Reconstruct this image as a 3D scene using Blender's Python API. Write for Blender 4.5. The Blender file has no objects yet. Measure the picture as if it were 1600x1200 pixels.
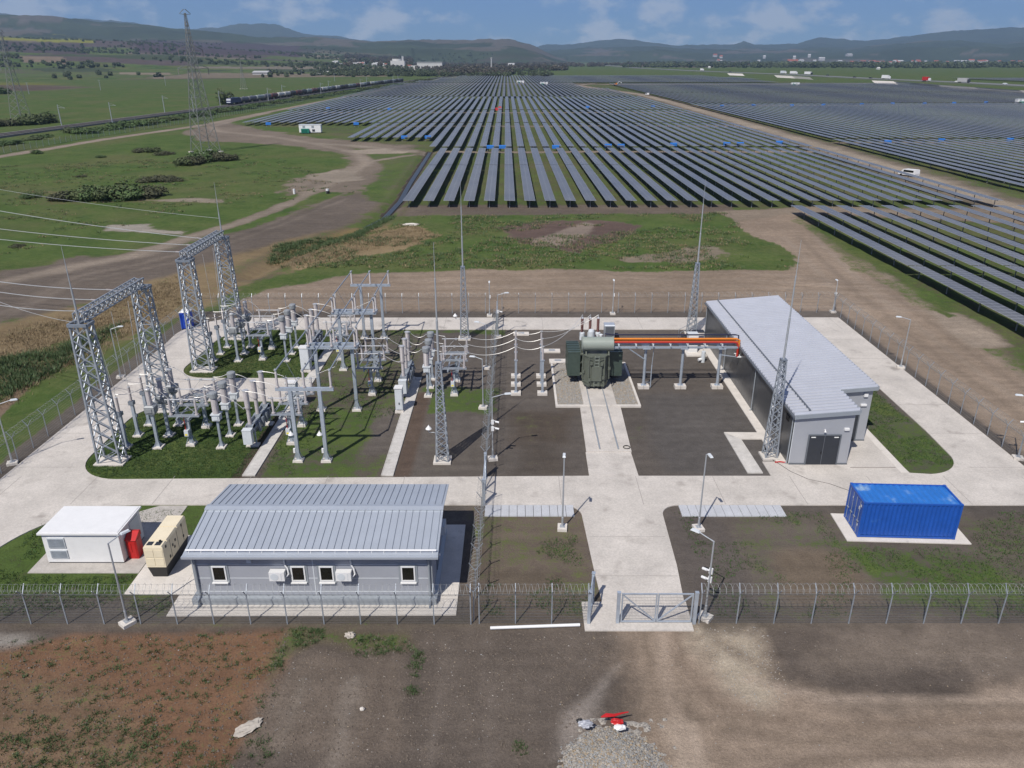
import bpy, bmesh, math, random
import numpy as np
from math import sin, cos, pi, radians, hypot, atan2, sqrt
from mathutils import Vector, Matrix, noise as mnoise
from mathutils.geometry import tessellate_polygon

sc = bpy.context.scene
COL = sc.collection
# ------------------------------------------------------------------ camera
CF, CPITCH, CYAW, CROLL, CH = 1195.56, 0.4023007, -0.0034798, -0.0015335, 28.085
_cp, _sp = cos(CPITCH), sin(CPITCH)
FW = Vector((sin(CYAW)*_cp, cos(CYAW)*_cp, -_sp))
_r = Vector((cos(CYAW), -sin(CYAW), 0)); _u = _r.cross(FW)
RT = _r*cos(CROLL)+_u*sin(CROLL); UP = _u*cos(CROLL)-_r*sin(CROLL)
cd = bpy.data.cameras.new('camera'); cam = bpy.data.objects.new('camera', cd); COL.objects.link(cam)
cam.matrix_world = Matrix(((RT.x, UP.x, -FW.x, 0), (RT.y, UP.y, -FW.y, 0), (RT.z, UP.z, -FW.z, CH), (0, 0, 0, 1)))
cd.sensor_width = 36; cd.lens = 36*CF/1600; cd.clip_start = .5; cd.clip_end = 60000
sc.camera = cam
# ------------------------------------------------------------------ sky, sun, exposure
SUN_EL, SUN_AZ = radians(51), radians(61)        # shadows fall along SUN_AZ (from +X towards +Y)
sd = Vector((-cos(SUN_AZ)*cos(SUN_EL), -sin(SUN_AZ)*cos(SUN_EL), sin(SUN_EL)))
w = bpy.data.worlds.new('World'); sc.world = w; w.use_nodes = True
nt = w.node_tree; nt.nodes.clear()
def N(t, ty, **k):
    n = t.nodes.new(ty)
    for a, b in k.items(): setattr(n, a, b)
    return n
wo = N(nt, 'ShaderNodeOutputWorld'); bg = N(nt, 'ShaderNodeBackground'); sky = N(nt, 'ShaderNodeTexSky')
sky.sky_type = 'NISHITA'; sky.sun_disc = False; sky.sun_elevation = SUN_EL; sky.sun_rotation = atan2(sd.x, sd.y)
sky.altitude = 350; sky.air_density = 1.0; sky.dust_density = 0.0; sky.ozone_density = 6.0
bg.inputs[1].default_value = 0.075
tc = N(nt, 'ShaderNodeTexCoord'); mp = N(nt, 'ShaderNodeMapping'); mp.inputs['Scale'].default_value = (1, 1, 1.9); mp.inputs['Location'].default_value = (.35, .1, 0)
nz = N(nt, 'ShaderNodeTexNoise'); nz.inputs['Scale'].default_value = 15; nz.inputs['Detail'].default_value = 9; nz.inputs['Roughness'].default_value = .58
nz2 = N(nt, 'ShaderNodeTexNoise'); nz2.inputs['Scale'].default_value = 4.2; nz2.inputs['Detail'].default_value = 3
ad = N(nt, 'ShaderNodeMath', operation='MULTIPLY_ADD'); ad.inputs[1].default_value = .55
cr = N(nt, 'ShaderNodeMapRange', interpolation_type='SMOOTHSTEP'); cr.inputs[1].default_value = .73; cr.inputs[2].default_value = .90; cr.inputs[4].default_value = .6
mx = N(nt, 'ShaderNodeMix', data_type='RGBA'); mx.inputs[7].default_value = (9.0, 9.3, 9.9, 1)
L = nt.links.new
L(tc.outputs['Generated'], mp.inputs[0]); L(mp.outputs[0], nz.inputs['Vector']); L(mp.outputs[0], nz2.inputs['Vector'])
L(nz2.outputs[0], ad.inputs[0]); L(nz.outputs[0], ad.inputs[2]); L(ad.outputs[0], cr.inputs[0]); L(cr.outputs[0], mx.inputs[0])
ti = N(nt, 'ShaderNodeMix', data_type='RGBA', blend_type='MULTIPLY'); ti.inputs[0].default_value = 1; ti.inputs[7].default_value = (.38, .57, .95, 1)
L(sky.outputs[0], ti.inputs[6]); L(ti.outputs[2], mx.inputs[6]); L(mx.outputs[2], bg.inputs[0]); L(bg.outputs[0], wo.inputs[0])
sl = bpy.data.lights.new('sun', 'SUN'); sl.energy = 4.5; sl.angle = radians(.55); sl.color = (1, .95, .88)
so = bpy.data.objects.new('sun', sl); COL.objects.link(so); so.rotation_euler = sd.to_track_quat('Z', 'Y').to_euler(); so.location = (0, 0, 60)
sc.view_settings.view_transform = 'Standard'; sc.view_settings.look = 'None'; sc.view_settings.exposure = .2; sc.view_settings.gamma = 1
sc.cycles.use_denoising = True
sc.cycles.max_bounces = 5; sc.cycles.volume_bounces = 0; sc.cycles.transparent_max_bounces = 8

random.seed(7); rng = np.random.default_rng(7)
def G(px, py, z=0.0):
    d = FW+RT*((px-800)/CF)+UP*((600-py)/CF); t = (z-CH)/d.z
    return (d.x*t, d.y*t)
def AZ(px): return math.atan((px-800)/CF*1.0)+CYAW

# ------------------------------------------------------------------ helpers
class MB:
    """collects shapes; build() links them as one mesh object"""
    def __init__(s): s.v = []; s.f = []; s.m = []; s.cur = 0
    def add(s, vs, fs):
        b = len(s.v); s.v.extend(vs)
        for f in fs: s.f.append(tuple(i+b for i in f)); s.m.append(s.cur)
        return s
    def box(s, x0, x1, y0, y1, z0, z1):
        return s.add([(x0,y0,z0),(x1,y0,z0),(x1,y1,z0),(x0,y1,z0),(x0,y0,z1),(x1,y0,z1),(x1,y1,z1),(x0,y1,z1)],
            [(3,2,1,0),(4,5,6,7),(0,1,5,4),(1,2,6,5),(2,3,7,6),(3,0,4,7)])
    def frus(s, a, b, z0, z1, cx=0, cy=0):          # a,b = half sizes (x,y) at bottom and top
        v = []
        for (hx, hy), z in ((a, z0), (b, z1)): v += [(cx-hx,cy-hy,z),(cx+hx,cy-hy,z),(cx+hx,cy+hy,z),(cx-hx,cy+hy,z)]
        return s.add(v, [(3,2,1,0),(4,5,6,7),(0,1,5,4),(1,2,6,5),(2,3,7,6),(3,0,4,7)])
    def cyl(s, p0, p1, r0, r1=None, n=8, caps=True):
        r1 = r0 if r1 is None else r1
        p0 = Vector(p0); p1 = Vector(p1); d = (p1-p0)
        if d.length < 1e-6: return s
        d.normalize(); a = d.orthogonal().normalized(); b = d.cross(a)
        v = []
        for p, r in ((p0, r0), (p1, r1)):
            for i in range(n):
                t = 2*pi*i/n; v.append(tuple(p+(a*cos(t)+b*sin(t))*r))
        f = [(i, (i+1) % n, n+(i+1) % n, n+i) for i in range(n)]
        if caps: f += [tuple(range(n-1, -1, -1)), tuple(range(n, 2*n))]
        return s.add(v, f)
    def bar(s, p0, p1, w, h=None):                  # square bar between two points
        h = w if h is None else h
        p0 = Vector(p0); p1 = Vector(p1); d = (p1-p0)
        if d.length < 1e-6: return s
        d.normalize(); up = Vector((0, 0, 1)) if abs(d.z) < .95 else Vector((1, 0, 0))
        a = d.cross(up).normalized(); b = a.cross(d)
        v = []
        for p in (p0, p1):
            for i, j in ((-1,-1),(1,-1),(1,1),(-1,1)): v.append(tuple(p+a*(i*w/2)+b*(j*h/2)))
        return s.add(v, [(3,2,1,0),(4,5,6,7),(0,1,5,4),(1,2,6,5),(2,3,7,6),(3,0,4,7)])
    def tube(s, pts, r, n=6):
        for a, b in zip(pts, pts[1:]): s.cyl(a, b, r, n=n)
        return s
    def path(s, pts, r, n=5):                        # one continuous tube
        P = [Vector(p) for p in pts]; v = []; f = []
        for k, p in enumerate(P):
            d = (P[min(k+1, len(P)-1)]-P[max(k-1, 0)]).normalized()
            up = Vector((0, 0, 1)) if abs(d.z) < .98 else Vector((1, 0, 0))
            a = d.cross(up).normalized(); b = a.cross(d)
            rr = r[k] if isinstance(r, (list, tuple)) else r
            for i in range(n):
                t = 2*pi*i/n; v.append(tuple(p+(a*cos(t)+b*sin(t))*rr))
        for k in range(len(P)-1):
            for i in range(n): f.append((k*n+i, k*n+(i+1) % n, (k+1)*n+(i+1) % n, (k+1)*n+i))
        f += [tuple(range(n-1, -1, -1)), tuple(range((len(P)-1)*n, len(P)*n))]
        return s.add(v, f)
    def lathe(s, prof, n=12, c=(0, 0, 0)):           # prof = [(r,z)...]
        v = []; f = []
        for r, z in prof:
            for i in range(n):
                t = 2*pi*i/n; v.append((c[0]+r*cos(t), c[1]+r*sin(t), c[2]+z))
        for k in range(len(prof)-1):
            for i in range(n): f.append((k*n+i, k*n+(i+1) % n, (k+1)*n+(i+1) % n, (k+1)*n+i))
        f += [tuple(range(n-1, -1, -1)), tuple(range((len(prof)-1)*n, len(prof)*n))]
        return s.add(v, f)
    def prism(s, poly, z0, z1):                      # convex or simple polygon (x,y), counter-clockwise
        n = len(poly); v = [(x, y, z0) for x, y in poly]+[(x, y, z1) for x, y in poly]
        return s.add(v, [tuple(range(n-1, -1, -1)), tuple(range(n, 2*n))]+[(i, (i+1) % n, n+(i+1) % n, n+i) for i in range(n)])
    def prisma(s, poly, ax, a0, a1):                 # polygon in the plane across axis ax ('x': poly=(y,z), 'y': poly=(x,z))
        n = len(poly)
        mk = (lambda p, a: (a, p[0], p[1])) if ax == 'x' else (lambda p, a: (p[0], a, p[1]))
        v = [mk(p, a0) for p in poly]+[mk(p, a1) for p in poly]
        return s.add(v, [tuple(range(n-1, -1, -1)), tuple(range(n, 2*n))]+[(i, (i+1) % n, n+(i+1) % n, n+i) for i in range(n)])
    def shed(s, z0, z1, r, c=(0, 0, 0), step=.085, dr=.03, n=10):   # ribbed insulator
        k = max(3, int((z1-z0)/step)); pr = []
        for i in range(k):
            a = z0+(z1-z0)*i/k; h = (z1-z0)/k
            pr += [(r-dr, a), (r, a+h*.45), (r-dr, a+h*.9)]
        return s.lathe(pr, n, c)
    def build(s, name, mat, parent=None, loc=None, rz=0, smooth=False):
        me = bpy.data.meshes.new(name); me.from_pydata(s.v, [], s.f)
        for x in (mat if isinstance(mat, (list, tuple)) else [mat]): me.materials.append(x)
        if any(s.m): me.polygons.foreach_set('material_index', s.m)
        bm = bmesh.new(); bm.from_mesh(me); bmesh.ops.recalc_face_normals(bm, faces=bm.faces); bm.to_mesh(me); bm.free()
        if smooth:
            me.polygons.foreach_set('use_smooth', [True]*len(me.polygons))
            try: me.set_sharp_from_angle(angle=radians(40))
            except Exception: pass
        o = bpy.data.objects.new(name, me); COL.objects.link(o)
        if parent is not None: o.parent = parent
        if loc is not None: o.location = loc
        if rz: o.rotation_euler[2] = rz
        return o

def tag(o, label=None, cat=None, group=None, kind=None):
    if label: o['label'] = label
    if cat: o['category'] = cat
    if group: o['group'] = group
    if kind: o['kind'] = kind
    return o
def thing(name, label, cat, loc=(0, 0, 0), rz=0, group=None):
    o = bpy.data.objects.new(name, None); COL.objects.link(o); o.empty_display_size = .3
    o.location = loc; o.rotation_euler[2] = rz
    return tag(o, label, cat, group)
KIDS = {}
def kids(o):
    return [c for c in o.children]
def dup(root, loc, rz=None, label=None, group=None, scale=None):
    r = root.copy(); COL.objects.link(r); r.location = loc
    if rz is not None: r.rotation_euler[2] = rz
    if label: r['label'] = label
    if group: r['group'] = group
    if scale is not None: r.scale = scale if hasattr(scale, '__len__') else (scale,)*3
    for c in kids(root):
        k = c.copy(); COL.objects.link(k); k.parent = r
        for g in kids(c):
            q = g.copy(); COL.objects.link(q); q.parent = k
    return r
ORD = 'first second third fourth fifth sixth seventh eighth ninth tenth eleventh twelfth thirteenth fourteenth fifteenth sixteenth seventeenth eighteenth nineteenth'.split()
TENS = {2: ('twentieth', 'twenty'), 3: ('thirtieth', 'thirty'), 4: ('fortieth', 'forty'), 5: ('fiftieth', 'fifty'), 6: ('sixtieth', 'sixty'), 7: ('seventieth', 'seventy'), 8: ('eightieth', 'eighty')}
def nth(i):
    i += 1
    if i < 20: return ORD[i-1]
    t, u = divmod(i, 10)
    return TENS[t][0] if u == 0 else TENS[t][1]+'-'+ORD[u-1]

# ------------------------------------------------------------------ materials
def mat(name, col, rough=.6, metal=0., var=.12, vs=2.0, bump=0., bs=20., spec=.5, fine=0., fs=30., stain=None):
    m = bpy.data.materials.new(name); m.use_nodes = True; t = m.node_tree; p = t.nodes['Principled BSDF']
    p.inputs['Roughness'].default_value = rough; p.inputs['Metallic'].default_value = metal
    p.inputs['Specular IOR Level'].default_value = spec
    ln = t.links.new
    ge = N(t, 'ShaderNodeNewGeometry')
    n1 = N(t, 'ShaderNodeTexNoise'); n1.inputs['Scale'].default_value = vs; n1.inputs['Detail'].default_value = 6; n1.inputs['Roughness'].default_value = .62
    ln(ge.outputs['Position'], n1.inputs['Vector'])
    mr = N(t, 'ShaderNodeMapRange'); mr.inputs[1].default_value = .25; mr.inputs[2].default_value = .75
    mr.inputs[3].default_value = 1-var; mr.inputs[4].default_value = 1+var
    ln(n1.outputs[0], mr.inputs[0]); last = mr.outputs[0]
    if fine:
        n2 = N(t, 'ShaderNodeTexNoise'); n2.inputs['Scale'].default_value = fs; n2.inputs['Detail'].default_value = 4
        ln(ge.outputs['Position'], n2.inputs['Vector'])
        m2 = N(t, 'ShaderNodeMapRange'); m2.inputs[1].default_value = .3; m2.inputs[2].default_value = .7; m2.inputs[3].default_value = 1-fine; m2.inputs[4].default_value = 1+fine
        ln(n2.outputs[0], m2.inputs[0]); mu = N(t, 'ShaderNodeMath', operation='MULTIPLY'); ln(last, mu.inputs[0]); ln(m2.outputs[0], mu.inputs[1]); last = mu.outputs[0]
    vm = N(t, 'ShaderNodeVectorMath', operation='SCALE'); vm.inputs[0].default_value = col[:3]; ln(last, vm.inputs['Scale'])
    out = vm.outputs[0]
    if stain:                                        # (colour, scale, lo, hi)
        n3 = N(t, 'ShaderNodeTexNoise'); n3.inputs['Scale'].default_value = stain[1]; n3.inputs['Detail'].default_value = 7
        ln(ge.outputs['Position'], n3.inputs['Vector'])
        m3 = N(t, 'ShaderNodeMapRange', interpolation_type='SMOOTHSTEP'); m3.inputs[1].default_value = stain[2]; m3.inputs[2].default_value = stain[3]; ln(n3.outputs[0], m3.inputs[0])
        mm = N(t, 'ShaderNodeMix', data_type='RGBA'); mm.inputs[7].default_value = (*stain[0], 1); ln(m3.outputs[0], mm.inputs[0]); ln(out, mm.inputs[6]); out = mm.outputs[2]
    ln(out, p.inputs['Base Color'])
    if bump:
        n4 = N(t, 'ShaderNodeTexNoise'); n4.inputs['Scale'].default_value = bs; n4.inputs['Detail'].default_value = 5
        ln(ge.outputs['Position'], n4.inputs['Vector']); bp = N(t, 'ShaderNodeBump'); bp.inputs['Strength'].default_value = .6; bp.inputs['Distance'].default_value = bump
        ln(n4.outputs[0], bp.inputs['Height']); ln(bp.outputs[0], p.inputs['Normal'])
    return m
M = {}
M['galv'] = mat('galvanised_steel', (.30, .33, .365), .5, .4, .22, 3, fine=.12, fs=18)
M['galvdark'] = mat('grey_steel', (.22, .25, .29), .45, .4, .18, 3)
M['post'] = mat('galvanised_post', (.40, .45, .51), .4, .45, .15, 2.5)
M['pole'] = mat('galvanised_pole', (.38, .40, .42), .45, .4, .12, 2)
M['porc'] = mat('grey_porcelain', (.35, .325, .325), .34, 0, .08, 6)
M['porcdark'] = mat('grey_brown_porcelain', (.26, .235, .235), .3, 0, .1, 6)
M['brown'] = mat('brown_porcelain', (.10, .028, .022), .55, 0, .1, 6)
M['head'] = mat('grey_painted_head', (.24, .255, .265), .4, .1, .1, 4)
M['alum'] = mat('aluminium_conductor', (.62, .62, .62), .4, .6, .08, 4)
M['alumw'] = mat('aluminium_cable', (.52, .51, .49), .45, .35, .06, 4)
M['ltgrey'] = mat('light_grey_enamel', (.52, .55, .57), .4, 0, .07, 2)
M['white'] = mat('white_paint', (.64, .64, .635), .5, 0, .05, 2)
M['conc'] = mat('pale_concrete', (.44, .407, .368), .85, 0, .17, .35, bump=.004, bs=40, fine=.12, fs=9, stain=((.25, .225, .20), .55, .56, .80))
M['conc2'] = mat('white_concrete', (.52, .485, .44), .85, 0, .12, 1.2, fine=.08, fs=14, stain=((.36, .33, .30), 1.6, .6, .8))
M['slab'] = mat('cable_trench_slab', (.45, .43, .40), .85, 0, .16, 1.4, fine=.12, fs=16, stain=((.32, .30, .27), 1.1, .56, .74))
M['pave'] = mat('concrete_pavers', (.36, .335, .305), .85, 0, .16, 2.0, fine=.12, fs=14)
M['yellow'] = mat('yellow_sticker', (.75, .62, .05), .5)
M['redp'] = mat('red_paint', (.40, .012, .012), .4, 0, .1, 3)
M['orange'] = mat('orange_busbar_cover', (.58, .19, .02), .4, 0, .1, 3)
M['redbus'] = mat('red_busbar_cover', (.38, .03, .02), .4, 0, .1, 3)
M['navy'] = mat('navy_busbar_cover', (.012, .012, .035), .4)
M['black'] = mat('black_paint', (.012, .012, .013), .5)
M['dark'] = mat('dark_grey_paint', (.026, .03, .038), .6, .1, .1, 3)
M['glass'] = mat('dark_window_glass', (.012, .012, .010), .08, 0, .3, 2)
M['green'] = mat('transformer_green', (.105, .118, .095), .45, .1, .14, 2.5)
M['greendk'] = mat('radiator_green', (.055, .078, .066), .35, .2, .2, 3)
M['greenlt'] = mat('conservator_green', (.24, .27, .235), .4, 0, .06, 2)
M['cream'] = mat('cream_paint', (.66, .58, .42), .5, 0, .06, 2)
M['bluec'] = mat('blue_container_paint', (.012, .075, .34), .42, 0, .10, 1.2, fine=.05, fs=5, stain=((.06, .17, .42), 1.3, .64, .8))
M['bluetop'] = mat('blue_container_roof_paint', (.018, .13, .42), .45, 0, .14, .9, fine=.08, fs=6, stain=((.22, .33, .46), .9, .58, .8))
M['blue'] = mat('blue_plastic', (.012, .06, .42), .4)
M['tarp'] = mat('blue_box_paint', (.02, .14, .45), .5)
M['wallg'] = mat('grey_sandwich_panel', (.31, .325, .36), .45, .1, .05, 1)
M['walls'] = mat('silver_sandwich_panel', (.34, .355, .385), .42, .25, .05, 1)
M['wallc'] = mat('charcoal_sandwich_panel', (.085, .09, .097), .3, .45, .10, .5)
M['roofs'] = mat('standing_seam_roof', (.43, .465, .51), .42, .4, .06, .7)
M['roofh'] = mat('profiled_sheet_roof', (.46, .475, .515), .45, .3, .06, .6)
M['trim'] = mat('grey_trim', (.30, .33, .36), .4, .3, .05, 1)
M['trimdk'] = mat('dark_trim', (.13, .145, .165), .4, .3, .05, 1)
M['gravel'] = mat('grey_gravel', (.29, .265, .23), .9, 0, .3, 9, bump=.05, bs=14, fine=.35, fs=22, stain=((.12, .11, .10), 11, .52, .62))
M['roofshade'] = mat('profiled_sheet_rib_shade', (.27, .285, .32), .5, .3, .08, .8)  # valleys of the same sheet, shade between ribs put into a darker colour
M['seam'] = mat('roof_seam', (.25, .28, .32), .5, .3, .06, 1)
M['wire'] = mat('fence_wire', (.17, .18, .185), .5, .5, .1, 2)
M['razor'] = mat('razor_wire', (.27, .28, .28), .75, .1, .1, 2)

# ------------------------------------------------------------------ ground sheet with soil / vegetation painted as vertex data
def grow(a, step, lim, k):
    o = []; s = step
    while abs(a) < lim:
        s *= k; a += s; o.append(a)
    return o
xs = np.array(sorted([-x for x in grow(235, 1.3, 16000, 1.16)]+list(np.arange(-235, -62, 1.3))+list(np.arange(-62, 62, .42))+list(np.arange(62, 262, 1.5))+grow(262, 1.5, 16000, 1.16)))
ys = np.array(list(np.arange(-60, 8, 6))+list(np.arange(8, 100, .42))+list(np.arange(100, 310, 1.0))+list(np.arange(310, 560, 2.6))+grow(560, 2.6, 17000, 1.055))
GX, GY = np.meshgrid(xs, ys); gx = GX.ravel(); gy = GY.ravel()
def hash2(i, j, s):
    h = (i*374761393+j*668265263+s*1442695041) & 0x7fffffff
    h = ((h ^ (h >> 13))*1274126177) & 0x7fffffff
    return ((h ^ (h >> 16)) & 0xffff)/65535.0
def vnoise(x, y, sc_, s=0):
    x = x/sc_; y = y/sc_
    i = np.floor(x).astype(np.int64); j = np.floor(y).astype(np.int64); u = x-i; v = y-j
    u = u*u*(3-2*u); v = v*v*(3-2*v)
    return (hash2(i, j, s)*(1-u)+hash2(i+1, j, s)*u)*(1-v)+(hash2(i, j+1, s)*(1-u)+hash2(i+1, j+1, s)*u)*v
def fbm(x, y, sc_, s=0, o=4):
    t = 0; a = .5; tot = 0
    for k in range(o): t = t+a*vnoise(x, y, sc_/2**k, s+k*17); tot += a; a *= .55
    return t/tot
soil = np.empty((gx.size, 3)); soil[:] = (.12, .10, .07); veg = np.full(gx.size, .92)
NZ = (fbm(gx, gy, 9, 3, 4)-.5)*.75+(fbm(gx, gy, 2.6, 43, 3)-.5)*.55+(hash2((gx*5).astype(np.int64), (gy*5).astype(np.int64), 7)-.5)*.12
def blend(idx, m, c, v, va=.18):
    if c is not None:
        cc = np.array(c)[None, :]*(1+va*2*NZ[idx][:, None]); soil[idx] = soil[idx]*(1-m[:, None])+cc*m[:, None]
    if v is not None: veg[idx] = veg[idx]*(1-m)+v*m
def seg_d(px, py, a, b):
    dx, dy = b[0]-a[0], b[1]-a[1]; L2 = dx*dx+dy*dy+1e-9
    t = np.clip(((px-a[0])*dx+(py-a[1])*dy)/L2, 0, 1)
    return np.hypot(px-a[0]-t*dx, py-a[1]-t*dy)
def area(poly, c, v, soft=1.0, rag=None, px=True, st=1.0):
    P = [G(*q) for q in poly] if px else poly
    rag = soft*1.5 if rag is None else rag
    pad = soft+rag; A = np.array(P)
    idx = np.nonzero((gx > A[:, 0].min()-pad) & (gx < A[:, 0].max()+pad) & (gy > A[:, 1].min()-pad) & (gy < A[:, 1].max()+pad))[0]
    if idx.size == 0: return
    x = gx[idx]; y = gy[idx]; ins = np.zeros(idx.size, bool); d = np.full(idx.size, 1e9)
    for a, b in zip(P, P[1:]+P[:1]):
        d = np.minimum(d, seg_d(x, y, a, b))
        cond = ((a[1] > y) != (b[1] > y)) & (x < (b[0]-a[0])*(y-a[1])/(b[1]-a[1]+1e-12)+a[0]); ins ^= cond
    sd_ = np.where(ins, d, -d)+rag*2*NZ[idx]
    m = np.clip(sd_/(2*soft)+.5, 0, 1); m = m*m*(3-2*m)*st
    blend(idx, m, c, v)
def track(pts, wid, c, v, soft=None, px=True, st=1.0, rag=.4):
    P = [G(*q) for q in pts] if px else pts
    soft = wid*.3 if soft is None else soft; A = np.array(P); pad = wid+soft*2
    idx = np.nonzero((gx > A[:, 0].min()-pad) & (gx < A[:, 0].max()+pad) & (gy > A[:, 1].min()-pad) & (gy < A[:, 1].max()+pad))[0]
    if idx.size == 0: return
    d = np.full(idx.size, 1e9)
    for a, b in zip(P, P[1:]): d = np.minimum(d, seg_d(gx[idx], gy[idx], a, b))
    m = np.clip((wid/2-d+rag*wid*NZ[idx])/(2*soft)+.5, 0, 1)*st
    blend(idx, m, c, v)
def rect(x0, x1, y0, y1, c, v, soft=.5, rag=None, st=1.0): area([(x0, y0), (x1, y0), (x1, y1), (x0, y1)], c, v, soft, rag, False, st)
TAN = (.215, .165, .122)
# far plain and fields beyond the railway
area([(-400, 112), (0, 111), (60, 112), (250, 114), (375, 118), (385, 122), (230, 124), (-400, 125)], (.065, .045, .04), .1, 12)
area([(-300, 120), (95, 118.5), (105, 124), (0, 126), (-300, 127)], (.17, .12, .075), .1, 5)
area([(-200, 129), (60, 128.5), (110, 131), (60, 133), (-200, 133)], (.15, .14, .02), .6, 3)
area([(-200, 133), (90, 133), (150, 137), (60, 142), (-200, 142)], (.085, .065, .05), .3, 5)
area([(980, 99.5), (1170, 99), (1190, 104), (1080, 105.5), (980, 104)], (.10, .075, .06), .2, 40)
area([(1560, 99), (1900, 97), (1900, 112), (1600, 112)], (.09, .085, .055), .6, 40)
# solar field ground
area([(620, 326), (1140, 326), (1250, 330), (1600, 560), (1900, 760), (2400, 600), (2200, 150), (1600, 140), (1000, 119), (760, 118), (690, 122), (360, 196), (480, 199), (550, 224), (660, 233)], (.085, .07, .05), .66, 2)
track([(-24, 259), (102, 259)], 4.5, (.20, .16, .12), .15, px=False)
track([(-62, 362), (102, 362)], 5, (.17, .14, .105), .3, px=False)
track([(-120, 456), (104, 456)], 5, (.2, .165, .125), .15, px=False)
track([(-130, 986), (60, 986), (110, 960), (330, 960), (460, 1000)], 14, (.22, .18, .135), .1, px=False)
track([(54, 153), (99, 154)], 6, (.19, .15, .115), .2, px=False)
track([(116, 287), (430, 287)], 4.5, (.15, .12, .09), .35, px=False)
track([(116, 522), (430, 522)], 5, (.17, .14, .10), .3, px=False)
SROAD = [(100, 1000), (70, 930), (88, 800), (106, 690), (108.5, 570), (108, 470), (107, 350), (106, 275), (103.5, 203), (101.3, 160), (99, 147), (97.5, 120), (97, 90), (97, 40)]
track(SROAD, 13, (.16, .13, .10), .35, px=False, soft=3)
track(SROAD, 6.5, (.235, .195, .15), 0, px=False, soft=1)
# meadow on the left
area([(120, 262), (360, 262), (400, 300), (560, 330), (330, 330), (0, 380), (-300, 360), (-300, 300)], None, .88, 6)
area([(0, 300), (240, 300), (260, 318), (0, 322)], (.13, .10, .06), .66, 3)
area([(-200, 500), (0, 430), (110, 405), (270, 388), (420, 345), (500, 312), (560, 300), (590, 318), (560, 350), (430, 392), (330, 420), (0, 510), (-200, 590)], (.105, .086, .07), .27, 2.2, 4.0)
area([(-200, 560), (0, 505), (130, 478), (280, 425), (430, 378), (600, 345), (680, 360), (660, 385), (560, 402), (400, 440), (340, 470), (260, 505), (60, 600), (-100, 690), (-300, 760)], (.165, .122, .07), .42, 1.4, 2.0)
area([(420, 398), (560, 352), (660, 350), (700, 372), (560, 395), (450, 418)], (.19, .135, .06), .38, 1.2, 2.0, st=.8)
area([(-100, 590), (60, 545), (150, 510), (200, 520), (60, 610), (-100, 700)], (.10, .08, .05), .72, 1.0, 2.0)
track([(-60, 700), (30, 612), (120, 545), (190, 500)], .9, (.17, .12, .085), .1, rag=.3)
area([(290, 205), (345, 190), (480, 215), (640, 228), (668, 240), (610, 250), (600, 280), (560, 300), (500, 300), (440, 308), (470, 280), (545, 262), (545, 243), (440, 226), (310, 220)], (.15, .122, .095), .22, 3)
area([(545, 230), (655, 240), (640, 285), (612, 310), (580, 290), (600, 262), (580, 250)], (.12, .10, .07), .72, 2)
track([(0, 442), (120, 415), (215, 398), (310, 368), (430, 328), (520, 285), (575, 255), (560, 240), (500, 226), (430, 214), (340, 205), (330, 198), (360, 190), (420, 176)], 3.4, (.20, .165, .13), .05, rag=.5)
track([(500, 224), (560, 228), (660, 238)], 4, (.19, .16, .125), .1)
track([(580, 252), (640, 243), (665, 240)], 2.6, (.19, .16, .125), .1)
area([(480, 275), (545, 262), (570, 280), (520, 285)], (.22, .185, .145), .05, 1.5)
area([(535, 235), (600, 233), (640, 238), (600, 241), (560, 240)], (.25, .21, .165), .05, 1.5)
track([(-300, 300), (-60, 256), (0, 245), (150, 220), (320, 195), (420, 175), (520, 155), (600, 140), (680, 124.5), (720, 119)], 5, (.215, .175, .14), .08, rag=.3)
area([(165, 352), (240, 350), (245, 357), (270, 360), (292, 360), (285, 367), (230, 364), (160, 362)], (.25, .225, .19), .30, .7, 1.5)
area([(220, 312), (300, 309), (350, 312), (345, 318), (250, 315)], (.2, .17, .13), .35, 1.0, 1.5)
# tan strip and green field behind the back fence
area([(380, 470), (420, 452), (560, 428), (740, 420), (1240, 420), (1330, 455), (1700, 720), (1700, 900), (1300, 500), (340, 500)], TAN, .10, 1.0, 1.6)
area([(1150, 345), (1235, 330), (1330, 400), (1480, 500), (1800, 720), (1800, 900), (1600, 700), (1310, 470), (1230, 425), (1150, 370)], (.215, .166, .124), .12, 1.4, 2.2)
area([(440, 420), (590, 360), (640, 336), (900, 330), (1130, 330), (1150, 355), (1250, 400), (1240, 425), (740, 422), (560, 426)], None, .93, 1.2, 2.2)
area([(450, 408), (560, 374), (640, 352), (690, 368), (640, 386), (540, 405), (460, 420)], (.185, .138, .078), .30, 1.2, 2.4)
area([(620, 322), (1140, 320), (1150, 333), (900, 336), (620, 338)], (.11, .088, .07), .40, .8)
area([(770, 356), (840, 345), (950, 347), (1010, 352), (980, 375), (900, 392), (810, 380)], (.095, .066, .055), .28, 1.2, 2)
area([(828, 376), (915, 348), (932, 352), (925, 366), (870, 385), (835, 385)], (.2, .16, .13), .05, .6, 1)
area([(960, 405), (1100, 384), (1160, 398), (1080, 414)], (.17, .14, .105), .42, .8, 2)
area([(1250, 336), (1330, 392), (1600, 560), (1600, 590), (1310, 405), (1240, 345)], None, .6, 1.0, 1.6)
area([(1440, 485), (1500, 490), (1570, 540), (1520, 545)], (.22, .18, .14), .2, .8, 1.2)
area([(1450, 480), (1500, 495), (1480, 500)], None, .9, .6, 1)
area([(1120, 330), (1300, 322), (1600, 335), (1600, 350), (1250, 332), (1150, 345)], (.18, .145, .11), .25, .8, 1.5)
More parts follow.
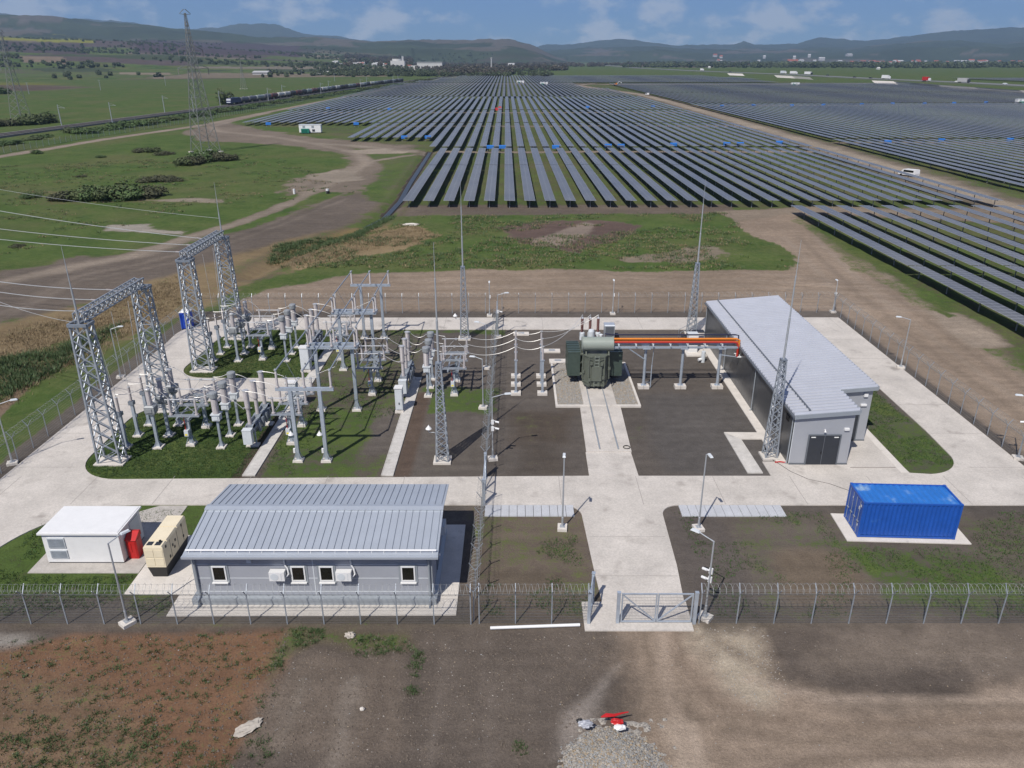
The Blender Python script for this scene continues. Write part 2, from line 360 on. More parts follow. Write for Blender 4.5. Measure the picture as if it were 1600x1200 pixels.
# the yard
YS = (.096, .083, .072)
rect(-39, 39, 33, 88.3, YS, .15, .4, .3)
rect(-38.5, -19, 34.0, 46, (.075, .06, .045), .78, .9, 1.0)
rect(-38.5, -19, 33.0, 35.0, YS, .46, .5)
rect(-33, -19.9, 47.5, 62.5, (.05, .045, .035), 1.05, .25, .2)
rect(-33, -19.9, 67, 82, (.05, .045, .035), 1.05, .25, .2)
rect(-20.6, -19.8, 48, 60, (.075, .055, .042), .2, .2, .2)
rect(-18.9, -9.7, 48, 82, (.092, .078, .063), .56, .4, 1.0)
rect(-12, -9.7, 52, 60, YS, .36, .8, 1.2)
rect(-18.5, -12, 48.8, 60, None, .70, .6, 1.2)
rect(-16.5, -9, 74, 80, YS, .46, .6, 1.2)
rect(-15, -1, 79.8, 82, YS, .66, .4, 1.0)
rect(-8, -1.5, 59.5, 65, YS, .72, .7, 1.4)
rect(-7, -1.5, 49, 54, YS, .42, .7, 1.4)
rect(-8.8, -7.6, 48.5, 64, (.085, .062, .048), .1, .25, .2)
rect(-.5, 5, 53, 60, (.075, .06, .048), .40, 1, 1.5)
rect(0, 4, 49, 55, (.072, .060, .050), .34, 1, 1.5)
rect(9.4, 11.4, 54, 62, YS, .48, .7, 1.2)
rect(11, 20, 49, 64, (.088, .080, .074), .06, 1, 1)
rect(28.9, 33.6, 49, 67, YS, .66, .5, 1.0)
rect(-2.6, 5, 33.2, 44, (.112, .089, .07), .50, .6, 1.0)
rect(-1, 3, 35, 37.5, (.10, .08, .06), .34, .7, 1.0)
rect(10, 39, 33.2, 44, (.105, .088, .073), .50, .7, 1.2)
rect(10, 13.6, 33.5, 44, (.09, .077, .068), .16, .6, .8)
rect(19, 29, 35, 39.5, (.105, .088, .073), .66, 1.0, 1.6)
rect(16, 20, 35, 39, (.115, .09, .066), .30, .8, 1.4)
# foreground
rect(-70, 70, -60, 32.9, (.094, .077, .064), .12, .4, .2)
area([(-300, 1015), (60, 1000), (200, 988), (455, 985), (465, 1005), (430, 1090), (365, 1200), (300, 1500), (-500, 1500)], (.150, .086, .052), .42, .35, .5)
area([(-300, 1060), (160, 1060), (250, 1150), (200, 1300), (-400, 1300)], (.142, .094, .06), .47, 1.0, .8)
area([(-100, 990), (40, 990), (75, 998), (20, 1015), (-100, 1025)], (.23, .21, .185), .05, .4, .6)
area([(470, 1012), (560, 1020), (640, 1015), (632, 1185), (560, 1195), (365, 1185), (405, 1090)], (.135, .108, .086), .22, .7, .9)
area([(542, 1050), (572, 1050), (535, 1210), (500, 1210)], (.175, .146, .12), .1, .25, .4)
area([(455, 978), (640, 985), (650, 1015), (560, 1025), (500, 1005), (440, 1035), (420, 1060), (430, 1020)], (.12, .10, .065), .60, .3, .5)
area([(660, 985), (930, 985), (960, 1000), (900, 1110), (850, 1210), (640, 1210), (655, 1040)], (.110, .090, .074), .08, 1.0, 1.0)
area([(975, 985), (1085, 985), (1200, 990), (1225, 1060), (1330, 1085), (1600, 1065), (1900, 1060), (1900, 1500), (1000, 1500), (900, 1190), (950, 1080)], (.232, .180, .136), .03, 1.3, 2.0)
area([(1030, 1120), (1085, 1120), (1120, 1230), (1060, 1230)], (.33, .265, .205), 0, .35, .3)
for yy, ww in ((1092, 9), (1128, 14), (1180, 12)):
    area([(1250, yy+45), (1400, yy+15), (1600, yy), (1900, yy), (1900, yy+ww), (1600, yy+ww), (1400, yy+15+ww), (1260, yy+52)], (.295, .235, .185), 0, .25, .5, st=.8)
area([(1420, 985), (1700, 985), (1700, 1045), (1450, 1050), (1280, 1060), (1230, 1010)], (.150, .122, .098), .12, 1.3, 2.0)
area([(1080, 980), (1190, 982), (1225, 1070), (1190, 1115), (1125, 1060)], (.30, .255, .195), 0, .8, 1.6)
area([(880, 1105), (965, 1040), (940, 1120), (900, 1180), (860, 1190)], (.22, .19, .165), 0, .4, .5)

# wheel tracks swept into the bare ground
for pts, wd, c in (([(1010, 990), (1020, 1040), (1080, 1120), (1240, 1160), (1600, 1150)], .5, (.155, .12, .09)), ([(1050, 990), (1065, 1040), (1130, 1105), (1280, 1135), (1600, 1122)], .5, (.16, .122, .092)),
                   ([(1035, 990), (1040, 1060), (1060, 1130), (1100, 1220)], .6, (.29, .23, .178)), ([(990, 1000), (985, 1070), (975, 1120)], .5, (.155, .12, .092)), ([(1150, 1220), (1300, 1180), (1600, 1172)], .45, (.155, .12, .092)), ([(1250, 1220), (1400, 1200), (1600, 1196)], .5, (.31, .25, .195)),
                   ([(1120, 1000), (1240, 1075), (1400, 1102), (1600, 1100)], .6, (.15, .118, .09)), ([(1170, 1060), (1300, 1092), (1450, 1094), (1600, 1086)], .5, (.30, .24, .188)),
                   ([(700, 1000), (690, 1080), (670, 1200)], .4, (.145, .12, .10)), ([(760, 1000), (765, 1090), (760, 1200)], .4, (.145, .12, .10)), ([(600, 1030), (592, 1110), (580, 1180)], .4, (.105, .084, .068)), ([(480, 1060), (450, 1120), (430, 1180)], .35, (.16, .135, .11))):
    track(pts, wd, c, .03, soft=.3, st=.85, rag=.8)
for k in range(9): track([(-36+1.2*k, 92.5+1.6*k), (0, 92+1.9*k), (30, 91.2+2.0*k), (52, 88+1.4*k)], .6, (.15, .118, .09) if k % 2 else (.215, .175, .138), None, soft=.5, px=False, st=.65, rag=1.2)
for k in range(5): track([(41+1.7*k, 40), (41.5+1.9*k, 70), (42+2.2*k, 95), (46+2.5*k, 130)], .7, (.15, .118, .09) if k % 2 else (.225, .182, .142), None, soft=.5, px=False, st=.7, rag=1.2)
for a, b in ((0, 0), (1, 9)): track([(-60, 520+b), (120, 432+b), (280, 398+b), (430, 346+b), (540, 302+b)], .9, (.15, .124, .10), .05, soft=.6, st=.7, rag=1.0)
def grid_mesh(name, XX, YY, ZZ, soilc, vegc, m):
    ny, nx = XX.shape; n = nx*ny
    co = np.stack([XX.ravel(), YY.ravel(), ZZ.ravel()], 1).astype(np.float32)
    i = np.arange(n).reshape(ny, nx)
    q = np.stack([i[:-1, :-1], i[:-1, 1:], i[1:, 1:], i[1:, :-1]], -1).reshape(-1, 4).astype(np.int32)
    me = bpy.data.meshes.new(name); me.vertices.add(n); me.vertices.foreach_set('co', co.ravel())
    me.loops.add(q.size); me.loops.foreach_set('vertex_index', q.ravel())
    me.polygons.add(len(q)); me.polygons.foreach_set('loop_start', np.arange(0, q.size, 4, dtype=np.int32))
    me.polygons.foreach_set('use_smooth', np.ones(len(q), dtype=bool))
    me.update(calc_edges=True)
    a = me.attributes.new('soil', 'FLOAT_COLOR', 'POINT'); a.data.foreach_set('color', np.concatenate([soilc, np.ones((n, 1))], 1).astype(np.float32).ravel())
    b = me.attributes.new('veg', 'FLOAT', 'POINT'); b.data.foreach_set('value', vegc.astype(np.float32))
    me.materials.append(m); o = bpy.data.objects.new(name, me); COL.objects.link(o); o['kind'] = 'structure'
    return o
def ground_mat(name, far=False):
    m = bpy.data.materials.new(name); m.use_nodes = True; t = m.node_tree; p = t.nodes['Principled BSDF']; ln = t.links.new
    p.inputs['Roughness'].default_value = .95; p.inputs['Specular IOR Level'].default_value = .12
    ge = N(t, 'ShaderNodeNewGeometry'); sA = N(t, 'ShaderNodeAttribute'); sA.attribute_name = 'soil'; vA = N(t, 'ShaderNodeAttribute'); vA.attribute_name = 'veg'
    def nz_(s, d=5, r=.6):
        n = N(t, 'ShaderNodeTexNoise'); n.inputs['Scale'].default_value = s; n.inputs['Detail'].default_value = d; n.inputs['Roughness'].default_value = r
        ln(ge.outputs['Position'], n.inputs['Vector']); return n.outputs[0]
    def mr(x, a, b, c, d, sm=False):
        n = N(t, 'ShaderNodeMapRange'); n.interpolation_type = 'SMOOTHSTEP' if sm else 'LINEAR'
        for k, q in zip((1, 2, 3, 4), (a, b, c, d)): n.inputs[k].default_value = q
        ln(x, n.inputs[0]); return n.outputs[0]
    def ma(op, x, y):
        n = N(t, 'ShaderNodeMath', operation=op)
        for k, q in ((0, x), (1, y)):
            if isinstance(q, (int, float)): n.inputs[k].default_value = q
            else: ln(q, n.inputs[k])
        return n.outputs[0]
    def mix(f, a, b, ty='MIX'):
        n = N(t, 'ShaderNodeMix', data_type='RGBA', blend_type=ty)
        for k, q in ((0, f), (6, a), (7, b)):
            if isinstance(q, tuple): n.inputs[k].default_value = (*q, 1)
            elif isinstance(q, (int, float)): n.inputs[k].default_value = q
            else: ln(q, n.inputs[k])
        return n.outputs[2]
    if far: A, B, Cn, D = nz_(.02, 6), nz_(.004, 4), nz_(.09, 4), nz_(.01, 5)
    else: A, B, Cn, D = nz_(1.15, 8, .68), nz_(.16, 5), nz_(7.5, 6, .7), nz_(.035, 5)
    v = ma('ADD', vA.outputs['Fac'], ma('ADD', ma('MULTIPLY', ma('SUBTRACT', A, .5), .95), ma('MULTIPLY', ma('SUBTRACT', B, .5), .55)))
    v = ma('ADD', v, ma('MULTIPLY', ma('SUBTRACT', Cn, .5), .75))
    vm_ = mr(v, .46, .74, 0, 1, True)
    var = ma('MULTIPLY', mr(A, .25, .75, .80, 1.2), mr(Cn, .2, .8, .72, 1.28))
    if not far: var = ma('MULTIPLY', var, mr(nz_(26, 3, .7), .25, .75, .62, 1.38))
    sc1 = N(t, 'ShaderNodeVectorMath', operation='SCALE'); ln(sA.outputs['Color'], sc1.inputs[0]); ln(var, sc1.inputs['Scale'])
    so_ = sc1.outputs[0]
    if not far:                                      # pale stones in bare soil
        vo = N(t, 'ShaderNodeTexVoronoi'); vo.inputs['Scale'].default_value = 3.4; vo.inputs['Randomness'].default_value = 1
        ln(ge.outputs['Position'], vo.inputs['Vector'])
        sp = N(t, 'ShaderNodeSeparateColor'); ln(vo.outputs['Color'], sp.inputs[0])
        st = ma('MULTIPLY', mr(vo.outputs['Distance'], .06, .10, 1, 0), mr(ma('ADD', sp.outputs[0], ma('MULTIPLY', B, .35)), 1.02, 1.04, 0, 1))
        so_ = mix(ma('MULTIPLY', st, .6), so_, (.27, .24, .205))
        mp_ = N(t, 'ShaderNodeMapping'); mp_.inputs['Scale'].default_value = (.10, 1.25, 1); mp_.inputs['Rotation'].default_value = (0, 0, .06); ln(ge.outputs['Position'], mp_.inputs[0])
        ns = N(t, 'ShaderNodeTexNoise'); ns.inputs['Scale'].default_value = 1.0; ns.inputs['Detail'].default_value = 5; ln(mp_.outputs[0], ns.inputs['Vector'])
        s4 = N(t, 'ShaderNodeVectorMath', operation='SCALE'); ln(so_, s4.inputs[0]); ln(mr(ns.outputs[0], .3, .7, .90, 1.1), s4.inputs['Scale']); so_ = s4.outputs[0]
        br = mr(D, .35, .7, .86, 1.14); s3 = N(t, 'ShaderNodeVectorMath', operation='SCALE'); ln(so_, s3.inputs[0]); ln(br, s3.inputs['Scale']); so_ = s3.outputs[0]
    g1 = mix(mr(B, .3, .7, 0, 1), (.040, .073, .016), (.078, .108, .030))
    g2 = mix(mr(ma('ADD', D, ma('MULTIPLY', ma('SUBTRACT', A, .5), .5)), .46, .66, 0, .6), g1, (.105, .098, .044))
    gv = N(t, 'ShaderNodeVectorMath', operation='SCALE'); ln(g2, gv.inputs[0]); ln(ma('MULTIPLY', mr(Cn, .2, .8, .55, 1.4), mr(A, .25, .75, .8, 1.2)), gv.inputs['Scale'])
    ln(mix(vm_, so_, gv.outputs[0]), p.inputs['Base Color'])
    if not far:
        bp = N(t, 'ShaderNodeBump'); bp.inputs['Strength'].default_value = .7; bp.inputs['Distance'].default_value = .12
        ln(ma('ADD', ma('MULTIPLY', Cn, .8), A), bp.inputs['Height']); ln(bp.outputs[0], p.inputs['Normal'])
    return m
M['ground'] = ground_mat('soil_and_grass'); M['hill'] = ground_mat('hill_land', True)
# relief: flat in the yard, uneven outside it
rel = np.clip(np.maximum(np.maximum(-38.6-gx, gx-38.6), np.maximum(32.4-gy, gy-88.2))/6, 0, 1)
near = np.clip((420-gy)/200, 0, 1)*np.clip((260-abs(gx))/60, 0, 1)
gz = rel*near*((fbm(gx, gy, 11, 40, 5)-.5)*.55+(fbm(gx, gy, 2.2, 60, 3)-.5)*.12)
dd = np.full(gx.size, 1e9)
DITCH = [G(*q) for q in [(672, 236), (655, 262), (640, 285), (625, 312), (600, 338), (572, 352), (520, 372), (440, 402), (390, 430)]]
for a, b in zip(DITCH, DITCH[1:]): dd = np.minimum(dd, seg_d(gx, gy, a, b))
gz = gz*np.clip(dd/6, 0, 1)-np.clip(1-dd/2.6, 0, 1)*.75
bank = np.clip(1-abs(dd-3.0)/1.8, 0, 1); i_ = np.nonzero(bank > 0)[0]; blend(i_, bank[i_]*.7, (.10, .08, .055), .6)
i_ = np.nonzero((dd < 1.2) & (gy > 150))[0]; blend(i_, np.ones(i_.size), (.05, .042, .034), .2)
gz[gy > 3000] = 0
ground = grid_mesh('ground', GX, GY, gz.reshape(GX.shape), soil, veg, M['ground'])
mb = MB(); Pd = [Vector((*q, -.42)) for q in DITCH[:6]]
vv = []
for k, q in enumerate(Pd):
    d = (Pd[min(k+1, len(Pd)-1)]-Pd[max(k-1, 0)]).normalized(); s = Vector((-d.y, d.x, 0))*.55; vv += [tuple(q-s), tuple(q+s)]
mb.add(vv, [(2*k, 2*k+1, 2*k+3, 2*k+2) for k in range(len(Pd)-1)])
M['water'] = mat('ditch_water', (.018, .02, .02), .35, 0, .1)
tag(mb.build('water', M['water']), kind='structure')

# ------------------------------------------------------------------ hills: one polar sheet of rising land
def prof(pts):
    X = np.array([p[0] for p in pts], float); Y = np.array([p[1] for p in pts], float)
    az = np.arctan((X-800)/CF); e = (91-Y)/CF*np.cos(az)
    return lambda a: np.interp(a, az, e)
E1 = prof([(-500, 62), (0, 61), (100, 64), (200, 68), (300, 72), (400, 78), (500, 84), (600, 90), (700, 93), (2100, 93)])
E2 = prof([(-500, 40), (-100, 31), (0, 33), (75, 37), (115, 37), (185, 43), (270, 47), (370, 55), (450, 61), (525, 62), (600, 66.5), (670, 66), (700, 67), (750, 65), (790, 65.5), (820, 72), (840, 80), (855, 88), (880, 95), (2100, 95)])
E3 = prof([(-500, 34), (-100, 30), (0, 26), (40, 28), (90, 34), (130, 38), (200, 38), (260, 45), (330, 53), (380, 50), (400, 45.5), (415, 44), (435, 46), (470, 48), (500, 56), (560, 64), (700, 80), (800, 84), (840, 75), (870, 74), (900, 71), (950, 66), (985, 68), (1025, 72), (1095, 75), (1115, 72), (1127, 67.5), (1138, 71), (1160, 72.5), (1200, 71), (1232, 64), (1250, 67), (1270, 66), (1300, 69), (1340, 65), (1400, 60), (1450, 55), (1500, 53), (1600, 51), (1800, 47), (2100, 50)])
E3b = prof([(-500, 90), (840, 84), (900, 80), (1000, 78), (1100, 83), (1200, 79), (1280, 80), (1360, 72), (1420, 70), (1500, 74), (1560, 68), (1700, 70), (2100, 72)])
naz, nr = 620, 190
az = np.linspace(-.72, .72, naz); rr = np.concatenate([np.geomspace(1250, 4200, 95), np.geomspace(4260, 15500, nr-95)])
AZg, RR = np.meshgrid(az, rr); hx = RR*np.sin(AZg); hy = RR*np.cos(AZg)
z = np.zeros_like(RR)
sm = lambda t: t*t*(3-2*t)
for j, a in enumerate(az):
    e1, e2, e3, e4 = E1(a), E2(a), E3(a), E3b(a)
    z1 = max(CH+e1*4000, -6) if e1 > -.0005 else -6
    z2 = CH+e2*6200; z2 = z2 if e2 > -.002 else -6
    zt = z2*.62 if z2 > 0 else -6
    z3 = CH+e3*13000; z4 = max(CH+e4*9000, -6)
    kx = [1250, 1500, 2500, 4000, 5200, 6200, 7400, 9000, 11000, 13000, 15500]
    kz = [-3, -2 if z1 < 0 else z1*.03, -4 if z1 < 0 else z1*.42, z1, max(z1, zt*.9), z2, max(zt, z4*.6), z4, max(z4, z3*.55), z3, z3*.5]
    k = np.clip(np.searchsorted(kx, rr)-1, 0, len(kx)-2); kx_ = np.array(kx, float); kz_ = np.array(kz, float)
    t = (rr-kx_[k])/(kx_[k+1]-kx_[k]); z[:, j] = kz_[k]+(kz_[k+1]-kz_[k])*np.where((k == 4) | (k == 8), t**1.3, sm(np.clip(t, 0, 1)))
hf = np.clip(z/60, 0, 1)
fr = np.clip((RR-4300)/900, 0, 1)
z += hf*((fbm(hx, hy, 520, 5, 5)-.5)*(26+fr*52)+fr*(fbm(hx, hy, 90, 9, 3)-.5)*16)*np.where(RR > 11000, 1.3, 1)
hs = np.empty((z.size, 3)); hv = np.full(z.size, .8)
hx_, hy_, hr = hx.ravel(), hy.ravel(), RR.ravel(); ha = AZg.ravel(); hz = z.ravel()
cell = lambda s, sx, sy: hash2(np.floor((hx_+140*(fbm(hx_, hy_, 700, 8, 3)-.5))/sx+hy_/3000).astype(np.int64), np.floor((hy_+160*(fbm(hx_, hy_, 600, 18, 3)-.5))/sy).astype(np.int64), s)
c1 = cell(3, 420, 260); c2 = cell(9, 300, 300)
hs[:] = (.11, .09, .065)
pal = [((.075, .058, .052), -.2), ((.14, .115, .08), .1), ((.05, .085, .035), .95), ((.08, .085, .045), .85), ((.075, .055, .05), 0), ((.09, .10, .05), .9), ((.10, .09, .06), .7)]
for k, (c, v) in enumerate(pal):
    m = (c1*len(pal)).astype(int) == k; hs[m] = c; hv[m] = v
fo = (fbm(hx_, hy_, 350, 77, 4) > .56) & (hr > 1700); hs[fo] = (.045, .058, .028); hv[fo] = .1
f2 = np.clip((hr-4200)/500, 0, 1)[:, None]; fcol = np.array([(.034, .045, .022)])*(1+.9*(fbm(hx_, hy_, 260, 31, 5)-.5))[:, None]
hs = hs*(1-f2)+fcol*f2; hv = hv*(1-f2[:, 0])+(-.1)*f2[:, 0]
sc_ = (fbm(hx_, hy_, 420, 55, 4) > .60) & (hr > 4600) & (hr < 10000); hs[sc_] = (.085, .075, .058)
# named patches seen in the photograph (dark plough land, rape field, tan field), placed on the slope where they lie
hpy = 600-CF*(np.cos(ha)*0+((hz-CH)*UP.z+hy_*UP.y+hx_*UP.x)/((hz-CH)*FW.z+hy_*FW.y+hx_*FW.x)); hpx = 800+CF*((hz-CH)*RT.z+hy_*RT.y+hx_*RT.x)/((hz-CH)*FW.z+hy_*FW.y+hx_*FW.x)
wob = (fbm(hx_, hy_, 160, 91, 4)-.5)*5
def patch(x0, x1, y0, y1, sk, c, v):
    yy = hpy-(hpx-x0)*sk+wob; xx = hpx+wob*6
    m = (xx > x0) & (xx < x1) & (yy > y0) & (yy < y1) & (hr < 5200); hs[m] = c; hv[m] = v
patch(210, 470, 62, 80, .035, (.055, .040, .042), -.3)
patch(-80, 130, 62, 78, .03, (.06, .047, .043), -.2)
patch(30, 100, 87, 98, .03, (.15, .115, .08), 0)
patch(-80, 150, 55, 59.5, .035, (.17, .17, .02), .3)
patch(90, 160, 52, 55, .02, (.17, .17, .02), .2)
patch(-80, 90, 97, 104, .0, (.04, .085, .03), 1)
patch(180, 260, 112, 115, .01, (.17, .14, .10), .1)
patch(300, 700, 104, 107, .0, (.15, .13, .10), .2)
hills = grid_mesh('hills', hx, hy, z, hs, hv, M['hill'])

# ------------------------------------------------------------------ concrete roads of the yard
def arc(cx, cy, r, a0, a1, n=10): return [(cx+r*cos(radians(a0+(a1-a0)*i/n)), cy+r*sin(radians(a0+(a1-a0)*i/n))) for i in range(n+1)]
def slabmesh(name, outer, holes, z0, z1, m, kind='structure'):
    loops = [[Vector((x, y, 0)) for x, y in L_] for L_ in [outer]+holes]
    tri = tessellate_polygon(loops); flat = [p for L_ in loops for p in L_]; mb = MB()
    mb.add([(p.x, p.y, z1) for p in flat], [tuple(t) for t in tri])
    b = 0
    for L_ in loops:
        n = len(L_)
        for i in range(n):
            a, c = L_[i], L_[(i+1) % n]; mb.add([(a.x, a.y, z0), (c.x, c.y, z0), (c.x, c.y, z1), (a.x, a.y, z1)], [(0, 1, 2, 3)])
    o = mb.build(name, m); return tag(o, kind=kind)
outer = [(-37.3, 20)]+[(-37.3, 76.5)]+arc(-31.3, 79.6, 6.2, 178, 90, 12)+[(38, 85.8), (38, 44.8)]+[(11.4, 44.8)]+arc(11.2, 43.5, 1.3, 90, 180, 8)+[(9.75, 38), (9.5, 34.6), (4.9, 34.6), (4.72, 38), (4.5, 43.4)]+arc(3.2, 43.5, 1.3, 0, 90, 8)+[(-25.2, 44.8)]+arc(-25.6, 38.0, 6.8, 95, 176, 14)+[(-32.5, 33.3), (-37.3, 33.3)]
outer = outer[1:]
hole1 = arc(-28.9, 51.9, 3.65, 180, 270, 10)+[(4.9, 48.75), (18.7, 48.75), (18.7, 50.9), (19.9, 50.9), (19.9, 81.5)]+arc(-28.3, 77.6, 3.95, 92, 180, 9)+arc(-29.6, 70.3, 2.95, 180, 268, 8)+[(-19.9, 67.3), (-19.9, 62.0)]+arc(-28.6, 58.0, 4.0, 95, 180, 8)
hole2 = [(28.9, 81.5), (28.9, 54.2), (28.9, 51.0), (29.0, 49.2)]+arc(30.2, 52.2, 3.2, 275, 352, 10)+[(33.6, 56), (33.7, 81.5)]
road = slabmesh('road', outer, [hole1, hole2], -.1, .07, M['conc'])
# expansion joints cut in the road surface
mb = MB()
for x in np.arange(-36, 37, 5.6): mb.box(x, x+.035, 44.85, 48.7, .068, .0745); mb.box(x, x+.035, 81.6, 85.75, .068, .0745) if x > -30 else None
for y in np.arange(50, 80, 5.6): mb.box(33.75, 37.9, y, y+.035, .068, .0745); mb.box(-37.2, -32.6, y, y+.035, .068, .0745)
for y in (37, 41): mb.box(4.8, 9.6, y, y+.03, .068, .0745)
M['joint'] = mat('joint_sealant', (.26, .24, .22), .9)
tag(mb.build('road_joint', M['joint']), kind='structure')

# ------------------------------------------------------------------ buildings
def ribs_x(mb, x0, x1, y0, y1, z_of, pitch, w, h):       # ribs running along X on a roof z_of(x)
    n = int((y1-y0)/pitch)
    for i in range(n+1):
        y = y0+pitch*i
        if y+w > y1: break
        za, zb = z_of(x0), z_of(x1)
        mb.add([(x0,y,za),(x1,y,zb),(x1,y+w,zb),(x0,y+w,za),(x0,y+w*.25,za+h),(x1,y+w*.25,zb+h),(x1,y+w*.75,zb+h),(x0,y+w*.75,za+h)],
               [(4,5,6,7),(0,1,5,4),(2,3,7,6),(1,2,6,5),(3,0,4,7)])
# --- medium voltage hall
t = thing('switchgear_hall', 'long grey metal hall with pale ribbed shed roof and dark double door', 'building', (0, 0, 0))
X0, X1, XR, Y0, YN, YB = 20.55, 24.85, 27.75, 50.45, 54.3, 78.2
hz_ = lambda x: 4.12+(x-20.4)*.085
mb = MB(); mb.box(X0, X1, Y0, YN-.02, .07, 4.1); mb.box(X0, XR, YN, YB, .07, 4.1)
# sloped upper walls
mb.prisma([(X0, 4.1), (X1, 4.1), (X1, hz_(X1)), (X0, hz_(X0))], 'y', Y0, YN-.02); mb.prisma([(X0, 4.1), (XR, 4.1), (XR, hz_(XR)), (X0, hz_(X0))], 'y', YN, YB)
wall = mb.build('wall', M['walls'], t); wall['label'] = 'silver grey front and side walls'
mb = MB()
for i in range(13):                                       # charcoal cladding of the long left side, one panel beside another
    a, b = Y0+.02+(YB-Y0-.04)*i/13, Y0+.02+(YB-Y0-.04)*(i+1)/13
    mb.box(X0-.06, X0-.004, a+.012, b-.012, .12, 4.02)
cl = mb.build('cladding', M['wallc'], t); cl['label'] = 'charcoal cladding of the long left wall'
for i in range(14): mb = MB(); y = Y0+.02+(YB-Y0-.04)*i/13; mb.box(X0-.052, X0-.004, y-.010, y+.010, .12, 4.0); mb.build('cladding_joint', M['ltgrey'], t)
mb = MB(); y2 = YN-.25
def roofslab(mb, x0, x1, y0, y1):
    za, zb = hz_(x0), hz_(x1); mb.add([(x0,y0,za),(x1,y0,zb),(x1,y1,zb),(x0,y1,za),(x0,y0,za+.09),(x1,y0,zb+.09),(x1,y1,zb+.09),(x0,y1,za+.09)],
        [(3,2,1,0),(4,5,6,7),(0,1,5,4),(1,2,6,5),(2,3,7,6),(3,0,4,7)])
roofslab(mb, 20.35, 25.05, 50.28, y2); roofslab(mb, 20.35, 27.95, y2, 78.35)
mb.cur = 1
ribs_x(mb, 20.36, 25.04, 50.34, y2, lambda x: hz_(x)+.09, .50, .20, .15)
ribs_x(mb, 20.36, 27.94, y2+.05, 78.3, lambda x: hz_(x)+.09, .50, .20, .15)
rf = mb.build('roof', [M['roofshade'], M['roofh']], t)
mb = MB(); mb.bar((21.55, 50.5, hz_(21.55)+.26), (21.55, 78.2, hz_(21.55)+.26), .07, .11)
mb.build('snow_guard', M['trimdk'], rf)
mb = MB(); mb.box(20.24, 20.34, 50.2, 78.4, 4.02, 4.14)
mb.build('gutter', M['trimdk'], t)
mb = MB(); mb.bar((20.36, 50.24, hz_(20.36)-.06), (25.06, 50.24, hz_(25.06)-.06), .06, .32); mb.bar((25.1, YN-.3, hz_(25.1)-.04), (27.96, YN-.3, hz_(27.96)-.04), .06, .30)
mb.bar((27.99, YN-.3, hz_(27.99)), (27.99, 78.4, hz_(27.99)), .06, .26); mb.bar((25.09, 50.2, hz_(25.09)), (25.09, YN-.3, hz_(25.09)), .06, .26)
mb.build('verge', M['trim'], t)
for y in (50.6, 60, 69.5, 77.8): mb = MB(); mb.cyl((20.42, y, .1), (20.42, y, 4.03), .045, n=8); mb.cyl((20.42, y, .16), (20.28, y, .1), .045, n=8); mb.build('downpipe', M['trim'], t)
mb = MB(); mb.box(X0-.03, X1+.03, Y0-.03, YN, .06, .2); mb.box(X0-.03, XR+.03, YN-.03, YB+.03, .061, .2); mb.build('plinth', M['trimdk'], t)
def ddoor(parent, x0, x1, y, z1, frame):
    d = MB(); d.box(x0, x1, y-.05, y, .09, z1); d = d.build('door', M['dark'], parent)
    f = MB(); f.box(x0-.09, x0, y-.08, y, .08, z1+.09); f.box(x1, x1+.09, y-.08, y, .08, z1+.09); f.box(x0, x1, y-.08, y, z1, z1+.09); f.box((x0+x1)/2-.015, (x0+x1)/2+.015, y-.065, y-.05, .1, z1)
    f.build('frame', frame, d)
    h = MB(); h.box((x0+x1)/2-.12, (x0+x1)/2-.08, y-.1, y-.05, 1.0, 1.2); h.build('handle', M['black'], d)
    for x in (x0+.28, x1-.28): c = MB(); c.box(x-.16, x+.16, y-.1, y-.05, z1-.16, z1-.10); c.build('door_closer', M['white'], d)
    return d
ddoor(t, 21.75, 24.0, Y0, 2.5, M['trimdk'])
ddoor(t, 25.35, 26.95, YN, 2.6, M['trimdk'])
mb = MB(); mb.box(24.2, 24.55, Y0-.14, Y0, 2.95, 3.12); mb.build('wall_lamp', M['white'], t)
mb = MB(); mb.box(27.05, 27.35, YN-.16, YN, 3.95, 4.2); mb.build('wall_lamp', M['white'], t)
mb = MB(); mb.box(26.95, 27.4, YN-.14, YN, 3.15, 3.3); mb.build('wall_lamp', M['white'], t)
mb = MB(); mb.cyl((22.8, Y0-.16, 2.82), (22.8, Y0-.08, 2.95), .09, .03, n=10); mb.box(22.76, 22.84, Y0-.1, Y0, 2.92, 3.0); mb.build('siren', M['white'], t)
mb = MB(); mb.box(X0-.1, X0-.06, 51.5, 52.1, 3.1, 3.55); [mb.box(X0-.12, X0-.1, 51.52, 52.08, 3.13+.07*k, 3.16+.07*k) for k in range(6)]; mb.build('vent', M['black'], t)
mb = MB(); mb.cyl((20.44, 54.6, 2.9), (20.2, 54.5, 2.85), .13, .16, n=12); mb.box(20.44, X0-.06, 54.55, 54.65, 2.85, 2.95); mb.build('camera', M['white'], t)
mb = MB(); mb.lathe([(.03, 0), (.14, .02), (.18, .1), (.12, .2), (.03, .24)], 14, (28.05, 72.6, 4.62)); mb.bar((27.9, 72.6, 4.5), (28.05, 72.6, 4.68), .05); mb.build('camera', M['white'], t)
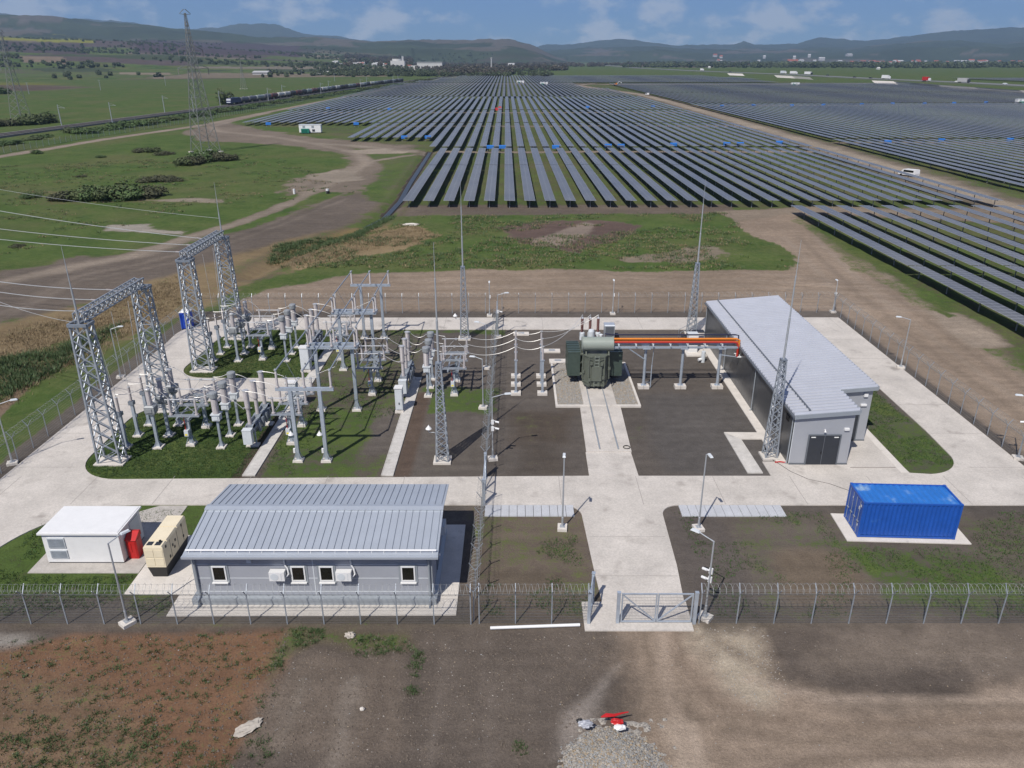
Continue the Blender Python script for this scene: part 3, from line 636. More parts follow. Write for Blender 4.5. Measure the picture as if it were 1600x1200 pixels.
# aprons and kerbs beside the hall
def flat(name, poly, m, z0=-.05, z1=.08): mb = MB(); mb.prism(poly, z0, z1); return tag(mb.build(name, m), kind='structure')
flat('path', [(19.75, 50.9), (20.5, 50.9), (20.5, 81.5), (19.75, 81.5)], M['conc2'], -.05, .076)
flat('path', [(24.9, 50.0), (28.35, 50.0), (28.35, 54.3), (24.9, 54.3)], M['conc'], -.05, .085)
flat('path', [(28.38, 49.2), (28.95, 49.2), (28.95, 81.5), (28.38, 81.5)], M['conc2'], -.05, .08)
q = [G(1131, 677), G(1168, 740), G(1192, 740), G(1158, 687.5)]; flat('path', [q[1], q[2], q[3], q[0]], M['slab'], -.05, .082)
q = [G(1131, 676.5), G(1158, 687), G(1196, 687), G(1190, 677)]; flat('path', q, M['conc2'], -.05, .086)
mb = MB(); mb.box(24.95, 28.3, 49.93, 49.97, .05, .12); tag(mb.build('kerb', M['joint']), kind='structure')

# --- control building
t = thing('control_building', 'grey panelled control building with standing seam gable roof and four small windows', 'building', (0, 0, 0))
bx0, bx1, by0, by1 = -17.68, -4.55, 34.72, 41.15
ez, rz_, ry = 3.42, 4.05, 38.05
rzof = lambda y: ez+(rz_-ez)*(1-abs(y-ry)/(ry-34.25))
mb = MB(); mb.box(bx0, bx1, by0, by1, .45, 3.35)
g = [(by0, 3.35), (by1, 3.35), (by1, rzof(by1)-.02), (ry, rz_-.02), (by0, rzof(by0)-.02)]
mb.prisma(g, 'x', bx0, bx1); mb.build('wall', M['wallg'], t)
mb = MB()
for z in (.72, 1.62, 2.55): mb.box(bx0+.02, bx1-.02, by0-.010, by0, z, z+.04)
mb.box(-11.1, -11.04, by0-.014, by0, .46, 3.3)
mb.build('panel_joint', M['ltgrey'], t)
mb = MB(); mb.box(bx0-.28, bx1+.2, by0-.3, by1+.2, .05, .42); mb.frus(((bx1-bx0)/2+.24, (by1-by0)/2+.25), ((bx1-bx0)/2+.02, (by1-by0)/2+.02), .42, .50, (bx0+bx1)/2, (by0+by1)/2); mb.build('plinth', M['trim'], t)
mb = MB(); rx0, rx1 = -17.9, -4.12
for (ya, za), (yb, zb) in (((34.25, ez), (ry, rz_)), ((ry, rz_), (41.7, rzof(41.7)))):
    mb.add([(rx0,ya,za),(rx1,ya,za),(rx1,yb,zb),(rx0,yb,zb),(rx0,ya,za+.07),(rx1,ya,za+.07),(rx1,yb,zb+.07),(rx0,yb,zb+.07)], [(3,2,1,0),(4,5,6,7),(0,1,5,4),(1,2,6,5),(2,3,7,6),(3,0,4,7)])
rf = mb.build('roof', M['roofs'], t)
mb = MB(); n = 34
for i in range(n+1):
    x = rx0+.15+(rx1-rx0-.3)*i/n
    mb.bar((x, 34.5, rzof(34.5)+.09), (x, ry-.14, rzof(ry-.14)+.085), .02, .045); mb.bar((x, ry+.14, rzof(ry+.14)+.085), (x, 41.6, rzof(41.6)+.09), .02, .045)
mb.build('standing_seam', M['seam'], rf)
mb = MB(); mb.prisma([(ry-.28, rzof(ry-.28)+.09), (ry, rz_+.09), (ry+.28, rzof(ry+.28)+.09), (ry+.28, rzof(ry+.28)+.15), (ry, rz_+.16), (ry-.28, rzof(ry-.28)+.15)], 'x', rx0-.01, rx1+.01); mb.build('ridge_cap', M['roofs'], rf)
mb = MB(); mb.cyl((rx0+.12, 34.46, ez+.25), (rx1-.1, 34.46, ez+.25), .055, n=8)
for i in range(21): x = rx0+.3+(rx1-rx0-.6)*i/20; mb.bar((x, 34.44, ez+.1), (x, 34.48, ez+.3), .03)
mb.build('snow_guard', M['white'], rf)
mb = MB(); mb.box(rx0-.02, rx1+.02, 34.08, 34.24, ez-.08, ez+.055); mb.build('gutter', M['roofs'], t)
mb = MB(); mb.box(rx0+.05, rx1-.05, 34.30, by0-.01, ez-.14, ez-.02); mb.build('eaves', M['trim'], t)
for x in (bx0+.14, bx1-.14): mb = MB(); mb.tube([(x, 34.2, ez-.06), (x, 34.62, ez-.35), (x, 34.62, .52), (x, 34.28, .36), (x, 34.28, .1), (x, 34.1, .06)], .06, 8); mb.build('downpipe', M['trim'], t)
mb = MB(); mb.box(bx0-.03, bx0+.10, by0-.03, by0-.001, .5, 3.3); mb.box(bx1-.10, bx1+.03, by0-.03, by0-.001, .5, 3.3); mb.build('corner_trim', M['trim'], t)
for xc in (-16.28, -11.92, -10.36, -5.86):
    W = MB(); w2, z0, z1 = .39, 1.46, 2.46
    W.box(xc-w2-.13, xc+w2+.13, by0-.03, by0-.002, z0-.12, z1+.10); fr = W.build('window', M['trim'], t)
    W = MB(); W.box(xc-w2, xc-w2+.075, by0-.07, by0-.03, z0, z1); W.box(xc+w2-.075, xc+w2, by0-.07, by0-.03, z0, z1); W.box(xc-w2+.075, xc+w2-.075, by0-.07, by0-.03, z0, z0+.09); W.box(xc-w2+.075, xc+w2-.075, by0-.07, by0-.03, z1-.075, z1); W.build('frame', M['white'], fr)
    W = MB(); W.box(xc-w2+.075, xc+w2-.075, by0-.045, by0-.031, z0+.09, z1-.075); W.build('pane', M['glass'], fr)
    W = MB(); W.box(xc-w2-.05, xc+w2+.05, by0-.16, by0-.031, z0-.10, z0-.045); W.build('sill', M['white'], fr)
for xc in (-12.98, -9.34):
    A = MB(); A.box(xc-.42, xc+.42, by0-.46, by0-.12, 1.78, 2.34); a = A.build('air_conditioner', M['white'], t)
    A = MB(); A.cyl((xc-.13, by0-.475, 2.06), (xc-.13, by0-.462, 2.06), .22, n=16); A.box(xc+.22, xc+.25, by0-.468, by0-.461, 1.84, 2.28); A.build('fan_grille', M['ltgrey'], a)
    for q in (-.3, .3): A = MB(); A.bar((xc+q, by0-.45, 1.755), (xc+q, by0, 1.755), .04); A.build('bracket', M['galv'], a)
    A = MB(); A.path([(xc+.46, by0-.3, 1.95), (xc+.58, by0-.2, 2.05), (xc+.52, by0-.08, 2.35), (xc+.40, by0-.06, 2.55), (xc+.38, by0-.06, 2.85), (xc+.38, by0-.02, 2.95)], .045, 6); A.build('pipe', M['white'], a)
mb = MB(); mb.box(-14.65, -14.40, by0-.12, by0, 2.72, 2.92); mb.build('wall_lamp', M['ltgrey'], t)
mb = MB(); mb.box(bx1, bx1+.05, 37.0, 37.9, .5, 2.55); d = mb.build('door', M['trimdk'], t)
mb = MB(); mb.box(bx1+.05, bx1+.07, 37.1, 37.15, 1.4, 1.55); mb.build('handle', M['white'], d)
mb = MB(); mb.box(bx1, bx1+.4, 38.6, 39.5, 1.8, 2.4); mb.build('air_conditioner', M['ltgrey'], t)
mb = MB(); mb.cyl((bx1, 35.0, 3.1), (bx1+.4, 34.9, 3.1), .03, n=6); mb.cyl((bx1+.3, 34.9, 3.1), (bx1+.5, 34.9, 3.1), .07, n=8); mb.build('camera', M['white'], t)
flat('pavement', [(-19.05, 33.5), (-3.2, 33.6), (-3.2, 42.4), (-19.05, 42.4)], M['conc2'], -.05, .06)
flat('pavement', [(-22.25, 35.35), (-19.07, 35.35), (-19.07, 41.2), (-22.25, 41.2)], M['conc2'], -.05, .05)

# --- white transformer kiosk
t = thing('transformer_kiosk', 'white flat-roofed kiosk with two grey louvre panels, left of the cream generator', 'kiosk', (0, 0, 0))
mb = MB(); mb.box(-28.15, -23.58, 38.26, 41.0, .12, 2.12); mb.build('wall', M['white'], t)
mb = MB(); mb.box(-28.3, -23.45, 38.1, 41.15, 2.13, 2.25); mb.box(-28.2, -23.55, 38.2, 41.05, 2.25, 2.275); mb.build('roof', M['white'], t)
mb = MB(); mb.box(-28.12, -23.6, 38.28, 40.98, .04, .12); mb.build('plinth', M['dark'], t)
for z0, z1 in ((.42, 1.0), (1.16, 1.86)):
    mb = MB(); mb.box(-27.86, -26.84, 38.2, 38.26, z0, z1); lo = mb.build('louvre', M['ltgrey'], t)
    mb = MB(); [mb.box(-27.82, -26.88, 38.185, 38.2, z0+.05+.055*k, z0+.085+.055*k) for k in range(int((z1-z0-.06)/.055))]; mb.build('slat', M['galv'], lo)
mb = MB(); mb.box(-23.58, -23.54, 39.6, 40.7, .2, 1.95); mb.build('door', M['ltgrey'], t)
flat('pavement', [(-28.9, 37.3), (-22.3, 37.3), (-22.3, 44.7), (-24.2, 44.7), (-28.9, 41.5)], M['pave'], -.05, .045)
# --- red cabinet
t = thing('fire_cabinet', 'tall bright red fire hose cabinet standing against the white kiosk', 'cabinet', (-23.2, 38.75, .045))
mb = MB(); mb.box(-.28, .32, -.05, .62, 0, 1.32); mb.prisma([(-.12, 1.32), (.68, 1.32), (.68, 1.62), (.5, 1.66)], 'x', -.32, .36); mb.build('cabinet', M['redp'], t)
for y0, y1 in ((-.03, .28), (.3, .6)): mb = MB(); mb.box(.32, .345, y0, y1, .06, 1.27); mb.build('door', M['redp'], t)
mb = MB(); mb.box(-.2, .0, -.075, -.05, .5, 1.1); mb.box(.06, .26, -.075, -.05, .1, 1.2); mb.build('hose_panel', M['redp'], t)
# --- generator
t = thing('diesel_generator', 'cream diesel generator enclosure on a tall black base tank', 'generator', (-20.83, 38.4, .05))
mb = MB(); mb.frus((.42, 1.45), (.55, 1.62), 0, .80); mb.build('base_tank', M['black'], t)
mb = MB(); mb.box(-.56, .56, -1.64, 1.64, .80, 2.12); bd = mb.build('enclosure', M['cream'], t)
for y0, y1 in ((-1.64, -1.02), (-.98, .40), (.44, 1.64)):
    mb = MB(); mb.frus((.57, (y1-y0)/2), (.50, (y1-y0)/2-.03), 2.12, 2.24, 0, (y0+y1)/2); mb.build('roof_panel', M['cream'], bd)
for x in (-.42, .06): mb = MB(); mb.box(x, x+.34, -1.52, -1.16, 2.24, 2.252); mb.build('grille', M['dark'], bd)
mb = MB(); mb.cyl((.28, -1.2, 2.25), (.28, -1.2, 2.36), .08, n=10); mb.build('exhaust', M['black'], bd)
mb = MB(); [mb.box(x-.24, x+.24, -1.66, -1.64, z, z+.5) for x in (-.27, .27) for z in (.92, 1.5)]; mb.build('louvre', M['cream'], bd)
for y, z in ((-1.3, 1.9), (-.5, 1.45), (-.3, 1.2), (-.12, 1.55), (.9, 1.9), (.95, 1.1), (-1.0, 1.0)): mb = MB(); mb.box(.56, .585, y, y+.12, z, z+.16); mb.build('latch', M['black'], bd)
for y in (-.7, .25, 1.0): mb = MB(); mb.box(.56, .57, y-.01, y+.01, .86, 2.08); mb.build('door_seam', M['dark'], bd)

# --- blue shipping container
t = thing('shipping_container', 'blue corrugated steel shipping container on a pale concrete pad', 'container', (21.76, 40.98, .08), -.04503)
mb = MB(); Lc, Wc, Hc = 6.06, 2.44, 2.51
def corr(mb, n, fn):                                     # corrugated sheet: fn(u, depth) -> two points
    for i in range(n):
        us = [(i+k)/n for k in (0, .18, .5, .68, 1)]; ds = [0, 1, 1, 0, 0]
        for a in range(4):
            p0, p1 = fn(us[a], ds[a]); q0, q1 = fn(us[a+1], ds[a+1]); mb.add([p0, q0, q1, p1], [(0, 1, 2, 3)])
corr(mb, 22, lambda u, d: ((.12+u*(Lc-.24), .05-.045*d+.0, .18), (.12+u*(Lc-.24), .05-.045*d, Hc-.10)))
corr(mb, 22, lambda u, d: ((.12+u*(Lc-.24), Wc-.05+.045*d, .18), (.12+u*(Lc-.24), Wc-.05+.045*d, Hc-.10)))
corr(mb, 9, lambda u, d: ((Lc-.05+.04*d, .12+u*(Wc-.24), .18), (Lc-.05+.04*d, .12+u*(Wc-.24), Hc-.10)))
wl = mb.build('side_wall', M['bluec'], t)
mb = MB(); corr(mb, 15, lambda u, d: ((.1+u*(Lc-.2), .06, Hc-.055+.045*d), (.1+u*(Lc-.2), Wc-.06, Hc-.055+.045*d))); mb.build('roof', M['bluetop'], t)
mb = MB()
for x in (0, Lc-.14):
    for y in (0, Wc-.12): mb.box(x, x+.14, y, y+.12, .12, Hc-.12)
for z in (.0, Hc-.12):
    mb.box(.14, Lc-.14, 0, .09, z+.02, z+.14); mb.box(.14, Lc-.14, Wc-.09, Wc, z+.02, z+.14); mb.box(0, .1, .12, Wc-.12, z+.02, z+.14); mb.box(Lc-.1, Lc, .12, Wc-.12, z+.02, z+.14)
mb.build('frame', M['bluec'], t)
for x in (-.005, Lc-.165):
    for y in (-.005, Wc-.155):
        for z in (0, Hc-.07): mb = MB(); mb.box(x, x+.17, y, y+.16, z, z+.115); mb.build('corner_casting', M['bluec'], t)
for y0, y1 in ((.13, 1.20), (1.24, Wc-.13)):
    mb = MB(); mb.box(.02, .07, y0, y1, .16, Hc-.14); d = mb.build('door', M['bluec'], t)
    for y in (y0+.25, y1-.25): r_ = MB(); r_.cyl((-.02, y, .14), (-.02, y, Hc-.12), .018, n=6); r_.box(-.05, .02, y-.12, y+.12, .95, 1.0); r_.build('lock_rod', M['galv'], d)
for y, z, a, b in ((.32, 2.02, .12, .16), (.5, 1.75, .2, .2), (.4, .62, .16, .16), (1.6, 1.9, .12, .1)): mb = MB(); mb.box(.008, .0195, y-a/2, y+a/2, z, z+b); mb.build('sticker', M['white'], t)
mb = MB(); mb.box(-.75, 6.9, -.4, 2.75, -.13, -.005); o = mb.build('pavement', M['conc2'], None, (21.76, 40.98, .07), -.04503); tag(o, kind='structure')
# --- portable toilet
t = thing('portable_toilet', 'blue plastic portable toilet with white roof by the far corner fence', 'toilet', (-37.0, 82.2, 0), .1)
mb = MB(); mb.box(-.55, .55, -.55, .55, .1, 2.0); mb.box(-.4, .4, -.575, -.55, .18, 1.92); [mb.box(x-.03, x+.03, -.6, -.575, .2, 1.9) for x in (-.38, .38)]; mb.build('cabin', M['blue'], t)
mb = MB(); mb.box(-.38, .38, -.60, -.577, .2, 1.88); mb.build('door', M['blue'], t)
mb = MB(); mb.frus((.58, .58), (.40, .40), 2.0, 2.18); mb.build('roof', M['white'], t)
mb = MB(); mb.box(-.58, .58, -.62, .58, 0, .1); mb.build('skid', M['black'], t)

# ------------------------------------------------------------------ switchyard
def lattice(t, hb, ht, z0, z1, n, lw, bw, m=None, legs=True, geo=1.0):
    """four corner legs (each a part) and zig-zag bracing (one part) between z0 and z1"""
    m = m or M['galv']
    at = lambda z: (hb[0]+(ht[0]-hb[0])*(z-z0)/(z1-z0), hb[1]+(ht[1]-hb[1])*(z-z0)/(z1-z0))
    for sx in (-1, 1):
        for sy in (-1, 1):
            mb = MB(); mb.bar((sx*hb[0], sy*hb[1], z0), (sx*ht[0], sy*ht[1], z1), lw); mb.build('leg', m, t)
    mb = MB(); zs = [z0+(z1-z0)*(i/n)**geo for i in range(n+1)]
    for i in range(n):
        a = at(zs[i]); b = at(zs[i+1])
        for s in (-1, 1):
            p = [(-a[0], s*a[1], zs[i]), (a[0], s*a[1], zs[i]), (-b[0], s*b[1], zs[i+1]), (b[0], s*b[1], zs[i+1])]
            mb.bar(p[0], p[3], bw); mb.bar(p[1], p[2], bw)
            p = [(s*a[0], -a[1], zs[i]), (s*a[0], a[1], zs[i]), (s*b[0], -b[1], zs[i+1]), (s*b[0], b[1], zs[i+1])]
            mb.bar(p[0], p[3], bw); mb.bar(p[1], p[2], bw)
        if i % 4 == 3 and i < n-1:
            for s in (-1, 1): mb.bar((-b[0], s*b[1], zs[i+1]), (b[0], s*b[1], zs[i+1]), bw); mb.bar((s*b[0], -b[1], zs[i+1]), (s*b[0], b[1], zs[i+1]), bw)
    return mb.build('bracing', m, t)
# --- line gantries: two towers and a cross beam are bolted into one thing
def gantry(y0, y1, label, mastside):
    xc = -30.45
    t = thing('line_gantry', label, 'gantry', (xc, (y0+y1)/2, 0), 0, 'lattice line gantries at the left end of the yard')
    for s, y in ((-1, y0), (1, y1)):
        e = bpy.data.objects.new('tower', None); COL.objects.link(e); e.parent = t; e.location = (0, y-(y0+y1)/2, 0)
        lattice(e, (.85, .50), (.58, .44), .12, 10.9, 11, .125, .062)
        mb = MB(); mb.box(-1.12, 1.12, -.75, .75, -.1, .12); mb.build('foundation', M['conc2'], e)
        mb = MB()
        mb.bar((-.68, -.52, 11), (.68, -.52, 11), .16, .2); mb.bar((-.68, .52, 11), (.68, .52, 11), .16, .2)
        for x in (-.68, 0, .68): mb.bar((x, -.44, 11.004), (x, .44, 11.004), .14, .19)
        mb.build('cap', M['galvdark'], e)
        if s == mastside: mb = MB(); mb.cyl((.05, s*.25, 10.9), (.05, s*.25, 13.6), .085, .06, 8); mb.cyl((.05, s*.25, 13.6), (.05, s*.25, 16.6), .045, .012, 8); mb.build('lightning_rod', M['pole'], e)
    h = (y1-y0)/2; b = MB(); w_ = .36; zb, zt = 11.12, 11.75
    ya, yb = -h-.1, h+.1
    for x in (-w_, w_):
        for z in (zb, zt): b.bar((x, ya, z), (x, yb, z), .085)
    n = 13
    for i in range(n):
        p, q = ya+(yb-ya)*i/n, ya+(yb-ya)*(i+1)/n
        for x in (-w_, w_): b.bar((x, p, zb), (x, q, zt), .05); b.bar((x, q, zb), (x, p, zt), .05)
        b.bar((-w_, p, zt), (w_, q, zt), .05); b.bar((w_, p, zt), (-w_, q, zt), .05); b.bar((-w_, p, zb), (w_, q, zb), .05)
        b.bar((-w_, p, zb), (-w_, p, zt), .05); b.bar((w_, p, zb), (w_, p, zt), .05)
    b.build('beam', M['galv'], t)
    return t
gantry(51.0, 60.3, 'lattice steel line gantry nearer the white kiosk, on front lawn', -1)
gantry(69.5, 78.9, 'lattice steel line gantry beside the blue toilet, on rear lawn', 1)
# --- lightning masts
def mast(x, y, label, src=[None]):
    if src[0] is None:
        t = thing('lightning_mast', label, 'mast', (x, y, 0), 0, 'lattice lightning masts of the yard'); src[0] = t
        lattice(t, (.44, .44), (.17, .17), .15, 8.0, 13, .085, .042)
        mb = MB(); mb.box(-.66, .66, -.62, .62, -.1, .15); mb.build('foundation', M['conc2'], t)
        mb = MB(); mb.box(-.22, .22, -.22, .22, 7.95, 8.05); mb.build('cap', M['galvdark'], t)
        mb = MB(); mb.path([(0, 0, 7.7), (0, 0, 11.2), (0, 0, 11.22), (0, 0, 14.2), (0, 0, 14.22), (0, 0, 16.7)], [.085, .08, .058, .055, .03, .012], 8); mb.build('lightning_rod', M['pole'], t)
        return t
    return dup(src[0], (x, y, 0), None, label)
mast(-5.45, 51.1, 'lattice lightning mast on bare soil between switchyard and fence line')
mast(-5.42, 78.6, 'lattice lightning mast by the rear road behind the disconnectors')
mast(19.5, 51.75, 'lattice lightning mast standing close to the hall front corner')
mast(19.5, 80.0, 'lattice lightning mast beside the rear corner of the hall')
mb = MB(); mb.path([(20.4, 50.6, .14), (20.0, 50.75, .14), (19.75, 50.72, .12), (19.6, 50.7, .12)], [.05, .05, .045, .07], 6); tag(mb.build('hose', M['redp']), 'red hose end lying by the hall corner and lattice mast', 'hose')

mb = MB(); mb.path([(*G(1195, 712), .09), (*G(1218, 727), .085), (*G(1235, 738), .085), (*G(1262, 750), .085), (*G(1295, 757), .085), (*G(1326, 768), .085), (*G(1330, 772), .3)], .016, 5); tag(mb.build('power_cable', M['black']), 'thin black cable lying across the concrete between hall and container', 'cable')
def foot(t, w=.36, h=.14, d=None):
    mb = MB(); mb.frus((w, d or w), (w*.94, (d or w)*.94), -.08, h); mb.build('foundation', M['conc2'], t)
def gussets(mb, r, z0, z1):
    for i in range(4):
        a = pi/4+i*pi/2; mb.add([(r*cos(a), r*sin(a), z0), (r*3.2*cos(a), r*3.2*sin(a), z0), (r*cos(a), r*sin(a), z1)], [(0, 1, 2)])
        mb.bar((r*.9*cos(a), r*.9*sin(a), z1), (r*2.8*cos(a), r*2.8*sin(a), z0+.02), .035)
def post(t, z1, w=.2, z0=.14):
    mb = MB(); mb.box(-w/2, w/2, -w/2, w/2, z0, z1); gussets(mb, w*.55, z0, z0+.42); mb.box(-w*.9, w*.9, -w*.9, w*.9, z1, z1+.03); mb.build('post', M['post'], t)
PH = ('nearest of its three', 'middle of its three', 'farthest of its three')
def trio(make, x, ys, what, bay, group):
    src = getattr(make, 'src', None)
    for k, y in enumerate(ys):
        lb = what+' '+bay+', '+PH[k]
        if src is None: src = make(); make.src = src; src.location = (x, y, 0); tag(src, lb, None, group)
        else: dup(src, (x, y, 0), None, lb, group)
def surge():
    t = thing('surge_arrester', '', 'surge arrester'); foot(t); post(t, 3.05, .22)
    mb = MB(); mb.box(-.2, .2, -.2, .2, 2.78, 3.08); mb.build('bracket', M['galvdark'], t)
    mb = MB(); mb.box(.13, .24, -.1, .1, 1.7, 1.95); mb.build('counter_box', M['galvdark'], t)
    mb = MB(); mb.shed(3.1, 4.25, .11, dr=.028); mb.build('insulator', M['porcdark'], t)
    mb = MB(); mb.cyl((0, 0, 4.25), (0, 0, 4.55), .03); mb.lathe([(.05, 4.25), (.11, 4.27), (.11, 4.30), (.05, 4.32)], 10); mb.build('terminal', M['alum'], t)
    return t
def vt():
    t = thing('voltage_transformer', '', 'voltage transformer'); foot(t, .4); post(t, 2.9, .21)
    mb = MB(); mb.frus((.30, .28), (.38, .34), 2.93, 3.1); mb.box(-.38, .38, -.34, .34, 3.1, 3.58); mb.frus((.40, .36), (.26, .25), 3.58, 3.68); mb.box(-.2, .2, -.39, -.34, 3.15, 3.45); mb.build('tank', M['head'], t)
    mb = MB(); mb.shed(3.68, 4.86, .205, dr=.03, n=12); mb.build('insulator', M['porc'], t)
    mb = MB(); mb.lathe([(.20, 4.86), (.22, 4.9), (.22, 5.0), (.14, 5.06)], 12); mb.cyl((0, 0, 5.02), (0, 0, 5.3), .025); mb.build('cap', M['alum'], t)
    return t
def ct():
    t = thing('current_transformer', '', 'current transformer'); foot(t); post(t, 2.38, .17)
    mb = MB(); mb.box(-.29, .29, -.29, .29, 2.42, 2.9); mb.box(-.36, .36, -.36, .36, 2.9, 2.98); mb.box(-.18, .18, -.33, -.29, 2.5, 2.8); mb.build('base_box', M['ltgrey'], t)
    mb = MB(); mb.shed(2.98, 4.25, .27, dr=.03, n=12); mb.build('insulator', M['porc'], t)
    mb = MB(); mb.lathe([(.26, 4.25), (.34, 4.32), (.34, 4.66), (.31, 4.74), (.12, 4.79)], 14); mb.bar((-.5, 0, 4.5), (.5, 0, 4.5), .09, .05); mb.build('head', M['head'], t)
    return t
def breaker(dy=(-1.9, 0, 1.9)):
    t = thing('circuit_breaker', '', 'circuit breaker')
    for y in (-1.9, 1.9):
        mb = MB(); mb.frus((.5, .34), (.47, .31), -.08, .14, 0, y); mb.build('foundation', M['conc2'], t)
        for x in (-.28, .28): mb = MB(); mb.bar((x, y, .14), (x, y, 1.45), .09); mb.build('leg', M['post'], t)
    mb = MB(); mb.box(-.38, .38, -2.4, 2.4, 1.45, 1.62); mb.box(-.3, -.22, -2.3, 2.3, 1.62, 1.86); mb.box(.22, .3, -2.3, 2.3, 1.62, 1.86)
    for y in dy: mb.box(-.3, .3, y-.22, y+.22, 1.62, 1.9)
    mb.build('frame', M['galv'], t)
    mb = MB(); mb.box(-.34, .34, -2.95, -2.45, .62, 1.78); mb.box(-.36, .36, -2.97, -2.43, 1.78, 1.84); mb.build('drive_cabinet', M['ltgrey'], t)
    mb = MB()
    for y in (-1.15, -.3, .6, 1.3): mb.box(.38, .56, y-.16, y+.16, .95, 1.75); mb.bar((.4, y+.3, 1.7), (.66, y+.3, 1.1), .05)
    mb.box(-.2, .2, -1.6, 1.6, 1.0, 1.45); mb.build('linkage_box', M['galvdark'], t)
    for y in dy:
        e = MB(); e.shed(1.9, 3.22, .16, (0, y, 0), dr=.028, n=12); e.lathe([(.2, 3.22), (.2, 3.33)], 12, (0, y, 0)); e.shed(3.33, 4.66, .215, (0, y, 0), dr=.03, n=12); pl = e.build('pole_column', M['porc'], t)
        e = MB(); e.lathe([(.2, 4.66), (.23, 4.7), (.23, 4.78), (.1, 4.82)], 12, (0, y, 0)); e.bar((-.34, y, 3.28), (.34, y, 3.28), .08, .04); e.bar((-.3, y, 4.74), (.3, y, 4.74), .08, .04); e.build('terminal', M['alum'], pl)
    return t
def disconnector(dy=(-2, 0, 2)):
    t = thing('disconnector', '', 'disconnector switch')
    for y in (-1.6, 1.6):
        mb = MB(); mb.frus((.36, .36), (.33, .33), -.08, .2, 0, y); mb.build('foundation', M['conc2'], t)
        mb = MB(); mb.box(-.12, .12, y-.12, y+.12, .2, 2.5); mb.bar((-.3, y-.25, .2), (-.1, y-.1, .8), .05); mb.bar((.3, y+.25, .2), (.1, y+.1, .8), .05); mb.bar((.3, y-.25, .2), (.1, y-.1, .8), .05); mb.bar((-.5, y, 2.5), (0, y, 2.0), .06); mb.bar((.5, y, 2.5), (0, y, 2.0), .06); mb.build('post', M['post'], t)
    mb = MB()
    for x in (-.45, .45): mb.box(x-.06, x+.06, -2.45, 2.45, 2.53, 2.67)
    for y in dy: mb.box(-1.2, 1.2, y-.16, y-.06, 2.68, 2.8); mb.box(-1.2, 1.2, y+.06, y+.16, 2.68, 2.8)
    for y in (-2, 0): mb.bar((-.9, y+.2, 2.74), (.9, y+1.8, 2.74), .045); mb.bar((-.9, y+.2, 2.9), (-.9, y+1.8, 2.9), .04)
    mb.build('frame', M['galv'], t)
    for y in dy:
        for x in (-1.0, 1.0):
            e = MB(); e.lathe([(.15, 2.8), (.15, 2.9), (.09, 2.94)], 10, (x, y, 0)); e.shed(2.92, 4.0, .10, (x, y, 0), dr=.025); e.build('insulator', M['porc'], t)
        e = MB(); e.cyl((-1.28, y, 4.1), (1.28, y, 4.1), .04, n=8); [e.box(x-.09, x+.09, y-.07, y+.07, 4.0, 4.16) for x in (-1, 0, 1)]; [e.cyl((x, y, 4.1), (x, y, 4.32), .02) for x in (-1, 1)]
        e.bar((-1.0, y+.1, 2.98), (-.2, y+.14, 3.9), .03); e.bar((1.0, y-.1, 2.98), (.25, y-.14, 3.75), .03)
        e.build('blade', M['alum'], t)
    mb = MB(); mb.box(-.26, .06, -2.02, -1.72, .95, 1.45); mb.build('drive_box', M['ltgrey'], t)
    mb = MB(); mb.box(-.2, -.02, -2.03, -2.02, 1.02, 1.16); mb.build('warning_sticker', M['yellow'], t)
    mb = MB(); mb.cyl((-.14, -1.87, 1.45), (-.14, -1.87, 2.55), .03, n=6); mb.build('drive_rod', M['redp'], t)
    return t
YF, YBk, YT = (53.3, 55.33, 57.35), (71.95, 73.97, 75.95), (63.2, 65.2, 67.2)
FB, BB, TB = 'in the front lawn bay', 'in the rear lawn bay', 'in the bare soil bay'
trio(surge, -30.45, YF, 'slim surge arrester on grey post', FB, 'surge arresters under the gantries'); trio(surge, -30.35, YBk, 'slim surge arrester on grey post', BB, 'surge arresters under the gantries')
trio(vt, -27.95, YF, 'voltage transformer with square grey tank', FB, 'voltage transformers'); trio(vt, -27.88, YBk, 'voltage transformer with square grey tank', BB, 'voltage transformers')
trio(ct, -22.98, YF, 'fat ribbed current transformer with round head', FB, 'current transformers'); trio(ct, -22.98, YBk, 'fat ribbed current transformer with round head', BB, 'current transformers'); trio(ct, -7.8, YT, 'fat ribbed current transformer with round head', TB, 'current transformers')
cbs = breaker(); tag(cbs, 'three-column circuit breaker on grey frame, in the front lawn bay', None, 'circuit breakers'); cbs.location = (-20.6, 55.5, 0)
dup(cbs, (-20.6, 74.1, 0), None, 'three-column circuit breaker on grey frame, in the rear lawn bay'); dup(cbs, (-9.95, 65.3, 0), None, 'three-column circuit breaker in the bare soil bay, beside cable trench')
ds = disconnector(); ds.location = (-25.5, 55.33, 0); tag(ds, 'three-phase disconnector between voltage and current transformers, in the front lawn bay', None, 'disconnectors')
for x, y, l in ((-17.65, 55.6, 'three-phase disconnector behind the nearest portal frame, right of the front breaker'), (-25.5, 73.95, 'three-phase disconnector between voltage and current transformers, in the rear lawn bay'), (-17.65, 74.0, 'three-phase disconnector between rear breaker and the rear portal frame'),
                (-12.9, 65.2, 'three-phase disconnector on bare soil between portals and the trench breaker'), (-5.45, 65.1, 'three-phase disconnector nearest the inner fence, on grass patch')):
    dup(ds, (x, y, 0), None, l)
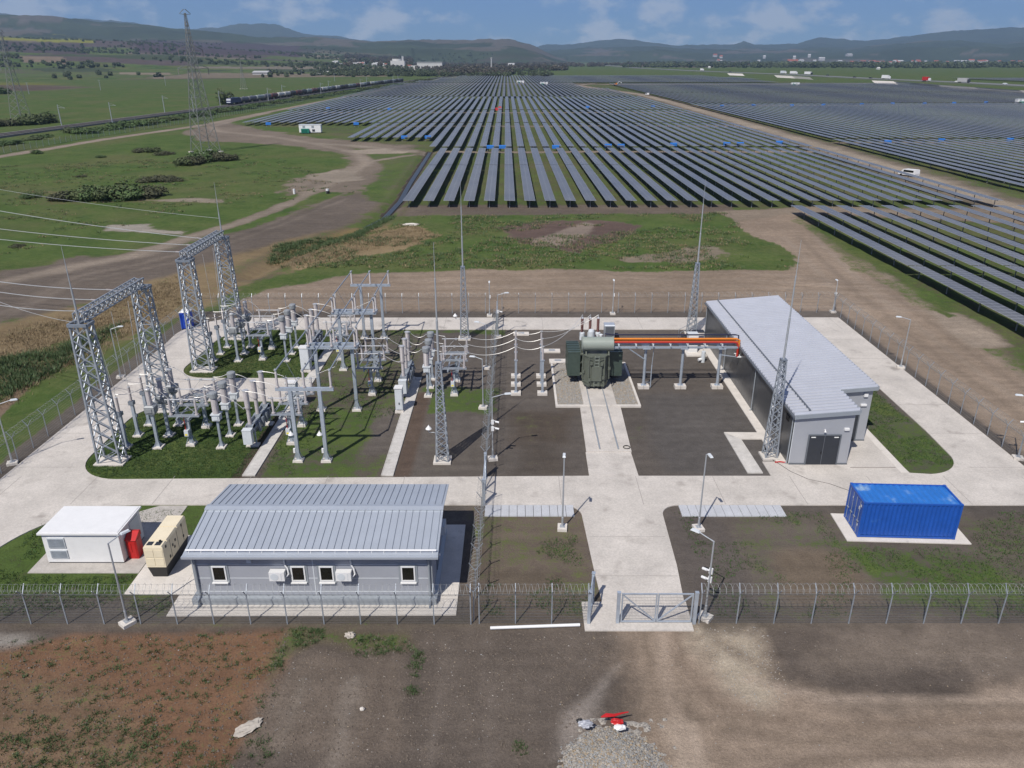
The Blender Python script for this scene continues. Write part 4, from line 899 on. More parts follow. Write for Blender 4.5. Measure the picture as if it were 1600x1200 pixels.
# --- busbar portals
def portal(x0, x1, y, wide, label, hoods):
    t = thing('busbar_portal', label, 'portal frame', ((x0+x1)/2, y, 0), 0, 'busbar portal frames'); c = (x0+x1)/2
    for x in (x0-c, x1-c):
        mb = MB(); mb.frus((.40, .36), (.37, .33), -.08, .16, x, 0); mb.build('foundation', M['conc2'], t)
        mb = MB(); mb.box(x-.13, x+.13, -.13, .13, .16, 5.82)
        for s in (-1, 1): mb.bar((x+s*.30, -.22, .16), (x+s*.1, -.1, .75), .05); mb.bar((x+s*.30, .22, .16), (x+s*.1, .1, .75), .05)
        lg = mb.build('leg', M['post'], t)
        if hoods:
            mb = MB(); mb.lathe([(.22, 2.28), (.20, 2.32), (.05, 2.52), (.02, 2.6)], 14, (x-.30, -.12, 0)); mb.bar((x-.3, -.12, 2.3), (x-.1, -.05, 2.1), .03); mb.build('hood_lamp', M['white'], lg)
            mb = MB(); mb.box(x-.28, x-.13, -.17, .0, .75, 1.1); mb.build('junction_box', M['white'], lg)
    ys_ = (-.42, .42) if wide else (0,)
    b = MB()
    for yy in ys_: b.box(-2.12, 2.12, yy-.11, yy+.11, 5.82, 6.06)
    if wide:
        for x in (-2.05, -.9, .9, 2.05): b.box(x-.07, x+.07, -.31, .31, 5.84, 6.04)
        for x in (x0-c, x1-c): b.bar((x, -.42, 5.82), (x, -.1, 5.35), .07); b.bar((x, .42, 5.82), (x, .1, 5.35), .07)
    b.build('beam', M['post'], t)
    for yy in ((-.52, .52) if wide else (0,)):
        for x in (-1.95, 0, 1.95):
            i = MB(); i.lathe([(.13, 6.06), (.13, 6.14), (.08, 6.18)], 10, (x, yy, 0)); i.shed(6.16, 7.28, .10, (x, yy, 0), dr=.025); i = i.build('insulator', M['porc'], t)
            q = MB(); q.cyl((x, yy, 7.28), (x, yy, 7.42), .07, n=8); q.box(x-.09, x+.09, yy-.09, yy+.09, 7.40, 7.5); q.build('clamp', M['alum'], i)
    return t
PX = -15.25
portal(-16.37, -14.23, 51.12, False, 'busbar portal nearest the control building, with white hood lamps', True)
portal(-16.75, -13.65, 60.25, True, 'double-beam busbar portal second from the control building', False)
portal(-16.75, -13.65, 69.6, True, 'double-beam busbar portal third from the control building', False)
portal(-16.37, -14.23, 78.85, False, 'busbar portal farthest back, beside the rear road', False)
mb = MB(); mb.box(-14.0, -13.88, 51.05, 51.2, 3.6, 3.72); 
for i, ex in enumerate((-1.95, 0, 1.95)):
    wch = ('left', 'middle', 'right')[i]
    for (ya, yb), nm in (((50.9, 60.0), 'nearest'), ((60.6, 69.3), 'middle'), ((69.9, 79.1), 'rear')):
        mb = MB(); mb.cyl((PX+ex, ya, 7.45), (PX+ex, yb, 7.45), .055, n=8); tag(mb.build('busbar_tube', M['galv']), f'{wch} aluminium busbar tube across the {nm} portal span', 'busbar', 'busbar tubes between the portals')
# --- control cabinets
def cabinet(x, y, w, d, h, label, src=[None]):
    t = thing('control_cabinet', label, 'cabinet', (x, y, 0), 0, 'light grey control cabinets')
    mb = MB(); mb.frus((w*.62, d*.62), (w*.58, d*.58), -.05, .22); mb.build('foundation', M['conc2'], t)
    mb = MB(); mb.box(-w/2, w/2, -d/2, d/2, .3, h); [mb.box(x_-.05, x_+.05, -d/2+.05, d/2-.05, .22, .3) for x_ in (-w/2+.1, w/2-.1)]; mb.build('body', M['ltgrey'], t)
    mb = MB(); mb.box(-w/2+.05, w/2-.05, -d/2-.02, -d/2, .38, h-.12); dr = mb.build('door', M['ltgrey'], t)
    mb = MB(); mb.box(-.03, .09, -d/2-.035, -d/2-.02, .8, 1.0); mb.build('handle', M['trimdk'], dr)
    mb = MB(); mb.prisma([(-d/2-.06, h), (d/2+.06, h), (d/2+.06, h+.04), (-d/2-.06, h+.12)], 'x', -w/2-.05, w/2+.05); mb.build('roof', M['white'], t)
cabinet(-9.9, 60.0, .62, .75, 2.25, 'light grey control cabinet beside the trench, on bare soil')
cabinet(-20.3, 69.35, .85, .85, 2.45, 'large light grey control cabinet at the rear lawn corner')
cabinet(-19.3, 60.9, .85, .8, 2.35, 'light grey control cabinet at the end of middle road')
# --- post insulators on the way to the transformer
for x, nm in ((.13, 'left'), (2.53, 'right')):
    for k, y in enumerate((63.63, 65.7, 67.72)):
        lb = f'thin post insulator on square footing, {nm} row, {PH[k]}'
        if x < 1 and k == 0:
            pi_ = t = thing('post_insulator', lb, 'post insulator', (x, y, 0), 0, 'post insulators before the transformer')
            mb = MB(); mb.box(-.45, .45, -.34, .34, -.06, .24); mb.build('foundation', M['conc2'], t)
            mb = MB(); mb.box(-.10, .10, -.10, .10, .24, 3.3); mb.box(-.16, .16, -.16, .16, .24, .28); mb.box(-.15, .15, -.15, .15, 3.3, 3.34); mb.build('post', M['post'], t)
            mb = MB(); mb.shed(3.34, 4.42, .10, dr=.025); mb.build('insulator', M['porc'], t)
            mb = MB(); mb.cyl((0, 0, 4.42), (0, 0, 4.6), .05); mb.box(-.12, .12, -.05, .05, 4.58, 4.66); mb.build('clamp', M['alum'], t)
        else: dup(pi_, (x, y, 0), None, lb)

# --- conductors
def sag(a, b, s, n=12):
    a = Vector(a); b = Vector(b); return [tuple(a.lerp(b, i/n)-Vector((0, 0, s*4*(i/n)*(1-i/n)))) for i in range(n+1)]
def cable(pts, r, label, group, m='alumw'):
    mb = MB(); mb.path(pts, r, 5); tag(mb.build('conductor_cable', M[m]), label, 'cable', group)
for ys_, bay, gy in ((YF, 'front lawn bay', (52.9, 55.65, 58.4)), (YBk, 'rear lawn bay', (71.4, 74.2, 77.0))):
    for k, y in enumerate(ys_):
        p = PH[k]; gr = 'conductors of the line bays'
        cable(sag((-30.7, gy[k], 10.4), (-30.45, y, 4.55), -.12, 6), .016, f'thin dropper from gantry beam to surge arrester, {bay}, {p}', gr, 'alum')
        cable(sag((-30.45, y, 4.55), (-27.95, y, 5.28), .25), .022, f'slack cable from surge arrester to voltage transformer, {bay}, {p}', gr)
        cable(sag((-27.95, y, 5.28), (-26.55, y, 4.3), -.18), .022, f'arched cable from voltage transformer to disconnector, {bay}, {p}', gr)
        cable(sag((-24.45, y, 4.3), (-23.35, y, 4.55), .10, 6)+sag((-22.6, y, 4.55), (-20.8, y, 3.28), -.22), .023, f'pale cable through current transformer to breaker, {bay}, {p}', gr)
        cable(sag((-20.5, y, 4.78), (-18.7, y, 4.34), -.10), .023, f'pale cable from breaker top to disconnector, {bay}, {p}', gr)
        cable([(-16.65, y, 4.3), (-16.3+.9*k, y, 5.2), (PX+(-1.95, 0, 1.95)[k], y, 7.4)], .018, f'dropper from busbar tube to disconnector, {bay}, {p}', gr)
for k, y in enumerate(YT):
    p = PH[k]; gr = 'conductors of the transformer bay'; yf = (63.63, 65.7, 67.72)[k]
    cable([(PX+(-1.95, 0, 1.95)[k], y, 7.4), (-14.6+.3*k, y, 5.3), (-13.9, y, 4.3)], .018, f'dropper from busbar tube to the bare soil disconnector, {p}', gr)
    cable(sag((-11.9, y, 4.3), (-10.2, y, 3.3), .18), .023, f'slack cable from disconnector to trench breaker, {p}', gr)
    cable(sag((-9.8, y+.1, 4.78), (-8.2, y, 4.52), .45), .023, f'deeply sagging cable from breaker to current transformer, {p}', gr)
    cable(sag((-7.4, y, 4.52), (-6.45, y, 4.3), .03, 5), .03, f'short cable from current transformer to inner fence disconnector, {p}', gr)
    cable(sag((-4.4, y, 4.3), (.13, yf, 4.62), .55, 14)+sag((.13, yf, 4.62), (2.53, yf, 4.62), .30, 10)[1:]+sag((2.53, yf, 4.62), (6.42+.75*k, 68.9, 5.85), .55, 14)[1:], .024, f'long pale cable over the inner fence to the transformer, {p}', gr)
# overhead line leaving to the left
for nm, gy, pys, ex in (('rear', (71.4, 74.2, 77.0), (373, 356, 325), 0), ('front', (52.9, 55.65, 58.4), (472, 452, 437), 0)):
    for k, y in enumerate(gy):
        # far end 75 m along the line of sight that the conductor follows at the picture's edge
        A = Vector((-30.9, y, 11.2)); d = FW+RT*((-60-800)/CF)+UP*((600-pys[k]+6)/CF); B = Vector((0, 0, CH))+d*(62 if nm == 'front' else 82)
        u = (B-A).normalized(); q = A+u*1.5
        mb = MB(); mb.shed(0, 1.3, .085, dr=.03); o = mb.build('insulator_string', M['porc']); o.rotation_euler = u.to_track_quat('Z', 'Y').to_euler(); o.location = A+u*.15
        tag(o, f'tension insulator string on the {nm} gantry beam, {PH[k]}', 'insulator', 'tension insulator strings of the gantries')
        far = A+(B-A)*3.0; far.z = B.z+(B.z-A.z)*.9+2
        cable([tuple(A+u*.1)]+sag(q, B, .25, 10)+sag(B, far, 1.2, 10)[1:], .030, f'overhead line conductor running left from the {nm} gantry, {PH[k]}', 'overhead line conductors', 'alum')
for A, py, dist, l in (((-30.4, 79.0, 13.0), 289, 90, 'thin overhead earth wire above the rear gantry'), ((-31, 51, 11.1), 455, 58, 'thin overhead earth wire above the front gantry')):
    d = FW+RT*((-40-800)/CF)+UP*((600-py)/CF); B = Vector((0, 0, CH))+d*dist; A = Vector(A)
    cable(sag(A, B, .3, 10)+sag(B, A+(B-A)*3, 1.5, 8)[1:], .016, l, 'overhead line conductors', 'alum')

# --- power transformer on its gravel pit
flat('gravel', [(3.72, 60.9), (10.92, 60.9), (10.92, 71.0), (3.72, 71.0)], M['gravel'], -.1, .09)
mb = MB()
for a, b, c, d in ((3.6, 11.05, 60.72, 60.95), (3.6, 11.05, 70.95, 71.15), (3.6, 3.8, 60.96, 70.94), (10.85, 11.05, 60.96, 70.94)): mb.box(a, b, c, d, -.08, .2)
tag(mb.build('kerb', M['conc2']), kind='structure')
flat('path', [(5.45, 48.75), (9.05, 48.75), (9.0, 52.4), (5.5, 52.4)], M['conc'], -.06, .075)
flat('path', [(5.55, 52.4), (9.05, 52.4), (9.25, 60.72), (5.72, 60.72)], M['conc'], -.06, .14)
flat('path', [(6.05, 60.9), (8.95, 60.9), (8.95, 70.9), (6.05, 70.9)], M['conc'], -.06, .22)
for x in (6.62, 8.06): mb = MB(); mb.box(x-.045, x+.045, 52.7, 70.5, .13, .245); tag(mb.build('rail', M['trim']), kind='structure')
t = thing('power_transformer', 'large green-grey oil transformer with conservator drum and side radiators, on gravel', 'transformer', (7.42, 67.0, .22))
mb = MB(); oct_ = [(-.72, -2.75), (.72, -2.75), (1.08, -2.2), (1.08, 2.4), (.7, 2.75), (-.7, 2.75), (-1.08, 2.4), (-1.08, -2.2)]
mb.prism(oct_, .28, 3.12); mb.prism([(x*1.05, y*1.03) for x, y in oct_], 3.12, 3.22)
mb.prism([(x*1.05, y*1.03) for x, y in oct_], .62, .70)
for x in (-.7, -.25, .25, .7): mb.box(x-.05, x+.05, -2.86, -2.74, .3, 3.1)
for y in (-1.8, -.9, 0, .9, 1.8): mb.box(-1.18, -1.07, y-.05, y+.05, .3, 3.1); mb.box(1.07, 1.18, y-.05, y+.05, .3, 3.1)
tk = mb.build('tank', M['green'], t)
mb = MB(); mb.box(-.45, .45, -3.0, -2.86, .9, 2.3); mb.build('control_box', M['green'], tk)
for x in (-.72, .64): mb = MB(); mb.box(x-.12, x+.2, -2.7, 2.7, .02, .27); mb.build('wheel_beam', M['dark'], t)
mb = MB(); mb.cyl((-1.25, -1.95, 4.15), (1.45, -1.95, 4.15), .62, n=24); mb.cyl((-1.33, -1.95, 4.15), (-1.25, -1.95, 4.15), .66, n=24); mb.cyl((1.45, -1.95, 4.15), (1.50, -1.95, 4.15), .66, n=24); cn = mb.build('conservator', M['greenlt'], t, smooth=True)
mb = MB()
for x in (-.95, 1.1): mb.bar((x, -1.95, 3.22), (x, -1.95, 3.6), .14, .3); mb.bar((x, -2.5, 3.2), (x, -2.1, 3.62), .08)
mb.bar((-.8, -2.72, 3.0), (.8, -2.72, 3.0), .08); mb.bar((-.75, -2.8, 2.4), (.75, -2.8, 3.0), .06); mb.bar((.75, -2.8, 2.4), (-.75, -2.8, 3.0), .06)
mb.build('conservator_support', M['green'], t)
for s in (-1, 1):
    for k in range(7):
        y = -1.2+.46*k; r_ = MB(); x0, x1 = (1.36, 2.52) if s > 0 else (-2.52, -1.36)
        r_.box(x0, x1, y-.085, y+.085, .85, 3.0); r_.box(x0, x1, y-.12, y+.12, 2.96, 3.12); r_.box(x0, x1, y-.12, y+.12, .74, .88); r_.build('radiator', M['greendk'], t)
    r_ = MB()
    for z in (.95, 2.9): r_.cyl((s*1.05, -1.3, z), (s*1.36, -1.3, z), .1, n=10); r_.cyl((s*1.30, -1.4, z), (s*1.30, 1.7, z), .09, n=10)
    for y in (-1.2, 1.5): r_.bar((s*1.05, y, 2.3), (s*2.4, y, .7), .07)
    r_.build('header_pipe', M['green'], t)
    for y in (-.6, .9): f = MB(); f.cyl((s*1.95, y, .38), (s*1.95, y, .70), .42, n=18); f.cyl((s*1.95, y, .70), (s*1.95, y, .73), .46, n=18); f.build('cooling_fan', M['dark'], t)
for k, x in enumerate((-1.0, -.25, .5)):
    b = MB(); b.lathe([(.24, 3.22), (.24, 3.9), (.2, 3.95)], 14, (x, 1.75, 0)); tu = b.build('turret', M['ltgrey'], t)
    b = MB(); b.shed(3.95, 5.25, .14, (x, 1.9, 0), dr=.03, n=12); b.build('bushing', M['brown'], tu)
    b = MB(); b.cyl((x, 1.9, 5.25), (x, 1.9, 5.65), .035); b.lathe([(.08, 5.25), (.13, 5.3), (.08, 5.4)], 10, (x, 1.9, 0)); b.build('terminal', M['alum'], tu)
for k in range(4): b = MB(); b.shed(3.22, 3.85+.1*(k % 2), .09, (.15+.3*k, .35, 0), dr=.025); b.cyl((.15+.3*k, .35, 3.85), (.15+.3*k, .35, 4.15), .03); b.build('low_voltage_bushing', M['brown'], t)
mb = MB(); mb.lathe([(.3, 3.22), (.3, 4.3), (.24, 4.45), (.05, 4.5)], 16, (-.2, 1.05, 0)); mb.lathe([(.2, 3.22), (.2, 3.9), (.05, 3.98)], 12, (.75, 1.2, 0)); mb.build('tap_changer', M['ltgrey'], t)
mb = MB()
mb.tube([(-1.0, -1.95, 3.6), (-1.0, -1.3, 3.45), (-.6, .2, 3.4)], .06); mb.tube([(-1.2, -2.2, 3.3), (-1.25, -2.4, 1.0)], .05); mb.tube([(1.15, -2.3, 3.2), (1.2, -2.45, .9)], .05); mb.tube([(.3, -2.95, 2.6), (.3, -2.9, .5)], .04); mb.tube([(-.3, -2.9, 3.1), (-.3, -2.95, 1.5), (-.6, -2.9, .5)], .04)
for x, y, z in ((-.5, -2.92, 2.6), (.45, -2.93, 2.55), (-.62, -2.9, 1.0), (.62, -2.9, 1.2), (.2, -2.93, .55), (-1.15, -2.3, 1.6), (1.2, -2.3, 1.9)): mb.box(x-.11, x+.11, y-.12, y+.08, z-.13, z+.13)
mb.build('oil_pipe', M['green'], t)
for x, y in ((-.55, -.6), (.5, -.75), (-.75, .2), (.85, .4), (-.1, -.2)): mb = MB(); mb.box(x-.16, x+.16, y-.16, y+.16, 3.22, 3.5); mb.lathe([(.1, 3.5), (.1, 3.75), (.04, 3.8)], 10, (x, y, 0)); mb.build('valve', M['greenlt'], t)
mb = MB(); mb.path([(-.55, -.6, 3.7), (-.3, -1.0, 3.9), (0, -1.5, 4.0)], .05, 8); mb.path([(.5, -.75, 3.7), (.45, -1.1, 3.9), (.4, -1.5, 4.0)], .05, 8); mb.build('relay_pipe', M['greenlt'], t)
mb = MB(); [mb.bar((x, -2.9, .3), (x, -2.9, 3.3), .035) for x in (-.18, .18)]; [mb.bar((-.18, -2.9, .5+.3*k), (.18, -2.9, .5+.3*k), .03) for k in range(10)]; mb.build('ladder', M['greenlt'], t)
# bus bridge
t = thing('busbar_bridge', 'orange and red covered busbar bridge on steel posts from transformer to hall', 'busbar bridge', (0, 0, 0))
for x in (11.92, 15.32, 18.72):
    mb = MB(); mb.box(x-.52, x-.02, 64.75, 65.45, -.06, .3); mb.box(x+.02, x+.5, 64.75, 65.45, -.06, .3); mb.build('foundation', M['conc2'], t)
    mb = MB(); mb.cyl((x, 65.1, .3), (x, 65.1, 3.95), .13, n=12); mb.box(x-.24, x+.24, 64.9, 65.3, .3, .34); mb.box(x-.34, x+.34, 64.6, 65.6, 3.95, 4.05); mb.build('post', M['post'], t)
mb = MB(); mb.box(8.9, 20.1, 64.62, 64.76, 4.05, 4.22); mb.box(8.9, 20.1, 65.48, 65.62, 4.05, 4.22)
for x in np.arange(9.4, 20.0, 1.55): mb.box(x-.06, x+.06, 64.5, 65.75, 4.22, 4.30)
mb.bar((10.2, 64.7, 4.1), (11.8, 65.0, 2.9), .09); mb.build('beam', M['post'], t)
for x in np.arange(9.4, 20.0, 1.55):
    mb = MB()
    for y in (64.72, 65.12, 65.52): mb.lathe([(.06, 4.30), (.075, 4.4), (.06, 4.5)], 8, (x, y, 0))
    mb.build('insulator', M['ltgrey'], t)
for y, m, l in ((64.72, 'redbus', 'red cover'), (65.12, 'orange', 'orange cover'), (66.05, 'navy', 'navy cover')):
    k = (y-64.72); mb = MB(); zc = 4.62 if m != 'navy' else 4.86; mb.path([(8.3, y+.3, zc), (9.0, y, zc), (19.7+k*.35, y, zc), (20.0+k*.35, y, zc-.07), (20.12+k*.3, y, 4.2), (20.12+k*.3, y, 3.25)], .06 if m == 'navy' else .095, 10); o = mb.build('busbar_cover', M[m], t); o['label'] = l
mb = MB(); mb.path([(8.9, 65.0, 4.84), (20.0, 65.0, 4.84), (20.28, 65.0, 4.7), (20.28, 65.0, 3.3)], .09, 10); o = mb.build('busbar_cover', M['orange'], t); o['label'] = 'orange cover'
for k in range(3): mb = MB(); mb.cyl((20.1, 64.7+.45*k, 3.2), (20.55, 64.7+.45*k, 3.2), .07, n=10); mb.build('wall_bushing', M['white'], t)
mb = MB(); mb.bar((18.8, 65.0, 3.3), (20.4, 64.9, 3.1), .07); mb.build('bracket', M['post'], t)
mb = MB(); mb.cyl((12.55, 65.0, .1), (12.55, 65.0, 2.3), .05); mb.cyl((12.55, 65.0, 2.3), (12.65, 65.0, 4.4), .03); mb.bar((12, 65.05, 1.6), (12.6, 65, 1.6), .03); mb.bar((12, 65.05, .6), (12.6, 65, .6), .03); mb.build('earthing_rod', M['post'], t)
# hoses, pits, small cabinets behind
mb = MB(); mb.path([(8.75+.26*cos(a), 53.0+.26*sin(a), .17+.012*a/6.28) for a in np.linspace(0, 6.28*3, 50)], .025, 5); tag(mb.build('coiled_cable', M['black']), 'small black coil of cable lying on the transformer apron', 'cable')
for x, y, l in ((.75, 80.0, 'white concrete pit cover near the rear road'), (4.35, 71.7, 'white concrete pit cover beside the transformer gravel'), (3.9, 74.6, 'small white pit cover behind the transformer gravel')):
    t = thing('pit_cover', l, 'pit cover', (x, y, 0)); mb = MB(); mb.box(-.85, .85, -.45, .45, -.05, .16); mb.build('frame', M['conc2'], t); mb = MB(); mb.box(-.32, .32, -.16, .16, .16, .2); mb.build('lid', M['trim'], t)
t = thing('equipment_box', 'blue-grey metal box behind the transformer, by the rear road', 'equipment box', (10.3, 78.9, 0))
mb = MB(); mb.box(-.55, .55, -.5, .5, .15, 1.5); mb.build('body', M['trim'], t); mb = MB(); mb.frus((.6, .55), (.52, .45), 1.5, 1.62); mb.build('roof', M['roofs'], t); mb = MB(); mb.box(-.45, .45, -.52, -.5, .3, 1.4); mb.build('door', M['trimdk'], t); mb = MB(); mb.box(.6, 1.0, -.3, .2, 0, .5); mb.build('pump', M['black'], t)
t = thing('auxiliary_kiosk', 'white auxiliary cabinet on pale slab beside the hall, below the busbar bridge', 'cabinet', (18.35, 74.4, 0))
mb = MB(); mb.box(-.75, 1.3, -1.3, .6, -.05, .14); mb.build('foundation', M['conc2'], t); mb = MB(); mb.box(-.5, .5, -.4, .4, .14, 2.05); mb.build('body', M['white'], t); mb = MB(); mb.frus((.55, .45), (.5, .4), 2.05, 2.14); mb.build('roof', M['ltgrey'], t); mb = MB(); mb.box(-.42, .42, -.42, -.4, .3, 1.9); mb.build('door', M['white'], t)
t = thing('valve_post', 'short white ventilation pipe post beside the hall wall', 'pipe', (18.9, 71.6, 0))
mb = MB(); mb.cyl((0, 0, 0), (0, 0, 1.15), .2, n=12); mb.build('pipe', M['ltgrey'], t); mb = MB(); mb.cyl((-.2, -.05, .35), (-.5, -.15, .3), .16, n=10); mb.build('cap', M['white'], t)
t = thing('access_stair', 'dark steel access stair with handrail at the hall rear corner', 'stair', (19.3, 78.2, 0))
mb = MB()
for k in range(6): mb.box(-1.5+.28*k, -1.22+.28*k, -.45, .45, .16*k+.12, .16*k+.17)
mb.box(.18, 1.15, -.45, .45, .96, 1.02); mb.build('tread', M['dark'], t)
mb = MB()
for y in (-.45, .45): mb.bar((-1.5, y, 1.0), (.2, y, 2.0), .04); mb.bar((.2, y, 2.0), (1.15, y, 2.0), .04); [mb.bar((x, y, .1+(x+1.5)*.5), (x, y, 1.0+(x+1.5)*.59), .04) for x in (-1.5, -.65, .2)]
mb.build('handrail', M['galv'], t)
# --- cable trench covers and slab rows
def slabrow(name, x0, x1, y0, y1, n, along, m, label):
    mb = MB()
    for i in range(n):
        if along == 'y': a, b = y0+(y1-y0)*i/n, y0+(y1-y0)*(i+1)/n; mb.box(x0+.06, x1-.06, a+.012, b-.012, -.02, .085)
        else: a, b = x0+(x1-x0)*i/n, x0+(x1-x0)*(i+1)/n; mb.box(a+.015, b-.015, y0, y1, -.02, .08)
    if along == 'y': mb.box(x0, x0+.05, y0, y1, -.05, .10); mb.box(x1-.05, x1, y0, y1, -.05, .10)
    tag(mb.build(name, m), kind='structure')
slabrow('path', -9.75, -8.85, 48.75, 67.5, 38, 'y', M['slab'], '')
slabrow('path', -19.9, -18.95, 48.75, 81.5, 66, 'y', M['slab'], '')
M['slabb'] = mat('blue_grey_slab', (.40, .41, .43), .8, 0, .1, 1.2, fine=.08, fs=12)
slabrow('pavement', -2.0, 4.0, 43.42, 44.76, 11, 'x', M['slabb'], ''); slabrow('pavement', 11.15, 18.1, 43.42, 44.76, 12, 'x', M['slabb'], '')

# ------------------------------------------------------------------ fences
def fpost_mesh():
    mb = MB(); mb.box(-.03, .03, -.02, .02, -.1, 1.95)
    for s in (-1, 1): mb.bar((0, 0, 1.93), (0, s*.34, 2.42), .045, .03)
    return mb
FP = None
def fence(label, a, b, vs=.05, step=2.0, coil=.34, cr=.30, arm=True):
    global FP
    a = Vector((*a, 0)); b = Vector((*b, 0)); Ln = (b-a).length; rz = atan2(b.y-a.y, b.x-a.x)
    t = thing('fence', label, 'fence', a, rz)
    n = max(1, round(Ln/step))
    for i in range(n+1):
        if FP is None: FP = o = fpost_mesh().build('post', M['galv'], t)
        else: o = FP.copy(); COL.objects.link(o); o.parent = t
        o.location = (Ln*i/n, 0, 0); o.rotation_euler = (0, 0, 0)
    mb = MB(); r = .0028
    for x in np.arange(vs/2, Ln, vs):
        mb.add([(x-r, .024, .04), (x+r, .024, .04), (x+r, .024, 1.93), (x-r, .024, 1.93)], [(0, 1, 2, 3)])
    for z in np.arange(.06, 1.95, .2):
        mb.box(0, Ln, .028, .035, z-.005, z+.005)
    mb.box(0, Ln, .026, .036, 1.91, 1.925)
    mb.build('wire_mesh', M['wire'], t)
    P = []; k = int(Ln/coil*12)
    for i in range(k+1):
        th = 2*pi*i/12; w_ = 1+.08*sin(i*.37); P.append((Ln*i/k, cr*w_*cos(th), 2.28+cr*w_*sin(th)))
    mb = MB(); v = []; f = []
    for i, p in enumerate(P):
        for dx, dz in ((-.0065, 0), (.0065, .004), (0, -.0075)): v.append((p[0]+dx, p[1]+dz*.6, p[2]+dz))
    for i in range(len(P)-1):
        for j in range(3): f.append((i*3+j, i*3+(j+1) % 3, i*3+3+(j+1) % 3, i*3+3+j))
    mb.add(v, f)
    for z, y in ((2.1, -.16), (2.1, .16), (2.38, -.3), (2.38, .3)): mb.box(0, Ln, y-.003, y+.003, z-.003, z+.003)
    mb.build('razor_wire', M['razor'], t)
    return t
fence('front mesh fence with razor wire, left of the inner fence, before the control building', (-38, 32.9), (-2.35, 32.9))
fence('short front mesh fence with razor wire left of the gates', (-1.9, 32.95), (3.95, 32.95))
fence('front mesh fence with razor wire right of the steel gate', (9.95, 32.98), (38.2, 33.0))
fence('left side mesh fence with razor wire along the grassy ditch', (-38, 33.1), (-37.3, 87.4), .12)
fence('rear mesh fence with razor wire before the tan bare strip', (-37.2, 87.5), (38.2, 87.9), .16, coil=.7)
fence('right side mesh fence with razor wire beside the solar field track', (38.2, 87.7), (38.2, 33.2), .12)
fence('inner mesh fence running from front fence to cross road', (-2.2, 33.15), (-2.1, 44.5), .10)
fence('inner mesh fence dividing the switchyard from transformer yard', (-2.1, 48.9), (-2.0, 81.4), .12)
def swing_gate(label, a, b, h=1.95, cat='gate', nleaf=2):
    a = Vector((*a, 0)); b = Vector((*b, 0)); Ln = (b-a).length; t = thing('gate', label, cat, a, atan2(b.y-a.y, b.x-a.x))
    for x in (0, Ln): p = MB(); p.box(x-.085, x+.085, -.085, .085, -.1, h+.1); p.box(x-.1, x+.1, -.1, .1, h+.1, h+.13); p.build('post', M['post'], t)
    for k in range(nleaf):
        x0, x1 = .14+(Ln-.28)*k/nleaf+.02, .14+(Ln-.28)*(k+1)/nleaf-.02; l = MB()
        for z in (.14, h): l.bar((x0, 0, z), (x1, 0, z), .07)
        for x in (x0+.035, x1-.035): l.box(x-.035, x+.035, -.035, .035, .17, h-.03)
        l.bar((x0+.05, 0, h-.05) if k == 0 else (x1-.05, 0, h-.05), (x1-.05, 0, .2) if k == 0 else (x0+.05, 0, .2), .06)
        lf = l.build('leaf', M['post'], t)
        m_ = MB(); [m_.add([(x-.0028, .02, .14), (x+.0028, .02, .14), (x+.0028, .02, h), (x-.0028, .02, h)], [(0, 1, 2, 3)]) for x in np.arange(x0, x1, .08)]; [m_.box(x0, x1, .024, .030, z-.004, z+.004) for z in np.arange(.3, h, .2)]; m_.build('wire_mesh', M['wire'], lf)
    return t
swing_gate('closed two-leaf steel drive gate with diagonal braces in the front fence', (5.55, 32.98), (9.68, 32.98))
swing_gate('narrow pedestrian gate standing open beside the drive gate', (4.0, 32.95), (4.35, 34.6), 2.0, 'gate', 1)
swing_gate('inner steel gate across the front cross road', (-2.1, 44.85), (-2.1, 48.6), 1.9)
swing_gate('inner steel gate across the rear road', (-2.0, 81.7), (-2.0, 85.7), 1.9)
mb = MB(); mb.prism([G(919, 934), G(928, 987), G(1080, 988), G(1076, 958), G(1060, 930)][::-1] and [(3.75, 32.35), (9.55, 32.35), (9.6, 34.7), (3.75, 34.7)], -.1, .062); tag(mb.build('pavement', M['conc']), kind='structure')
# ------------------------------------------------------------------ lamp posts
LP = {}
def lamp(x, y, h, rz, label, arm=1.0, cams=0, fsz=.36):
    t = thing('lamp_post', label, 'lamp post', (x, y, 0), rz, 'lamp posts of the yard')
    mb = MB(); mb.box(-fsz, fsz, -fsz*.85, fsz*.85, -.1, .2); mb.build('foundation', M['conc2'], t)
    mb = MB(); mb.box(-.16, .16, -.16, .16, .2, .23); mb.path([(0, 0, .2), (0, 0, .9), (0, 0, .92), (0, 0, h)], [.075, .07, .055, .042], 8)
    mb.path([(0, 0, h-.02), (arm*.5, 0, h+.08), (arm, 0, h+.2)], .03, 6); mb.build('pole', M['pole'], t)
    mb = MB(); mb.frus((.26, .1), (.2, .07), h+.16, h+.25, arm+.18, 0); hd = mb.build('lamp_head', M['ltgrey'], t)
    mb = MB(); mb.box(arm, arm+.38, -.08, .08, h+.14, h+.158); mb.build('lens', M['white'], hd)
    for k in range(cams):
        z = h*.62-.55*k; mb = MB(); mb.box(.04, .2, -.05, .05, z, z+.05); mb.cyl((.2, -.03, z-.02), (.48, -.1, z-.08), .075, n=10); mb.box(-.1, .1, -.14, -.04, z-.2, z+.15); mb.build('camera', M['white'], t)
Q = lambda px, py: G(px, py)
lamp(3.1, 42.0, 5.5, radians(-95), 'tall lamp post beside slab row on the front soil left of the drive', .35)
lamp(11.9, 41.95, 5.5, radians(-80), 'tall lamp post beside slab row on the front soil right of the drive', .35)
lamp(*Q(200, 975), 5.2, radians(52), 'lamp post before the white kiosk and generator, behind front fence', .75)
lamp(*Q(1101, 966), 5.0, radians(140), 'lamp post with cameras beside the closed drive gate', .9, 2)
